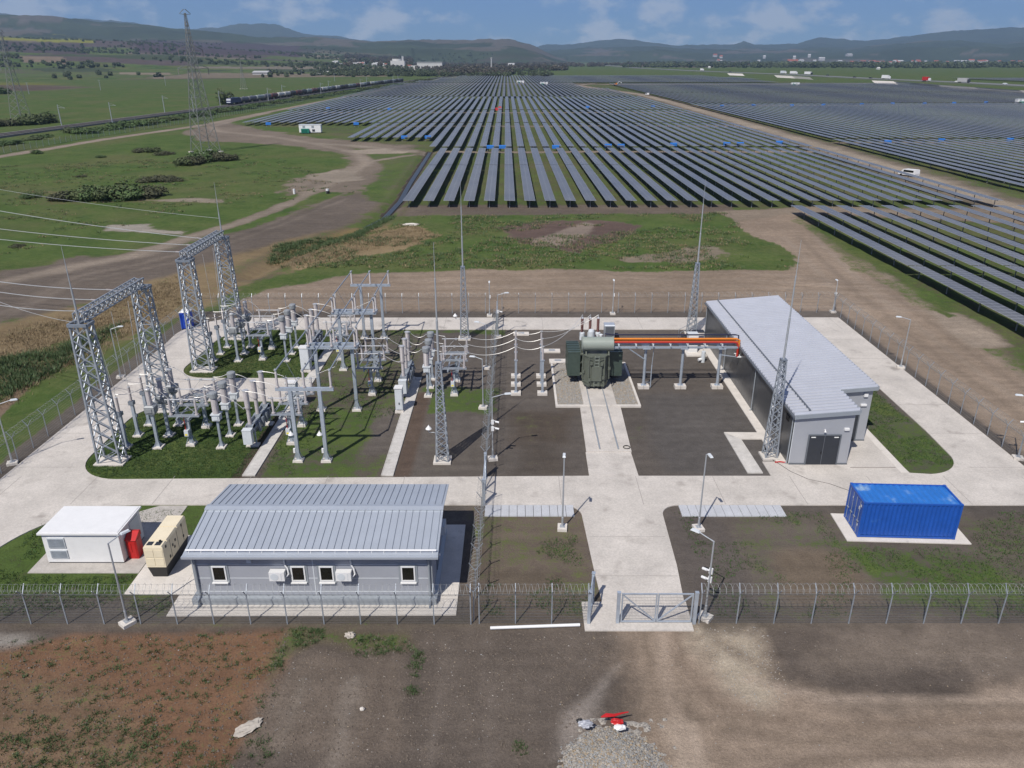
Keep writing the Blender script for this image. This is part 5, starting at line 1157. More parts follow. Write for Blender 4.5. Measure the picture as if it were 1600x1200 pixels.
lamp(*Q(770, 718), 5.2, radians(10), 'lamp post with two cameras on bare soil by the inner fence front end', 1.0, 2)
lamp(*Q(755, 638), 4.6, radians(170), 'lamp post left of inner fence near the fence disconnector', .7)
lamp(*Q(760, 576), 4.6, radians(170), 'lamp post left of inner fence near the rear disconnector phase', .7)
lamp(*Q(778, 527), 4.8, radians(10), 'lamp post right of inner fence near its rear end', .8, 1)
lamp(*Q(765, 494), 3.9, radians(90), 'lamp post with camera behind rear road at the inner fence', .2, 1)
lamp(*Q(957, 491), 3.9, radians(90), 'lamp post with camera at rear fence behind the transformer', .2, 1)
lamp(*Q(1301, 488), 3.7, radians(90), 'lamp post with camera at the rear right fence corner', .2, 1)
lamp(*Q(1407, 575), 5.0, radians(165), 'lamp post halfway along the right side fence', .9)
lamp(*Q(1590, 717), 5.0, radians(165), 'lamp post at the near end of the right side fence', .9, 1)
lamp(*Q(20, 725), 4.9, radians(25), 'lamp post at the near end of the left side fence', 1.0)
lamp(*Q(189, 590), 4.9, radians(15), 'lamp post halfway along the left side fence near arresters', .7)
hl = thing('hood_lamp', 'white hood lamp on thin bent pole beside the front lattice mast', 'lamp', (*G(683, 712), 0), 0)
mb = MB(); mb.path([(0, 0, 0), (0, 0, 1.9), (-.15, 0, 2.0), (-.5, 0, 2.0), (-.55, 0, 2.1)], .03, 6); mb.build('pole', M['pole'], hl)
mb = MB(); mb.lathe([(.24, 2.3), (.22, 2.34), (.05, 2.55), (.02, 2.62)], 14, (-.55, 0, 0)); mb.cyl((-.55, 0, 2.1), (-.55, 0, 2.34), .04); mb.build('lamp_shade', M['white'], hl)
dup(hl, (*G(720, 525), 0), None, 'white hood lamp on thin bent pole beside the rear lattice mast')
# ------------------------------------------------------------------ loose things in the foreground
a, b = G(766, 984), G(906, 979)
mb = MB(); mb.cyl((*a, .12), (*b, .12), .085, n=12); tag(mb.build('plastic_pipe', M['white']), 'long white plastic pipe lying along the front fence', 'pipe')
mb = MB(); mb.path([(-.5, 0, 0), (-.25, .05, .03), (.1, .02, .02), (.5, .1, .03), (.8, .14, .03)], [.03, .10, .07, .04, .025], 6)
o = mb.build('plastic_bag', M['redp'], None, (*G(955, 1135), .62), .1, True); tag(o, 'long torn red plastic wrapper on top of the gravel heap', 'plastic bag')
def crumple(name, m, loc, s, label, cat):
    bm = bmesh.new(); bmesh.ops.create_icosphere(bm, subdivisions=3, radius=1)
    for v in bm.verts: v.co = Vector((v.co.x*s[0], v.co.y*s[1], max(v.co.z, -.25)*s[2]))*(1+.5*(mnoise.noise(v.co*3.1+Vector(loc)))); 
    me = bpy.data.meshes.new(name); bm.to_mesh(me); bm.free(); me.materials.append(m)
    o = bpy.data.objects.new(name, me); COL.objects.link(o); o.location = loc; return tag(o, label, cat)
crumple('plastic_bag', M['redp'], (*G(963, 1143), .58), (.28, .16, .14), 'short crumpled red plastic scrap on the gravel heap', 'plastic bag')
crumple('plastic_bag', M['white'], (*G(967, 1151), .55), (.26, .13, .12), 'crumpled white plastic scrap beside the red one, on gravel heap', 'plastic bag')
M['greyp'] = mat('grey_plastic_film', (.30, .31, .34), .35)
crumple('plastic_film', M['greyp'], (*G(915, 1144), .5), (.30, .2, .14), 'crumpled grey plastic film at the left edge of gravel heap', 'plastic film')
crumple('black_scrap', M['black'], (*G(906, 1139), .48), (.16, .12, .1), 'small black scrap beside the grey plastic film', 'scrap')
M['lump'] = mat('weathered_lump', (.36, .325, .28), .9, 0, .25, 5)
crumple('concrete_lump', M['lump'], (*G(388, 1138), .05), (.62, .33, .10), 'flat pale concrete lump on the edge of the red soil', 'concrete lump').rotation_euler[2] = .75
crumple('stone', M['conc2'], (*G(566, 1109), .05), (.11, .09, .09), 'white stone on the brown tilled soil strip', 'stone')
crumple('rubble_heap', M['lump'], (*G(547, 994), .06), (.28, .2, .16), 'small heap of white rubble among weeds by the fence', 'rubble')
crumple('spoil_patch', M['conc2'], (*G(642, 352), .06), (1.5, .7, .3), 'small white spoil heap on the green field', 'spoil heap')
for x, y, l in ((512, 303, 'black and white marker barrel beside the dirt track'), (460, 303, 'white marker post beside the dirt track')):
    t = thing('marker', l, 'marker', (*G(x, y), 0)); mb = MB(); mb.cyl((0, 0, 0), (0, 0, 1.1), .35 if x > 500 else .25, n=12); mb.build('body', M['white'], t)
    if x > 500: mb = MB(); mb.cyl((.1, -.1, 0), (.1, -.1, .7), .4, n=12); mb.build('band', M['black'], t)
# gravel heap, loose stones, weeds, lawn grass: nobody could count these
def rocks(name, pts, smin, smax, m, label=None):
    base = np.array([(1, 0, 0), (-.6, .8, 0), (-.6, -.8, .1), (.1, .1, .8), (0, 0, -.6), (.5, -.7, .3)]); fc = [(0, 1, 3), (1, 2, 3), (2, 5, 3), (5, 0, 3), (1, 0, 4), (2, 1, 4), (5, 2, 4), (0, 5, 4)]
    n = len(pts); P = np.array(pts); s = rng.uniform(0, 1, n)**2*(smax-smin)+smin; th = rng.uniform(0, 6.28, n)
    B = base[None]*rng.uniform(.6, 1.3, (n, 6, 3)); c, s_ = np.cos(th)[:, None], np.sin(th)[:, None]
    V = np.stack([B[:, :, 0]*c-B[:, :, 1]*s_, B[:, :, 0]*s_+B[:, :, 1]*c, B[:, :, 2]], -1)*s[:, None, None]+P[:, None, :]
    me = bpy.data.meshes.new(name); me.from_pydata(V.reshape(-1, 3).tolist(), [], [tuple(6*i+k for k in f) for i in range(n) for f in fc])
    for x in (m if isinstance(m, list) else [m]): me.materials.append(x)
    if isinstance(m, list): me.polygons.foreach_set('material_index', np.repeat(rng.integers(0, len(m), n), 8).astype(np.int32))
    o = bpy.data.objects.new(name, me); COL.objects.link(o); return tag(o, kind='stuff')
hc = Vector((*G(960, 1215), 0)); bm = bmesh.new(); bmesh.ops.create_grid(bm, x_segments=60, y_segments=60, size=3.2)
hh = lambda x, y: max(0, .95*math.exp(-((x/1.75)**2+(y/1.9)**2)**1.15)-.06)+.08*mnoise.noise(Vector((x*3, y*3, 2)))
for v in bm.verts: v.co.z = hh(v.co.x, v.co.y)-.05
me = bpy.data.meshes.new('gravel_heap'); bm.to_mesh(me); bm.free(); me.materials.append(M['gravel']); o = bpy.data.objects.new('gravel_heap', me); COL.objects.link(o); o.location = hc; tag(o, kind='stuff')
M['st1'] = mat('tan_stone', (.26, .205, .14), .85, 0, .3, 8); M['st2'] = mat('grey_stone', (.23, .23, .225), .85, 0, .3, 8); M['st3'] = mat('pale_stone', (.30, .275, .24), .85, 0, .25, 8); M['st4'] = mat('clod', (.11, .088, .07), .95, 0, .3, 8)
pts = []
while len(pts) < 5200:
    x, y = rng.normal(0, 1.15), rng.normal(0, 1.2)
    if hypot(x, y) < 2.7: pts.append((hc.x+x, hc.y+y, hh(x, y)-.02))
rocks('gravel', pts, .03, .085, [M['st1'], M['st2'], M['st2'], M['st3']])
def scat(n, poly, z=.02):
    P = [G(*q) for q in poly]; xs_ = [p[0] for p in P]; ys_ = [p[1] for p in P]; o = []
    while len(o) < n:
        x, y = rng.uniform(min(xs_), max(xs_)), rng.uniform(min(ys_), max(ys_)); c = False
        for (ax, ay), (bx, by) in zip(P, P[1:]+P[:1]):
            if (ay > y) != (by > y) and x < (bx-ax)*(y-ay)/(by-ay)+ax: c = not c
        if c: o.append((x, y, z))
    return o
GZI = {}
def gzat(x, y):
    i = int(np.searchsorted(xs, x)); j = int(np.searchsorted(ys, y)); return float(gz[j*len(xs)+i])
def onground(L_, dz): return [(x, y, gzat(x, y)+dz) for x, y, _ in L_]
rocks('pebbles', onground(scat(700, [(1080, 978), (1195, 980), (1235, 1080), (1180, 1120), (1120, 1060)])+scat(520, [(0, 995), (1600, 985), (1600, 1200), (0, 1200)])+scat(300, [(640, 985), (960, 990), (900, 1120), (640, 1200)])+scat(260, [(470, 1015), (640, 1015), (630, 1190), (380, 1180)]), .0), .012, .05, [M['st3'], M['st1'], M['st2']])
rocks('soil_clods', onground(scat(4600, [(640, 985), (970, 990), (900, 1130), (830, 1200), (360, 1200), (410, 1080), (470, 1010)])+scat(3200, [(0, 1000), (455, 985), (430, 1090), (360, 1200), (0, 1200)])+scat(900, [(1240, 985), (1600, 985), (1600, 1045), (1290, 1060)]), .0), .015, .075, [M['st4']])
rocks('gravel', [(x, y, .1) for x, y, _ in scat(2600, [(872, 578), (905, 578), (910, 632), (872, 634)])+scat(2200, [(955, 590), (975, 578), (996, 632), (962, 632)])], .03, .09, [M['st1'], M['st2'], M['st2'], M['st3']])
M['leaf'] = mat('weed_leaf', (.050, .085, .026), .7, 0, .35, 3); M['leaf2'] = mat('lawn_blade', (.034, .072, .014), .75, 0, .4, .8); M['straw'] = mat('dry_straw', (.21, .16, .09), .85, 0, .3, 3)
def blades(name, C_, per, spread, hmin, hmax, wd, m):
    """tufts of leaning triangular blades round each centre"""
    C_ = np.repeat(np.array(C_), per, 0); n = len(C_); th = rng.uniform(0, 6.28, n); r = np.abs(rng.normal(0, spread, n)); h = rng.uniform(hmin, hmax, n); ph = rng.uniform(0, 6.28, n); w_ = wd*rng.uniform(.6, 1.4, n)
    bx, by = C_[:, 0]+r*np.cos(th), C_[:, 1]+r*np.sin(th); ln = h*rng.uniform(.2, 1.0, n)
    V = np.stack([np.stack([bx-w_*np.sin(ph), by+w_*np.cos(ph), C_[:, 2]], 1), np.stack([bx+w_*np.sin(ph), by-w_*np.cos(ph), C_[:, 2]], 1), np.stack([bx+ln*np.cos(th), by+ln*np.sin(th), C_[:, 2]+h], 1)], 1).reshape(-1, 3)
    me = bpy.data.meshes.new(name); me.vertices.add(3*n); me.vertices.foreach_set('co', V.astype(np.float32).ravel()); me.loops.add(3*n); me.loops.foreach_set('vertex_index', np.arange(3*n, dtype=np.int32)); me.polygons.add(n); me.polygons.foreach_set('loop_start', np.arange(0, 3*n, 3, dtype=np.int32)); me.update(calc_edges=True)
    me.materials.append(m); o = bpy.data.objects.new(name, me); COL.objects.link(o); return tag(o, kind='stuff')
wc = onground(scat(330, [(0, 1000), (455, 985), (430, 1090), (370, 1200), (0, 1200)])+scat(220, [(0, 1120), (250, 1120), (360, 1200), (0, 1200)])+scat(60, [(455, 980), (510, 985), (500, 1005), (458, 1015)])+scat(60, [(540, 990), (640, 1000), (640, 1018), (560, 1030)])+scat(34, [(640, 1015), (668, 1018), (655, 1060), (638, 1055)])+scat(18, [(425, 1020), (445, 1015), (440, 1050), (420, 1045)])+scat(12, [(632, 1070), (660, 1070), (655, 1090), (630, 1085)])+scat(10, [(805, 1160), (832, 1160), (828, 1182), (805, 1182)])+scat(20, [(345, 1160), (420, 1150), (425, 1190), (370, 1195)]), 0)
blades('weeds', wc, 30, .13, .02, .13, .018, M['leaf'])
lawn = [(x, y, .02) for x, y in zip(rng.uniform(-32.2, -20.1, 16000), rng.uniform(48.5, 61.8, 16000))]+[(x, y, .02) for x, y in zip(rng.uniform(-32.2, -20.1, 12000), rng.uniform(67.5, 81.2, 12000))]
lawn = [p for p in lawn if not (p[0] < -29 and (hypot(p[0]+28.9, p[1]-51.9) > 3.5 and p[1] < 51.9)) and not (p[0] < -28.6 and 58 < p[1] < 63 and hypot(p[0]+28.6, p[1]-58) > 3.8) and not (p[0] < -28.3 and p[1] > 77.6 and hypot(p[0]+28.3, p[1]-77.6) > 3.7) and not (p[0] < -29.6 and 66 < p[1] < 70.3 and hypot(p[0]+29.6, p[1]-70.3) > 2.8)]
blades('grass', lawn, 4, .10, .03, .11, .02, M['leaf2'])
l2 = [(x, y, .01) for x, y in zip(rng.uniform(-38, -19.2, 9000), rng.uniform(33.6, 44.2, 9000)) if fbm(np.array([x]), np.array([y]), 3, 4, 3)[0] > .44 and not (-29.2 < x < -22 and 37 < y < 42.5) and not (-22.4 < x < -19 and 35 < y) and hypot(x+25.6, y-38) < 12 and not (x < -31 and y > 38) and not (y > 43.9 and x < -25)]
l3 = [(x, y, .01) for x, y in zip(rng.uniform(-18.8, -9.9, 6000), rng.uniform(48.9, 81.2, 6000)) if fbm(np.array([x]), np.array([y]), 3, 4, 3)[0] > .5]
l4 = [(x, y, .01) for x, y in zip(rng.uniform(11, 37.8, 8000), rng.uniform(33.5, 44, 8000)) if fbm(np.array([x]), np.array([y]), 3.5, 14, 3)[0] > .53 and not (20.5 < x < 29 and 40 < y < 44)]
l5 = [(x, y, .01) for x, y in zip(rng.uniform(29.1, 33.2, 2500), rng.uniform(50.5, 66, 2500)) if fbm(np.array([x]), np.array([y]), 3, 24, 3)[0] > .46]+[(x, y, .01) for x, y in zip(rng.uniform(-1.9, 4.3, 2500), rng.uniform(33.6, 43.2, 2500)) if fbm(np.array([x]), np.array([y]), 2.5, 34, 3)[0] > .53]
blades('grass', l2+l3+l4+l5, 4, .12, .03, .13, .022, M['leaf2'])
dr = onground(scat(900, [(0, 520), (130, 490), (280, 430), (300, 470), (60, 600), (0, 640)])+scat(500, [(420, 398), (640, 350), (690, 368), (560, 395), (440, 420)]), 0)
blades('dry_grass', dr, 22, .7, .08, .36, .03, M['straw'])
md = [p for p in onground(scat(5200, [(440, 418), (640, 338), (1130, 332), (1240, 420), (740, 421)])+scat(2600, [(0, 400), (300, 330), (560, 300), (420, 240), (0, 260)]), 0) if fbm(np.array([p[0]]), np.array([p[1]]), 7, 5, 3)[0] > .47]
blades('meadow_grass', md[::2], 20, .6, .08, .4, .05, M['leaf'])
blades('meadow_grass', md[1::3], 16, .6, .06, .34, .045, M['straw'])
blades('ditch_grass', onground(scat(500, [(430, 385), (560, 360), (600, 335), (620, 338), (560, 372), (420, 410)])+scat(300, [(0, 560), (90, 545), (200, 500), (120, 560), (0, 630)]), 0), 30, .5, .15, .6, .04, M['leaf'])

# ------------------------------------------------------------------ solar field: rows of panels on posts
def panel_mat():
    m = bpy.data.materials.new('solar_panel'); m.use_nodes = True; t = m.node_tree; p = t.nodes['Principled BSDF']; ln = t.links.new
    ge = N(t, 'ShaderNodeNewGeometry'); to = N(t, 'ShaderNodeTexCoord'); sp = N(t, 'ShaderNodeSeparateXYZ'); ln(to.outputs['Object'], sp.inputs[0])
    def ma(op, x, y=None):
        n = N(t, 'ShaderNodeMath', operation=op)
        for k, q in ((0, x), (1, y)):
            if q is None: continue
            if isinstance(q, (int, float)): n.inputs[k].default_value = q
            else: ln(q, n.inputs[k])
        return n.outputs[0]
    fy = ma('ABSOLUTE', ma('SUBTRACT', ma('FRACT', ma('DIVIDE', sp.outputs[1], 1.134)), .5))
    e1 = ma('GREATER_THAN', fy, .468); e2 = ma('GREATER_THAN', ma('ABSOLUTE', sp.outputs[0]), 1.065); e3 = ma('LESS_THAN', ma('ABSOLUTE', sp.outputs[0]), .014)
    e = ma('MAXIMUM', ma('MAXIMUM', e1, e2), e3)
    nz = N(t, 'ShaderNodeTexNoise'); nz.inputs['Scale'].default_value = .12; nz.inputs['Detail'].default_value = 3; ln(ge.outputs['Position'], nz.inputs['Vector'])
    mr = N(t, 'ShaderNodeMapRange'); mr.inputs[1].default_value = .3; mr.inputs[2].default_value = .7; mr.inputs[3].default_value = .8; mr.inputs[4].default_value = 1.25; ln(nz.outputs[0], mr.inputs[0])
    sv = N(t, 'ShaderNodeVectorMath', operation='SCALE'); sv.inputs[0].default_value = (.084, .078, .068); ln(mr.outputs[0], sv.inputs['Scale'])
    mx = N(t, 'ShaderNodeMix', data_type='RGBA'); mx.inputs[7].default_value = (.42, .43, .45, 1); ln(ma('MULTIPLY', e, .8), mx.inputs[0]); ln(sv.outputs[0], mx.inputs[6]); ln(mx.outputs[2], p.inputs['Base Color'])
    p.inputs['Roughness'].default_value = .3; p.inputs['IOR'].default_value = 1.5; p.inputs['Specular IOR Level'].default_value = .5; p.inputs['Coat Weight'].default_value = .1; p.inputs['Coat Roughness'].default_value = .12
    return m
M['panel'] = panel_mat(); M['backsheet'] = mat('panel_backsheet', (.05, .055, .06), .6); M['steel'] = mat('rack_steel', (.24, .25, .26), .5, .3)
PZ = 1.5
def panels(mb, y0, y1, gaps, x=0):
    cuts = [y0]+[g for q in gaps for g in (q-.22, q+.22)]+[y1]
    for a, b in zip(cuts[::2], cuts[1::2]): mb.box(x-1.09, x+1.09, a, b, PZ+.045, PZ+.085)
cache = {}
def row_meshes(L_, gap, detail):
    k = (round(L_, 1), round(gap, 1), detail)
    if k in cache: return cache[k]
    def me(name, mb, m):
        o = mb.build(name, m); d = o.data; bpy.data.objects.remove(o); return d
    a = MB(); panels(a, 0, L_, [gap] if gap else [])
    if not detail:
        a.cur = 1; a.box(-.07, .07, .1, L_-.1, PZ-.07, PZ+.05)
        for y in np.arange(1.2, L_, 9.0): a.box(-.06, .06, y-.06, y+.06, 0, PZ-.07)
        cache[k] = (me('solar_row', a, [M['panel'], M['steel']]), None, None, [])
    else:
        t_ = MB(); t_.cyl((0, .1, PZ-.03), (0, L_-.1, PZ-.03), .075, n=8)
        for y in np.arange(.6, L_, 1.134*2): t_.box(-.95, .95, y-.03, y+.03, PZ+.0, PZ+.044)
        p_ = MB(); p_.box(-.06, .06, -.05, .05, -.1, PZ-.1); p_.box(-.1, .1, -.07, .07, PZ-.16, PZ-.02)
        cache[k] = (me('panel_array', a, M['panel']), me('torque_tube', t_, M['steel']), me('post', p_, M['steel']), list(np.arange(1.0, L_, 7.3)))
    return cache[k]
YAW = .0105                                              # the rows lean a little left of the yard axis
def row(x, y0, y1, gap, label, group, detail):
    pm, tm, po, ys_ = row_meshes(y1-y0, gap-y0 if gap else 0, detail)
    tilt = radians(rng.normal(2.0, .7))
    X = x-(y0-160)*YAW
    if detail:
        t = thing('solar_row', label, 'solar panels', (X, y0, 0), YAW, group)
        o = bpy.data.objects.new('panel_array', pm); COL.objects.link(o); o.parent = t; o.rotation_euler = (0, tilt, 0); o.location = (-sin(tilt)*PZ, 0, 0)
        o = bpy.data.objects.new('torque_tube', tm); COL.objects.link(o); o.parent = t
        for y in ys_: o = bpy.data.objects.new('post', po); COL.objects.link(o); o.parent = t; o.location = (0, y, 0)
    else:
        o = bpy.data.objects.new('solar_row', pm); COL.objects.link(o); o.location = (X, y0, 0); o.rotation_euler = (0, 0, YAW); tag(o, label, 'solar panels', group)
def seen(x, y0, y1):
    for y in np.linspace(y0, y1, 14):
        X = x-(y-160)*YAW; d = Vector((X, y, PZ-CH)); dz = d.dot(FW)
        if dz > 0 and abs(d.dot(RT)/dz*CF) < 806 and abs(d.dot(UP)/dz*CF) < 604: return True
    return False
rows = []                                                # (block phrase, x list, y0, y1, gap, detail)
cen = lambda a, b, p=4.12: list(np.arange(a, b, p))
C1 = cen(-21.6, 98); R1 = [53.9+1.1+4.4*i for i in range(11)]
rows.append(('near block right of the bare tan ground', R1, 58, 151.5, 104, True))
rows.append(('first block behind the green field', C1, 157.3, 257, 214, True))
left = [C1[0]-4.12*i for i in range(26, 0, -1)]
allx = left+C1
rows.append(('second block behind the green field', [x for x in allx if x > -26.5], 261.5, 361, 311, False))
rows.append(('left wing of the second block', [x for x in allx if -60.5 < x < -26.5], 293, 361, 0, False))
rows.append(('third block behind the green field', [x for x in allx if x > -76], 364.5, 453, 409, False))
rows.append(('far left wing by the perimeter track', [x for x in allx if -124 < x < -76], 366, 453, 409, False))
rows.append(('near block beyond the service road', cen(115.5, 420, 4.2), 100, 285, 190, False))
rows.append(('middle block beyond the service road', cen(116.5, 435, 4.2), 289.5, 519, 404, False))
rows.append(('fourth block behind the green field', [x for x in allx if x > -127], 459, 618, 540, False))
NMAX = 296; cand = []
for bi, (nm, X_, y0, y1, gp, de) in enumerate(rows):
    for i, x in enumerate(X_):
        a, b = y0, y1
        if bi == 8 and x > 100: continue
        if seen(x, a, b): cand.append((hypot(x, max(a, 90)), bi, i, len(X_), x, a, b, gp, nm, de))
cand.sort(); rest = [(c[4], c[5], c[6], c[7]) for c in cand[NMAX:]]
for _, bi, i, n, x, a, b, gp, nm, de in cand[:NMAX]:
    row(x, a, b, gp, f'solar panel row, {nth(i)} from left in the {nm}', f'solar rows of the {nm}', de)
for a, b, lo, hi in ((622, 798, -131, 97), (802, 981, -128, 76), (992, 1120, -118, 330), (1123, 1260, -100, 350), (1263, 1410, -80, 330)):
    for x in cen(-131, hi):
        if x > lo: rest.append((x, a, b, 0))
for a, b, lo, hi in ((524, 690, 118, 432), (694, 950, 118, 440)):
    for x in cen(lo, hi, 4.2): rest.append((x, a, min(b, 940-(x-440)*4 if x > 400 else b), 0))
for x in cen(640, 900, 4.2): rest.append((x, 985, 1190, 0))
mb = MB()
for x, a, b, gp in rest:
    if not seen(x, a, b): continue
    X0_, X1_ = x-(a-160)*YAW, x-(b-160)*YAW; c = 1.09
    mb.cur = 0; mb.add([(X0_-c, a, PZ+.04), (X0_+c, a, PZ+.04), (X1_+c, b, PZ+.04), (X1_-c, b, PZ+.04), (X0_-c, a, PZ+.085), (X0_+c, a, PZ+.085), (X1_+c, b, PZ+.085), (X1_-c, b, PZ+.085)], [(3,2,1,0),(4,5,6,7),(0,1,5,4),(1,2,6,5),(2,3,7,6),(3,0,4,7)])
    mb.cur = 1
    for k in range(int((b-a)/18)+1):
        y = a+1+18*k; xx = x-(y-160)*YAW; mb.box(xx-.07, xx+.07, y-.07, y+.07, 0, PZ+.03)
M['panelfar'] = mat('far_solar_panel', (.094, .088, .076), .34, 0, .2, .03, spec=.35)
tag(mb.build('solar_rows', [M['panelfar'], M['steel']]), 'far rows of solar panels', None, None, 'stuff')
# blue inverter boxes at the row ends
ib = None
for px, py in ((632, 219), (669, 219), (766, 235), (785, 235), (868, 235), (950, 233), (970, 233), (1052, 231), (1135, 230), (1156, 230), (1217, 228), (420, 197), (557, 197), (513, 172), (609, 173), (918, 170), (1020, 169), (1386, 227), (1470, 224), (1577, 223), (1128, 168), (1177, 167), (1237, 167), (1286, 166), (1346, 165), (1394, 164), (1444, 164), (1490, 163), (1540, 162)):
    g = G(px, py+1.5); lb = 'blue inverter box on legs at a solar row end, '+{0: 'front lane', 1: 'left lanes', 2: 'right blocks'}[1 if px < 610 else (2 if px > 1300 or py < 170 else 0)]
    if ib is None:
        ib = thing('inverter_box', lb, 'inverter box', (*g, 0), 0, 'blue inverter boxes in the solar field')
        mb = MB(); mb.prisma([(-.35, .9), (.35, .9), (.35, 1.95), (-.35, 1.75)], 'x', -1.15, 1.15); mb.build('body', M['tarp'], ib)
        for x in (-.9, .9): mb = MB(); mb.box(x-.06, x+.06, -.06, .06, 0, .9); mb.build('leg', M['steel'], ib)
    else: dup(ib, (*g, 0), None, lb, 'blue inverter boxes in the solar field, '+lb.split(', ')[1])
ib['group'] = 'blue inverter boxes in the solar field, left lanes' if 'left' in ib['label'] else 'blue inverter boxes in the solar field, front lane'
# transformer stations
def station(px, py, s, label, big=False):
    t = thing('inverter_station', label, 'station', (*G(px, py), 0), .04)
    mb = MB(); mb.box(-4.4*s, 4.4*s, -1.4, 1.4, .4, 3.3); mb.build('body', M['white'], t)
    mb = MB(); mb.box(-4.5*s, 4.5*s, -1.5, 1.5, 3.3, 3.42); mb.build('roof', M['ltgrey'], t)
    M.setdefault('teal', mat('green_transformer_paint', (.012, .17, .12), .5))
    mb = MB(); mb.box(-3.4*s, -.3*s, -2.5, -1.42, .2, 1.9); [mb.box(-3.2*s+.35*k, -3.1*s+.35*k, -2.7, -2.5, .4, 1.7) for k in range(7)]; mb.build('transformer', M['teal'], t)
    for x in (-2.4, 1.2): mb = MB(); mb.box(x*s-.5, x*s+.5, -1.44, -1.4, 2.1, 3.0); mb.build('vent', M['trim'], t)
    mb = MB(); mb.box(.9*s, 2.0*s, -1.45, -1.4, .7, 1.6); mb.build('door', M['dark'], t)
    mb = MB(); mb.box(-4*s, 3.6*s, -1.2, 1.2, 0, .39); mb.build('base', M['black'], t)
station(486, 208, 1, 'white inverter station with green transformer at the left track junction')
station(850, 133, 1, 'white inverter station on the middle far cross lane'); station(813, 130.5, 1, 'white inverter station left on the far cross lane'); station(1242, 134, 1, 'white inverter station on the right far cross lane')
station(1597, 163, 1, 'white inverter station at the right picture edge')
# --- vehicles in the field
def van(px, py, rz, label, s=1.0):
    t = thing('van', label, 'van', (*G(px, py), 0), rz)
    mb = MB(); mb.prisma([(-2.4, .45), (2.4, .45), (2.45, .95), (1.75, 1.15), (1.15, 1.85), (-2.3, 1.95), (-2.45, 1.0)], 'y', -.92, .92); b = mb.build('body', M['white'], t)
    mb = MB(); mb.prisma([(1.18, 1.80), (1.70, 1.18), (1.72, 1.2), (1.2, 1.83)], 'y', -.8, .8)
    for y in (-.94, .925): mb.box(-1.9, .95, y, y+.015, 1.22, 1.72)
    mb.build('window', M['glass'], t)
    for x in (-1.5, 1.5):
        for y in (-.86, .86): mb = MB(); mb.cyl((x, y-.12, .34), (x, y+.12, .34), .34, n=14); mb.build('wheel', M['black'], t)
    mb = MB(); mb.box(2.4, 2.5, -.85, .85, .35, .6); mb.build('bumper', M['dark'], t)
    return t
van(1419, 276, radians(118), 'white van driving on the tan service road through the panels')
van(1011, 149, radians(100), 'white pickup van far up the service road')
t = thing('excavator', 'small orange excavator on the far cross lane', 'excavator', (*G(962, 134), 0), .3)
mb = MB(); mb.box(-1.6, 1.6, -1.3, 1.3, .2, .9); mb.build('track', M['black'], t); mb = MB(); mb.box(-1.8, 1.4, -1.2, 1.2, .95, 2.0); mb.box(.2, 1.3, -.9, .2, 2.0, 3.0); mb.build('cab', M['orange'], t); mb = MB(); mb.bar((1.2, .6, 1.6), (4.2, .6, 4.4), .35); mb.bar((4.2, .6, 4.4), (6.6, .6, 3.6), .3); mb.box(6.3, 7.2, .1, 1.1, 2.9, 3.7); mb.build('boom', M['white'], t)
t = thing('tarpaulin', 'red tarpaulin bundle between far solar rows', 'tarpaulin', (*G(779, 172.5), 0)); mb = MB(); mb.frus((2.6, 1.1), (1.8, .8), 0, 1.5); mb.frus((1.0, .6), (.7, .4), 1.5, 2.2, .8); mb.build('cover', M['redp'], t)

# ------------------------------------------------------------------ railway, train, poles
RAIL = [(-212, 150), (-207, 250), (-203.6, 316.5), (-201, 345), (-197, 385), (-192, 440), (-184.2, 509), (-178, 620), (-172, 740), (-160, 900), (-141, 1105), (-120, 1300), (-95, 1500)]
RA = np.array(RAIL)
def railpt(y): x = float(np.interp(y, RA[:, 1], RA[:, 0])); dx = float(np.interp(y+8, RA[:, 1], RA[:, 0]))-float(np.interp(y-8, RA[:, 1], RA[:, 0])); return Vector((x, y, 0)), atan2(16, dx)
def ribbon(name, off0, off1, z0, z1, m, y0=150, y1=1500, st=12, kind='structure'):
    mb = MB(); vv = []
    for y in np.arange(y0, y1+1, st):
        p, a = railpt(y); s = Vector((sin(a), -cos(a), 0)); vv += [tuple(p+s*off0+Vector((0, 0, z0))), tuple(p+s*off0+Vector((0, 0, z1))), tuple(p+s*off1+Vector((0, 0, z1))), tuple(p+s*off1+Vector((0, 0, z0)))]
    n = len(vv)//4; f = []
    for k in range(n-1):
        for i in range(3): f.append((k*4+i, k*4+i+1, k*4+5+i, k*4+4+i))
    return tag(mb.add(vv, f).build(name, m), kind=kind)
M['ballast'] = mat('rail_ballast', (.20, .19, .18), .9, 0, .2, .8, fine=.2, fs=4); M['rust'] = mat('rail_steel', (.16, .13, .11), .45, .5)
ribbon('railway', -3.4, 5.6, -.2, .75, M['ballast']); ribbon('rail', -.8, -.65, .75, .95, M['rust']); ribbon('rail', .65, .8, .75, .95, M['rust']); ribbon('rail', 3.2, 3.35, .75, .95, M['rust']); ribbon('rail', 4.6, 4.75, .75, .95, M['rust'])
M['tank1'] = mat('dark_grey_tank', (.10, .105, .115), .5, 0, .25, .4); M['tank2'] = mat('light_grey_tank', (.40, .40, .38), .5, 0, .2, .4); M['tank3'] = mat('brown_tank', (.095, .03, .026), .55, 0, .25, .4); M['tank4'] = mat('green_grey_tank', (.19, .22, .215), .5, 0, .2, .4); M['tank5'] = mat('black_tank', (.03, .027, .026), .5, 0, .2, .4)
M['loco'] = mat('locomotive_blue', (.018, .025, .095), .4)
p, a = railpt(531); t = thing('locomotive', 'dark blue electric locomotive at the head of the tank train', 'locomotive', p+Vector((0, 0, .95)), a)
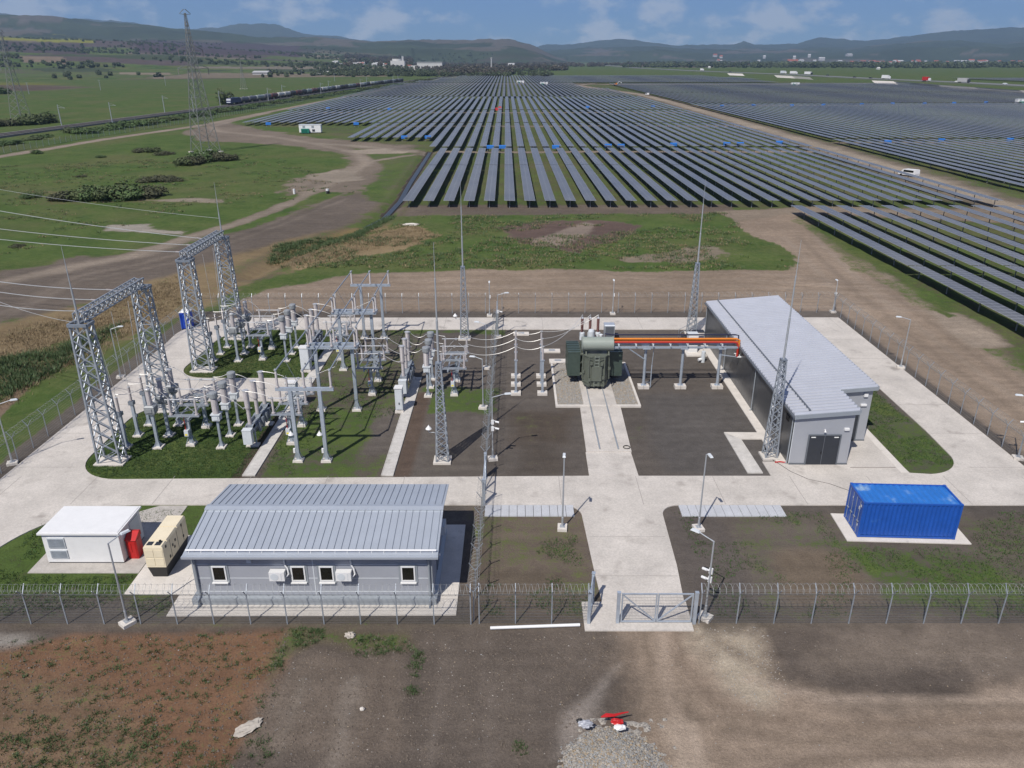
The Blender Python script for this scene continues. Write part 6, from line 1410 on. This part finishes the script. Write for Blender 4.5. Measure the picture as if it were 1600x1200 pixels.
mb = MB(); mb.prisma([(-8.8, .9), (8.8, .9), (8.8, 2.4), (8.2, 3.6), (-8.2, 3.6), (-8.8, 2.4)], 'y', -1.45, 1.45); mb.box(-8, 8, -1.1, 1.1, 3.6, 3.85); mb.build('body', M['loco'], t)
for x in (-5.5, 5.5): mb = MB(); mb.box(x-1.9, x+1.9, -1.2, 1.2, 0, .9); mb.build('bogie', M['black'], t)
mb = MB(); mb.box(-8.9, -8.75, -1.3, 1.3, 1.2, 1.7); mb.box(-8.72, -8.45, -1.25, 1.25, 2.55, 3.3); mb.build('front', M['ltgrey'], t)
mb = MB(); mb.bar((-5, -.6, 3.85), (-4, -.6, 4.9), .08); mb.bar((-4, -.6, 4.9), (-5, -.6, 5.5), .08); mb.box(-5.2, -4.8, -.9, .9, 5.5, 5.58); mb.build('pantograph', M['steel'], t)
def wagon(y, m, label):
    p, a = railpt(y); t = thing('tank_wagon', label, 'tank wagon', p+Vector((0, 0, .95)), a, 'tank wagons of the freight train')
    mb = MB(); mb.cyl((-6.1, 0, 2.35), (6.1, 0, 2.35), 1.42, n=14); mb.cyl((-6.4, 0, 2.35), (-6.1, 0, 2.35), 1.0, 1.42, 14); mb.cyl((6.1, 0, 2.35), (6.4, 0, 2.35), 1.42, 1.0, 14); tk = mb.build('tank', M[m], t, smooth=True)
    mb = MB(); mb.cyl((0, 0, 3.7), (0, 0, 4.05), .4, n=10); mb.box(-1.2, 1.2, -.5, .5, 3.76, 3.84); mb.build('hatch', M['steel'], tk)
    mb = MB(); mb.box(-6.9, 6.9, -1.2, 1.2, .75, 1.05); mb.build('underframe', M['black'], t)
    for x in (-4.6, 4.6): mb = MB(); mb.box(x-1.3, x+1.3, -1.0, 1.0, .28, .75); bg_ = mb.build('bogie', M['black'], t); wm_ = MB(); [wm_.cyl((x+q, -.85, .45), (x+q, .85, .45), .45, n=10) for q in (-.9, .9)]; wm_.build('wheel', M['black'], bg_)
seq = 'tank1 tank1 tank4 tank1 tank3 tank2 tank2 tank5 tank3 tank5 tank4 tank3 tank5 tank2 tank4 tank1 tank2 tank5 tank5 tank4 tank1 tank3 tank2 tank4 tank5 tank2 tank4 tank1 tank5 tank4 tank1 tank5 tank4 tank5 tank1 tank5'.split()
cn = {'tank1': 'dark grey', 'tank2': 'pale grey', 'tank3': 'red-brown', 'tank4': 'green-grey', 'tank5': 'black'}
for i, m in enumerate(seq): wagon(548+14.6*i, m, f'{cn[m]} railway tank wagon, {nth(i)} behind the blue locomotive')
# catenary poles and far field poles
def pole(x, y, h, label, group, arm=True, src={}):
    t = thing('power_pole', label, 'pole', (x, y, 0), 0, group); k = (round(h, 1), arm)
    if k not in src:
        mb = MB(); mb.cyl((0, 0, -.5), (0, 0, h), .24, .15, 8); a_ = mb.build('mast', M['pole'], t); mb = MB()
        if arm: mb.bar((0, 0, h-1.2), (2.8, .4, h-1.5), .09); mb.bar((0, 0, h-.2), (2.8, .4, h-1.4), .06)
        else: mb.bar((-1.3, 0, h-.5), (1.3, 0, h-.5), .12); [mb.cyl((x_, 0, h-.45), (x_, 0, h-.1), .06) for x_ in (-1.2, 0, 1.2)]
        src[k] = (a_.data, mb.build('arm', M['pole'], t).data)
    else:
        for nm, d in zip(('mast', 'arm'), src[k]): o = bpy.data.objects.new(nm, d); COL.objects.link(o); o.parent = t
for i, y in enumerate((362, 382, 452, 462, 520, 575, 640, 705, 770, 840, 910, 985, 1060)):
    p, a = railpt(y); p = p+Vector((sin(a), -cos(a), 0))*(-4.8 if i % 2 == 0 else 7.0)
    pole(p.x, p.y, 9.4, f'catenary pole beside the railway, {nth(i)} from the left', 'catenary poles along the railway')
for i, (px, py, h) in enumerate(((45.5, 147, 9.5), (157.5, 141, 9.5), (259, 134, 9.5), (523, 127, 10), (607, 118.5, 10), (472, 119, 10))):
    pole(*G(px, py), h, f'slim field power pole beyond the railway, {("at far left", "left of the tall pylon", "just left of the tall pylon", "above the tank train", "below the white factory", "left of the dark field strip")[i]}', 'field power poles beyond the railway', False)
# --- pylons
def pylon(x, y, h, rz, label, hb=4.6):
    t = thing('power_pylon', label, 'pylon', (x, y, 0), rz, 'lattice power pylons'); k = h/41.7; m = M['pylon']
    w1, w2, zw = 1.25*k, .18*k, h*.60
    at = lambda z: hb*k+(w1-hb*k)*z/zw if z < zw else w1+(w2-w1)*(z-zw)/(h-zw)
    for sx in (-1, 1):
        for sy in (-1, 1): mb = MB(); mb.bar((sx*at(0), sy*at(0), -.3), (sx*w1, sy*w1, zw), .19*k); mb.bar((sx*w1, sy*w1, zw), (sx*w2, sy*w2, h), .14*k); mb.build('leg', m, t)
    zs = [0, .16*zw, .31*zw, .45*zw, .58*zw, .69*zw, .79*zw, .89*zw, zw]+[zw+(h-zw)*q for q in (.1, .2, .3, .4, .5, .62, .74, .87)]
    mb = MB()
    for za, zb in zip(zs, zs[1:]):
        a, b = at(za), at(zb)
        for s in (-1, 1):
            mb.bar((-a, s*a, za), (b, s*b, zb), .085*k); mb.bar((a, s*a, za), (-b, s*b, zb), .085*k); mb.bar((s*a, -a, za), (s*b, b, zb), .085*k); mb.bar((s*a, a, za), (s*b, -b, zb), .085*k)
            if za > zw*.5: mb.bar((-b, s*b, zb), (b, s*b, zb), .10*k)
    mb.build('bracing', m, t)
    for z, l in ((zw+.6*k, 5.2*k), (zw+(h-zw)*.36, 4.2*k), (h-.4*k, 1.8*k)):
        mb = MB(); w_ = at(z)
        for s in (-1, 1):
            for q in (-w_, w_): mb.bar((s*w_, q, z), (s*l, 0, z+.15), .12*k); mb.bar((s*w_, q, z+1.5*k), (s*l, 0, z+.25), .1*k)
        mb.build('cross_arm', m, t)
        if l > 2*k:
            for s in (-1, 1): i = MB(); i.shed(z-1.7*k, z+.1, .13*k, (s*l*.98, 0, 0), dr=.04, n=8); i.build('insulator', M['porcdark'], t)
    for sx in (-1, 1):
        for sy in (-1, 1): mb = MB(); mb.box(sx*hb*k-.6, sx*hb*k+.6, sy*hb*k-.6, sy*hb*k+.6, -.4, .35); mb.build('foundation', M['conc2'], t)
M['pylon'] = mat('weathered_pylon_steel', (.27, .27, .255), .5, .4, .15, .5)
pylon(*G(322, 238), 41.0, radians(50), 'tall lattice power pylon standing over bushes in the meadow', 3.4)
pylon(*G(34, 188), 40, radians(75), 'lattice power pylon at the left picture edge beyond the railway', 3.4)
pylon(*G(381, 139), 27, radians(80), 'faint distant lattice pylon in the green field', 3.6)
# --- perimeter fence of the solar park
FPm = MB(); FPm.box(-.04, .04, -.04, .04, -.2, 2.0); FPm.bar((0, 0, 1.95), (.25, 0, 2.35), .05); FPm = FPm.build('tmp', M['galv']); fpm = FPm.data; bpy.data.objects.remove(FPm)
M['greenwire'] = mat('green_mesh_wire', (.09, .15, .10), .6)
PF = [G(*q) for q in ((-40, 257), (0, 246), (150, 218), (320, 191), (420, 172), (520, 153), (620, 136))]
seg = [];
for a, b in zip(PF, PF[1:]):
    L_ = hypot(b[0]-a[0], b[1]-a[1]); k = 0
    while k < L_: seg.append((a[0]+(b[0]-a[0])*k/L_-5.5, a[1]+(b[1]-a[1])*k/L_)); k += 3.6
t = thing('fence', 'pale green mesh fence along the track between railway and solar park', 'fence', (*seg[0], 0)); o0 = Vector((*seg[0], 0))
for x, y in seg[:98]: o = bpy.data.objects.new('post', fpm); COL.objects.link(o); o.parent = t; o.location = Vector((x, y, 0))-o0
mb = MB()
for (x0, y0), (x1, y1) in zip(seg, seg[1:]):
    for z in np.arange(.1, 2.0, .12): mb.bar((x0-o0.x, y0-o0.y, z), (x1-o0.x, y1-o0.y, z), .022)
for x, y in seg[98:]: mb.box(x-o0.x-.05, x-o0.x+.05, y-o0.y-.05, y-o0.y+.05, 0, 2.3)
mb.build('wire_mesh', M['greenwire'], t)
# --- bushes: many small leaf faces spread through the volume
def bush_mesh(seed, n, m, shape=(1, 1, .8)):
    r = np.random.default_rng(seed); lob = [(r.uniform(-.6, .6), r.uniform(-.6, .6), r.uniform(.15, .55), r.uniform(.32, .58)) for _ in range(9)]
    V = []; F = []
    for i in range(n):
        c = lob[r.integers(len(lob))]; d = r.normal(0, 1, 3); d /= np.linalg.norm(d); q = c[3]*r.uniform(.55, 1.05); p = np.array([c[0]+d[0]*q, c[1]+d[1]*q, max(.02, c[2]+d[2]*q)])*shape
        u = r.normal(0, 1, 3); u /= np.linalg.norm(u); w_ = np.cross(u, d); w_ /= np.linalg.norm(w_)+1e-6; s = r.uniform(.035, .085)
        b = len(V); V += [tuple(p-u*s), tuple(p+w_*s*.8), tuple(p+u*s), tuple(p-w_*s*.8)]; F.append((b, b+1, b+2, b+3))
    me = bpy.data.meshes.new('bush'); me.from_pydata(V, [], F); me.materials.append(m); return me
M['bush1'] = mat('bush_leaf', (.050, .085, .022), .8, 0, .5, .35); M['bush2'] = mat('olive_bush_leaf', (.060, .080, .026), .8, 0, .4, .35); M['bush3'] = mat('brown_bush_leaf', (.052, .055, .026), .85, 0, .4, .35)
bm_ = [bush_mesh(1, 1500, M['bush1']), bush_mesh(2, 1500, M['bush2']), bush_mesh(3, 1400, M['bush3']), bush_mesh(4, 1500, M['bush1'], (1, .8, 1)), bush_mesh(5, 1500, M['bush2'], (1, .9, .9))]
def bush(x, y, s, k, label, group):
    o = bpy.data.objects.new('bush', bm_[k]); COL.objects.link(o); o.location = (x, y, gzat(x, y) if y < 600 else 0); o.scale = s if hasattr(s, '__len__') else (s, s, s); o.rotation_euler[2] = rng.uniform(0, 6.28); return tag(o, label, 'bush', group)
for i, (px, py, s, k) in enumerate(((318, 252, 5.2, 0), (300, 256, 4.2, 2), (340, 251, 4.6, 2), (288, 258, 3.4, 4), (360, 250, 3.2, 2))):
    bush(*G(px, py), (s, s, s*.8), k, ('dark green bush under the tall pylon', 'brownish bush in front of the tall pylon', 'brown bush right of the pylon foot', 'olive bush left of the tall pylon', 'low brown bush at right end of the pylon thicket')[i], 'bushes at the tall pylon')
for i, (px, py, s, k) in enumerate(((110, 311, 3.2, 2), (132, 311, 4.0, 1), (155, 310, 4.4, 0), (175, 311, 4.6, 4), (196, 310, 4.6, 0), (214, 309, 4.2, 1), (232, 306, 3.6, 2))):
    bush(*G(px, py), (s*1.3, s*1.1, s*.85), k, f'bush in the meadow thicket left of the yard, {nth(i)} from left', 'bushes of the meadow thicket')
for i, (px, py, s, k) in enumerate(((222, 237, 3.4, 2), (240, 237, 3.6, 4), (255, 242, 3.0, 2), (156, 246, 1.8, 0), (232, 283, 3.2, 2), (252, 281, 3.4, 2), (268, 283, 2.4, 2), (46, 309, 2.4, 0), (128, 277, 1.4, 2), (56, 240, 2.6, 3), (25, 386, 1.2, 2))):
    bush(*G(px, py), (s*1.2, s, s*.5), k, 'low scattered scrub bush in the left meadow', 'low scrub bushes in the left meadow')
for i, (px, py, s, k) in enumerate(((-8, 228, 7, 0), (12, 226, 6, 3), (50, 218, 6.5, 1), (66, 215, 5.5, 0), (120, 207, 7, 4), (132, 208, 8, 0), (146, 204, 4.5, 1), (168, 203, 7.5, 0), (182, 200, 8, 3), (196, 199, 6, 0), (212, 196, 9, 0), (226, 195, 7, 4), (240, 192, 8, 0), (262, 188, 8, 1), (276, 186, 7.5, 0), (290, 183, 8, 0), (306, 182, 8, 3), (322, 179, 7.5, 0), (340, 176, 8, 1), (352, 174, 9, 0), (366, 172, 8, 4), (382, 170, 9, 0), (398, 167, 9.5, 3), (412, 165, 9, 0), (428, 162, 9, 1), (442, 160, 10, 0), (458, 157.5, 9.5, 1), (474, 155, 10, 4), (492, 153, 10, 1), (510, 150, 10, 0), (530, 147, 11, 1), (552, 144, 12, 0), (574, 140.5, 12, 4), (596, 137, 12, 1), (618, 134, 13, 0), (640, 130.5, 13, 1), (662, 127, 13, 4))):
    bush(*G(px, py), (s*rng.uniform(.8, 1.1), s*.9, s*rng.uniform(.24, .38)), k, f'green hedge bush along the railway, {nth(i)} from the left', 'hedge bushes along the railway')
for i, (px, py, s, k) in enumerate(((42, 195, 7.5, 1), (58, 193, 8, 4), (72, 192, 5, 1), (10, 197, 6, 2))): bush(*G(px, py), (s*1.3, s, s*.75), k, ('round olive bush beside the left pylon', 'large olive bush beyond the railway bend', 'small olive bush right of the left pylon', 'brown bush at the far left picture edge')[i], 'bushes at the left pylon')
bush(*G(356, 163), (7, 7, 11), 4, 'tall loose tree behind the blue locomotive', None)['category'] = 'tree'
bush(*G(2, 147), (9, 9, 8), 0, 'dark tree at the left picture edge in the fields', None)['category'] = 'tree'
# --- far woods and tree lines (nobody could count them)
def woods(name, pts, m, smin, smax):
    base = []
    for k in range(4):
        r = np.random.default_rng(40+k); B = []
        for i in range(70):
            d = r.normal(0, 1, 3); d /= np.linalg.norm(d); p = d*np.array([.5, .5, .5])*r.uniform(.6, 1.05)+np.array([0, 0, .5]); u = r.normal(0, 1, 3); u /= np.linalg.norm(u); w_ = np.cross(u, d); s = r.uniform(.12, .26); B += [p-u*s, p+w_*s, p+u*s, p-w_*s]
        base.append(np.array(B))
    n = len(pts); P = np.array(pts); V = []
    for i in range(n):
        s = rng.uniform(smin, smax); B = base[i % 4]*np.array([s*rng.uniform(.9, 1.5), s*rng.uniform(.9, 1.5), s]); V.append(B+P[i])
    V = np.concatenate(V); q = len(V)//4
    me = bpy.data.meshes.new(name); me.vertices.add(len(V)); me.vertices.foreach_set('co', V.astype(np.float32).ravel()); me.loops.add(len(V)); me.loops.foreach_set('vertex_index', np.arange(len(V), dtype=np.int32)); me.polygons.add(q); me.polygons.foreach_set('loop_start', np.arange(0, len(V), 4, dtype=np.int32)); me.update(calc_edges=True)
    me.materials.append(m); o = bpy.data.objects.new(name, me); COL.objects.link(o); return tag(o, kind='stuff')
def hz_at(x, y):
    a, r = atan2(x, y), hypot(x, y); i = int(np.clip(np.searchsorted(rr, r), 1, nr-1)); j = int(np.clip(np.searchsorted(az, a), 1, naz-1)); return max(0.0, float(z[i, j])) if False else max(0.0, float(HZ[i, j]))
HZ = hz.reshape(RR.shape)
M['wood'] = mat('woodland_leaf', (.055, .072, .034), .9, 0, .5, .02); M['wood2'] = mat('bare_woodland', (.065, .058, .042), .9, 0, .4, .02)
pts = []
while len(pts) < 2600:
    px = rng.uniform(-100, 860); r = rng.uniform(1350, 4600)**1.0; a = AZ(px); x, y = r*sin(a), r*cos(a)
    dn = fbm(np.array([x]), np.array([y]), 330, 13, 4)[0]
    if dn > .53+rng.uniform(0, .12): pts.append((x, y, hz_at(x, y)-1))
woods('woodland', pts, M['wood'], 3.5, 9)
pts = []
while len(pts) < 1500:
    px = rng.uniform(960, 1640); r = rng.uniform(2700, 4600); a = AZ(px); x, y = r*sin(a), r*cos(a)
    if fbm(np.array([x]), np.array([y]), 260, 23, 3)[0] > .40+(px < 1000)*.2: pts.append((x, y, -1))
woods('treeline', pts, M['wood'], 6, 17)
pts = []
while len(pts) < 1100:
    px = rng.uniform(560, 1000); r = rng.uniform(1600, 4200); a = AZ(px); x, y = r*sin(a), r*cos(a)
    if r < (3000 if px > 880 else 2050): continue
    if fbm(np.array([x]), np.array([y]), 240, 33, 3)[0] > .5: pts.append((x, y, hz_at(x, y)-1))
woods('treeline', pts, M['wood2'], 5, 14)
pts = []
for k in range(340):                                     # dark orchard strip left of the factory
    x0, y0 = G(490+230*rng.uniform(0, 1), rng.uniform(115.5, 119.5)); pts.append((x0, y0, -.5))
woods('orchard', pts, M['wood'], 4, 8)
pts = [(*G(rng.uniform(680, 800), rng.uniform(108, 118)), -.5) for _ in range(180)]; woods('treeline', pts, M['wood2'], 5, 11)
# --- factory and far houses
M['redroof'] = mat('red_tile_roof', (.26, .075, .045), .8, 0, .2, .1); M['offw'] = mat('far_white_wall', (.52, .51, .49), .8, 0, .1, .05); M['greyw'] = mat('far_grey_wall', (.36, .36, .36), .8, 0, .1, .05)
def fbox(t, name, x0, x1, y0, y1, z0, z1, m): mb = MB(); mb.box(x0, x1, y0, y1, z0, z1); return mb.build(name, m, t)
X, Y = G(652, 109.5)
t = thing('factory', 'white factory with round tower block and long white hall beyond the railway', 'factory', (X, Y, 0), .05); u = 1.0*Y/CF*1.0
fbox(t, 'hall', 0*u, 36*u, 0, 40, 0, 10*u, M['offw']); fbox(t, 'roof', -1, 36.6*u, -1, 41, 10*u, 10.8*u, M['greyw']); tw = fbox(t, 'tower', -38*u, -18*u, 0, 30, 0, 12.5*u, M['offw']); fbox(t, 'wing', -18*u, 0, 4, 30, 0, 6*u, M['offw'])
mb = MB(); mb.cyl((-29*u, 15, 12.5*u), (-29*u, 15, 15*u), 7*u, n=20); mb.build('rotunda', M['offw'], tw); fbox(t, 'silo', -22*u, -19.5*u, 10, 18, 12.5*u, 18.5*u, M['greyw'])
for k in range(9): mb = MB(); mb.box((2+3.8*k)*u, (4+3.8*k)*u, -.4, -.05, 3*u, 5*u); mb.build('window', M['dark'], t)
for k in range(3): mb = MB(); mb.box((-36+6*k)*u, (-33+6*k)*u, -.4, -.05, 5*u, 7*u); mb.build('window', M['dark'], tw)
X, Y = G(768, 108); t = thing('chimney_tower', 'slender pale grey concrete tower standing on the far plain', 'tower', (X, Y, 0)); u = Y/CF
mb = MB(); mb.cyl((0, 0, 0), (0, 0, 14.5*u), 1.15*u, .95*u, 12); mb.build('shaft', M['greyw'], t); mb = MB(); mb.cyl((0, 0, 14.5*u), (0, 0, 15.4*u), 1.2*u, n=12); mb.build('top', M['offw'], t)
def house(px, py, wpx, hpx_, label, group, roof='redroof', wall='offw'):
    x, y = G(px, py); zz = hz_at(x, y) if hypot(x, y) > 1300 else 0; u = y/CF; w_, h = wpx*u/2, hpx_*u
    t = thing('house', label, 'building', (x, y, zz-.3), rng.uniform(-.3, .3), group); d = max(w_*.8, 4)
    mb = MB(); mb.box(-w_, w_, -d, d, -2, h*.62); mb.prisma([(-d, h*.62), (d, h*.62), (0, h)], 'x', -w_, w_); mb.build('wall', M[wall], t)
    mb = MB(); mb.prisma([(-d*1.1, h*.60), (0, h*1.0), (d*1.1, h*.60), (d*1.1, h*.66), (0, h*1.08), (-d*1.1, h*.66)], 'x', -w_*1.04, w_*1.04); mb.build('roof', M[roof], t)
for px, py, wv, hv_, l, rf_, wl in ((799, 106, 9, 6, 'small white gabled shed right of the grey tower', 'greyw', 'offw'), (871, 106.5, 4, 3, 'tiny white hut on the green plain behind panels', 'offw', 'offw'), (410, 118.5, 22, 5, 'long grey barn in the green field behind the train', 'greyw', 'greyw'), (1238, 99, 14, 5, 'red roofed farmhouse before the far tree line', 'redroof', 'offw'), (1102, 103, 3, 3, 'tiny white hut on the brown field', 'offw', 'offw'), (1162, 103, 12, 3, 'red roofed barn on the far brown field', 'redroof', 'greyw'), (1372, 108.5, 4, 3, 'small white hut on the right green plain', 'offw', 'offw'), (1399, 104, 3, 2, 'tiny pale hut far on the right plain', 'offw', 'offw'), (1340, 95, 5, 3, 'white house at the edge of the right town', 'offw', 'offw'), (510, 116.5, 8, 3, 'white shed beside the dark orchard strip', 'offw', 'offw'), (498, 119, 5, 3, 'small white shed left of the orchard strip', 'offw', 'offw'), (1108, 106.5, 3, 2.5, 'tiny pale shed beside the highway', 'offw', 'offw')):
    house(px, py, wv, hv_, l, None, rf_, wl)
for k in range(34):
    house(rng.uniform(1330, 1600), rng.uniform(97.2, 99.2), rng.uniform(3, 8), rng.uniform(2.4, 3.6), 'tiny far house in the town below the right hills', 'houses of the right town', 'redroof' if rng.random() < .7 else 'greyw')
for k in range(15):
    house(rng.uniform(1090, 1330), rng.uniform(96.6, 97.6), rng.uniform(3, 8), rng.uniform(2.6, 4.4), 'tiny pale far block in the distant town', 'blocks of the distant town', 'greyw' if rng.random() < .6 else 'redroof', 'greyw' if rng.random() < .85 else 'offw')
for k in range(22):
    house(rng.uniform(520, 640), rng.uniform(108.6, 110.2), rng.uniform(3, 8), rng.uniform(2, 3.6), 'tiny far building in the hamlet left of the factory', 'hamlet left of the factory', 'greyw' if rng.random() < .5 else 'redroof', 'greyw' if rng.random() < .5 else 'offw')
for k in range(14):
    house(rng.uniform(690, 800), rng.uniform(107, 109), rng.uniform(3, 7), rng.uniform(2, 3), 'tiny far building between factory and grey tower', 'buildings right of the factory', 'redroof', 'offw')
# --- highway with traffic
HW = [G(*q) for q in ((880, 97.5), (930, 101), (1000, 107), (1100, 112), (1240, 117.5), (1383, 125), (1500, 130), (1600, 135.5), (1750, 143))]
M['asphalt'] = mat('asphalt', (.14, .14, .145), .85, 0, .12, .05)
mb = MB(); vv = []
for k, q in enumerate(HW):
    d = Vector((HW[min(k+1, len(HW)-1)][0]-HW[max(k-1, 0)][0], HW[min(k+1, len(HW)-1)][1]-HW[max(k-1, 0)][1], 0)).normalized(); s = Vector((-d.y, d.x, 0)); q = Vector((*q, 0))
    vv += [tuple(q-s*22+Vector((0, 0, -.5))), tuple(q-s*14+Vector((0, 0, 1.2))), tuple(q+s*14+Vector((0, 0, 1.2))), tuple(q+s*22+Vector((0, 0, -.5)))]
mb.add(vv, [(4*k+i, 4*k+i+1, 4*k+5+i, 4*k+4+i) for k in range(len(HW)-1) for i in range(3)])
hwm = [M['ground_bank'] if 'ground_bank' in M else M.setdefault('ground_bank', mat('grass_bank', (.05, .065, .025), .9, 0, .3, .05)), M['asphalt']]
mb.m = [1 if i % 3 == 1 else 0 for i in range(len(mb.f))]; tag(mb.build('highway', hwm), kind='structure')
def channel(pp, wd, nm):
    P = [G(*q) for q in pp]; mb = MB(); vv = []
    for x, y in P: vv += [(x, y-wd, .1), (x, y-wd*.2, .9), (x, y+wd, 3.2), (x, y+wd*1.3, 3.2)]
    mb.add(vv, [(4*k+i, 4*k+i+1, 4*k+5+i, 4*k+4+i) for k in range(len(P)-1) for i in range(3)]); tag(mb.build(nm, M['conc2']), kind='structure')
channel([(1212, 121), (1240, 122.5), (1268, 124.5)], 9, 'embankment'); channel([(1365, 130.5), (1400, 132), (1425, 134), (1470, 138), (1530, 142.5), (1600, 148), (1700, 155)], 7, 'embankment'); channel([(1138, 117.5), (1162, 118.5)], 9, 'embankment')
def truck(px, py, L_, m, label, cabm='white'):
    x, y = G(px, py); t = thing('truck', label, 'truck', (x, y, 1.2), radians(-56)); s = 1.25
    mb = MB(); mb.box(-L_/2, L_/2-2.6, -1.4*s, 1.4*s, 1.1, 4.1*s); mb.build('trailer', M[m], t); mb = MB(); mb.prisma([(L_/2-2.3, .7), (L_/2, .7), (L_/2, 2.2), (L_/2-.5, 3.7), (L_/2-2.3, 3.7)], 'y', -1.3, 1.3); mb.build('cab', M[cabm], t)
    for q in (-L_/2+1.5, -L_/2+3, L_/2-1.5):
        for yy in (-1.2, 1.2): mb = MB(); mb.cyl((q, yy-.2, .5), (q, yy+.2, .5), .55, n=10); mb.build('wheel', M['black'], t)
for a in ((1240, 117, 15, 'white', 'white box truck, middle of three on the far highway'), (1263, 118, 15, 'white', 'white box truck with dark cab, rightmost of three on highway', 'dark'), (1224, 116.3, 12, 'ltgrey', 'grey truck, leftmost of three on the far highway'), (1384, 125, 12, 'white', 'white coach-like truck right of the highway embankment'), (1447, 128.5, 10, 'redp', 'bright red truck on the right part of the highway'), (1505, 131, 14, 'greyw', 'dull grey truck on the right part of the highway', 'dark'), (1097, 111.5, 9, 'white', 'small white truck farthest along the highway')): truck(*a)
def car(px, py, m, label):
    x, y = G(px, py); t = thing('car', label, 'car', (x, y, 1.2), radians(-56))
    mb = MB(); mb.prisma([(-2.4, .35), (2.4, .35), (2.4, .9), (1.3, 1.05), (.6, 1.65), (-1.6, 1.65), (-2.4, 1.05)], 'y', -1.0, 1.0); mb.build('body', M[m], t); mb = MB(); [mb.cyl((q, yy-.1, .35), (q, yy+.1, .35), .36, n=8) for q in (-1.5, 1.5) for yy in (-.95, .95)]; mb.build('wheel', M['black'], t)
for a in ((1495, 130.3, 'white', 'white car before the grey truck on the highway'), (1335, 122.5, 'black', 'black car left of the white coach on the highway'), (1360, 124, 'dark', 'dark car behind the white coach'), (1293, 119.5, 'dark', 'dark car right of the three white trucks'), (1570, 134, 'ltgrey', 'pale car at the right end of the highway'), (1141, 113.5, 'dark', 'dark car far along the highway')): car(*a)
# ------------------------------------------------------------------ haze
hb = MB(); hb.box(-13500, 13500, -90, 15800, -8, 1300)
hm = bpy.data.materials.new('haze_air'); hm.use_nodes = True; ht = hm.node_tree; ht.nodes.clear()
oo = N(ht, 'ShaderNodeOutputMaterial'); pv = N(ht, 'ShaderNodeVolumePrincipled'); pv.inputs['Color'].default_value = (.50, .72, 1.0, 1); pv.inputs['Density'].default_value = 7.0e-5; pv.inputs['Anisotropy'].default_value = .2
ht.links.new(pv.outputs[0], oo.inputs['Volume'])
tag(hb.build('haze', hm), kind='stuff')
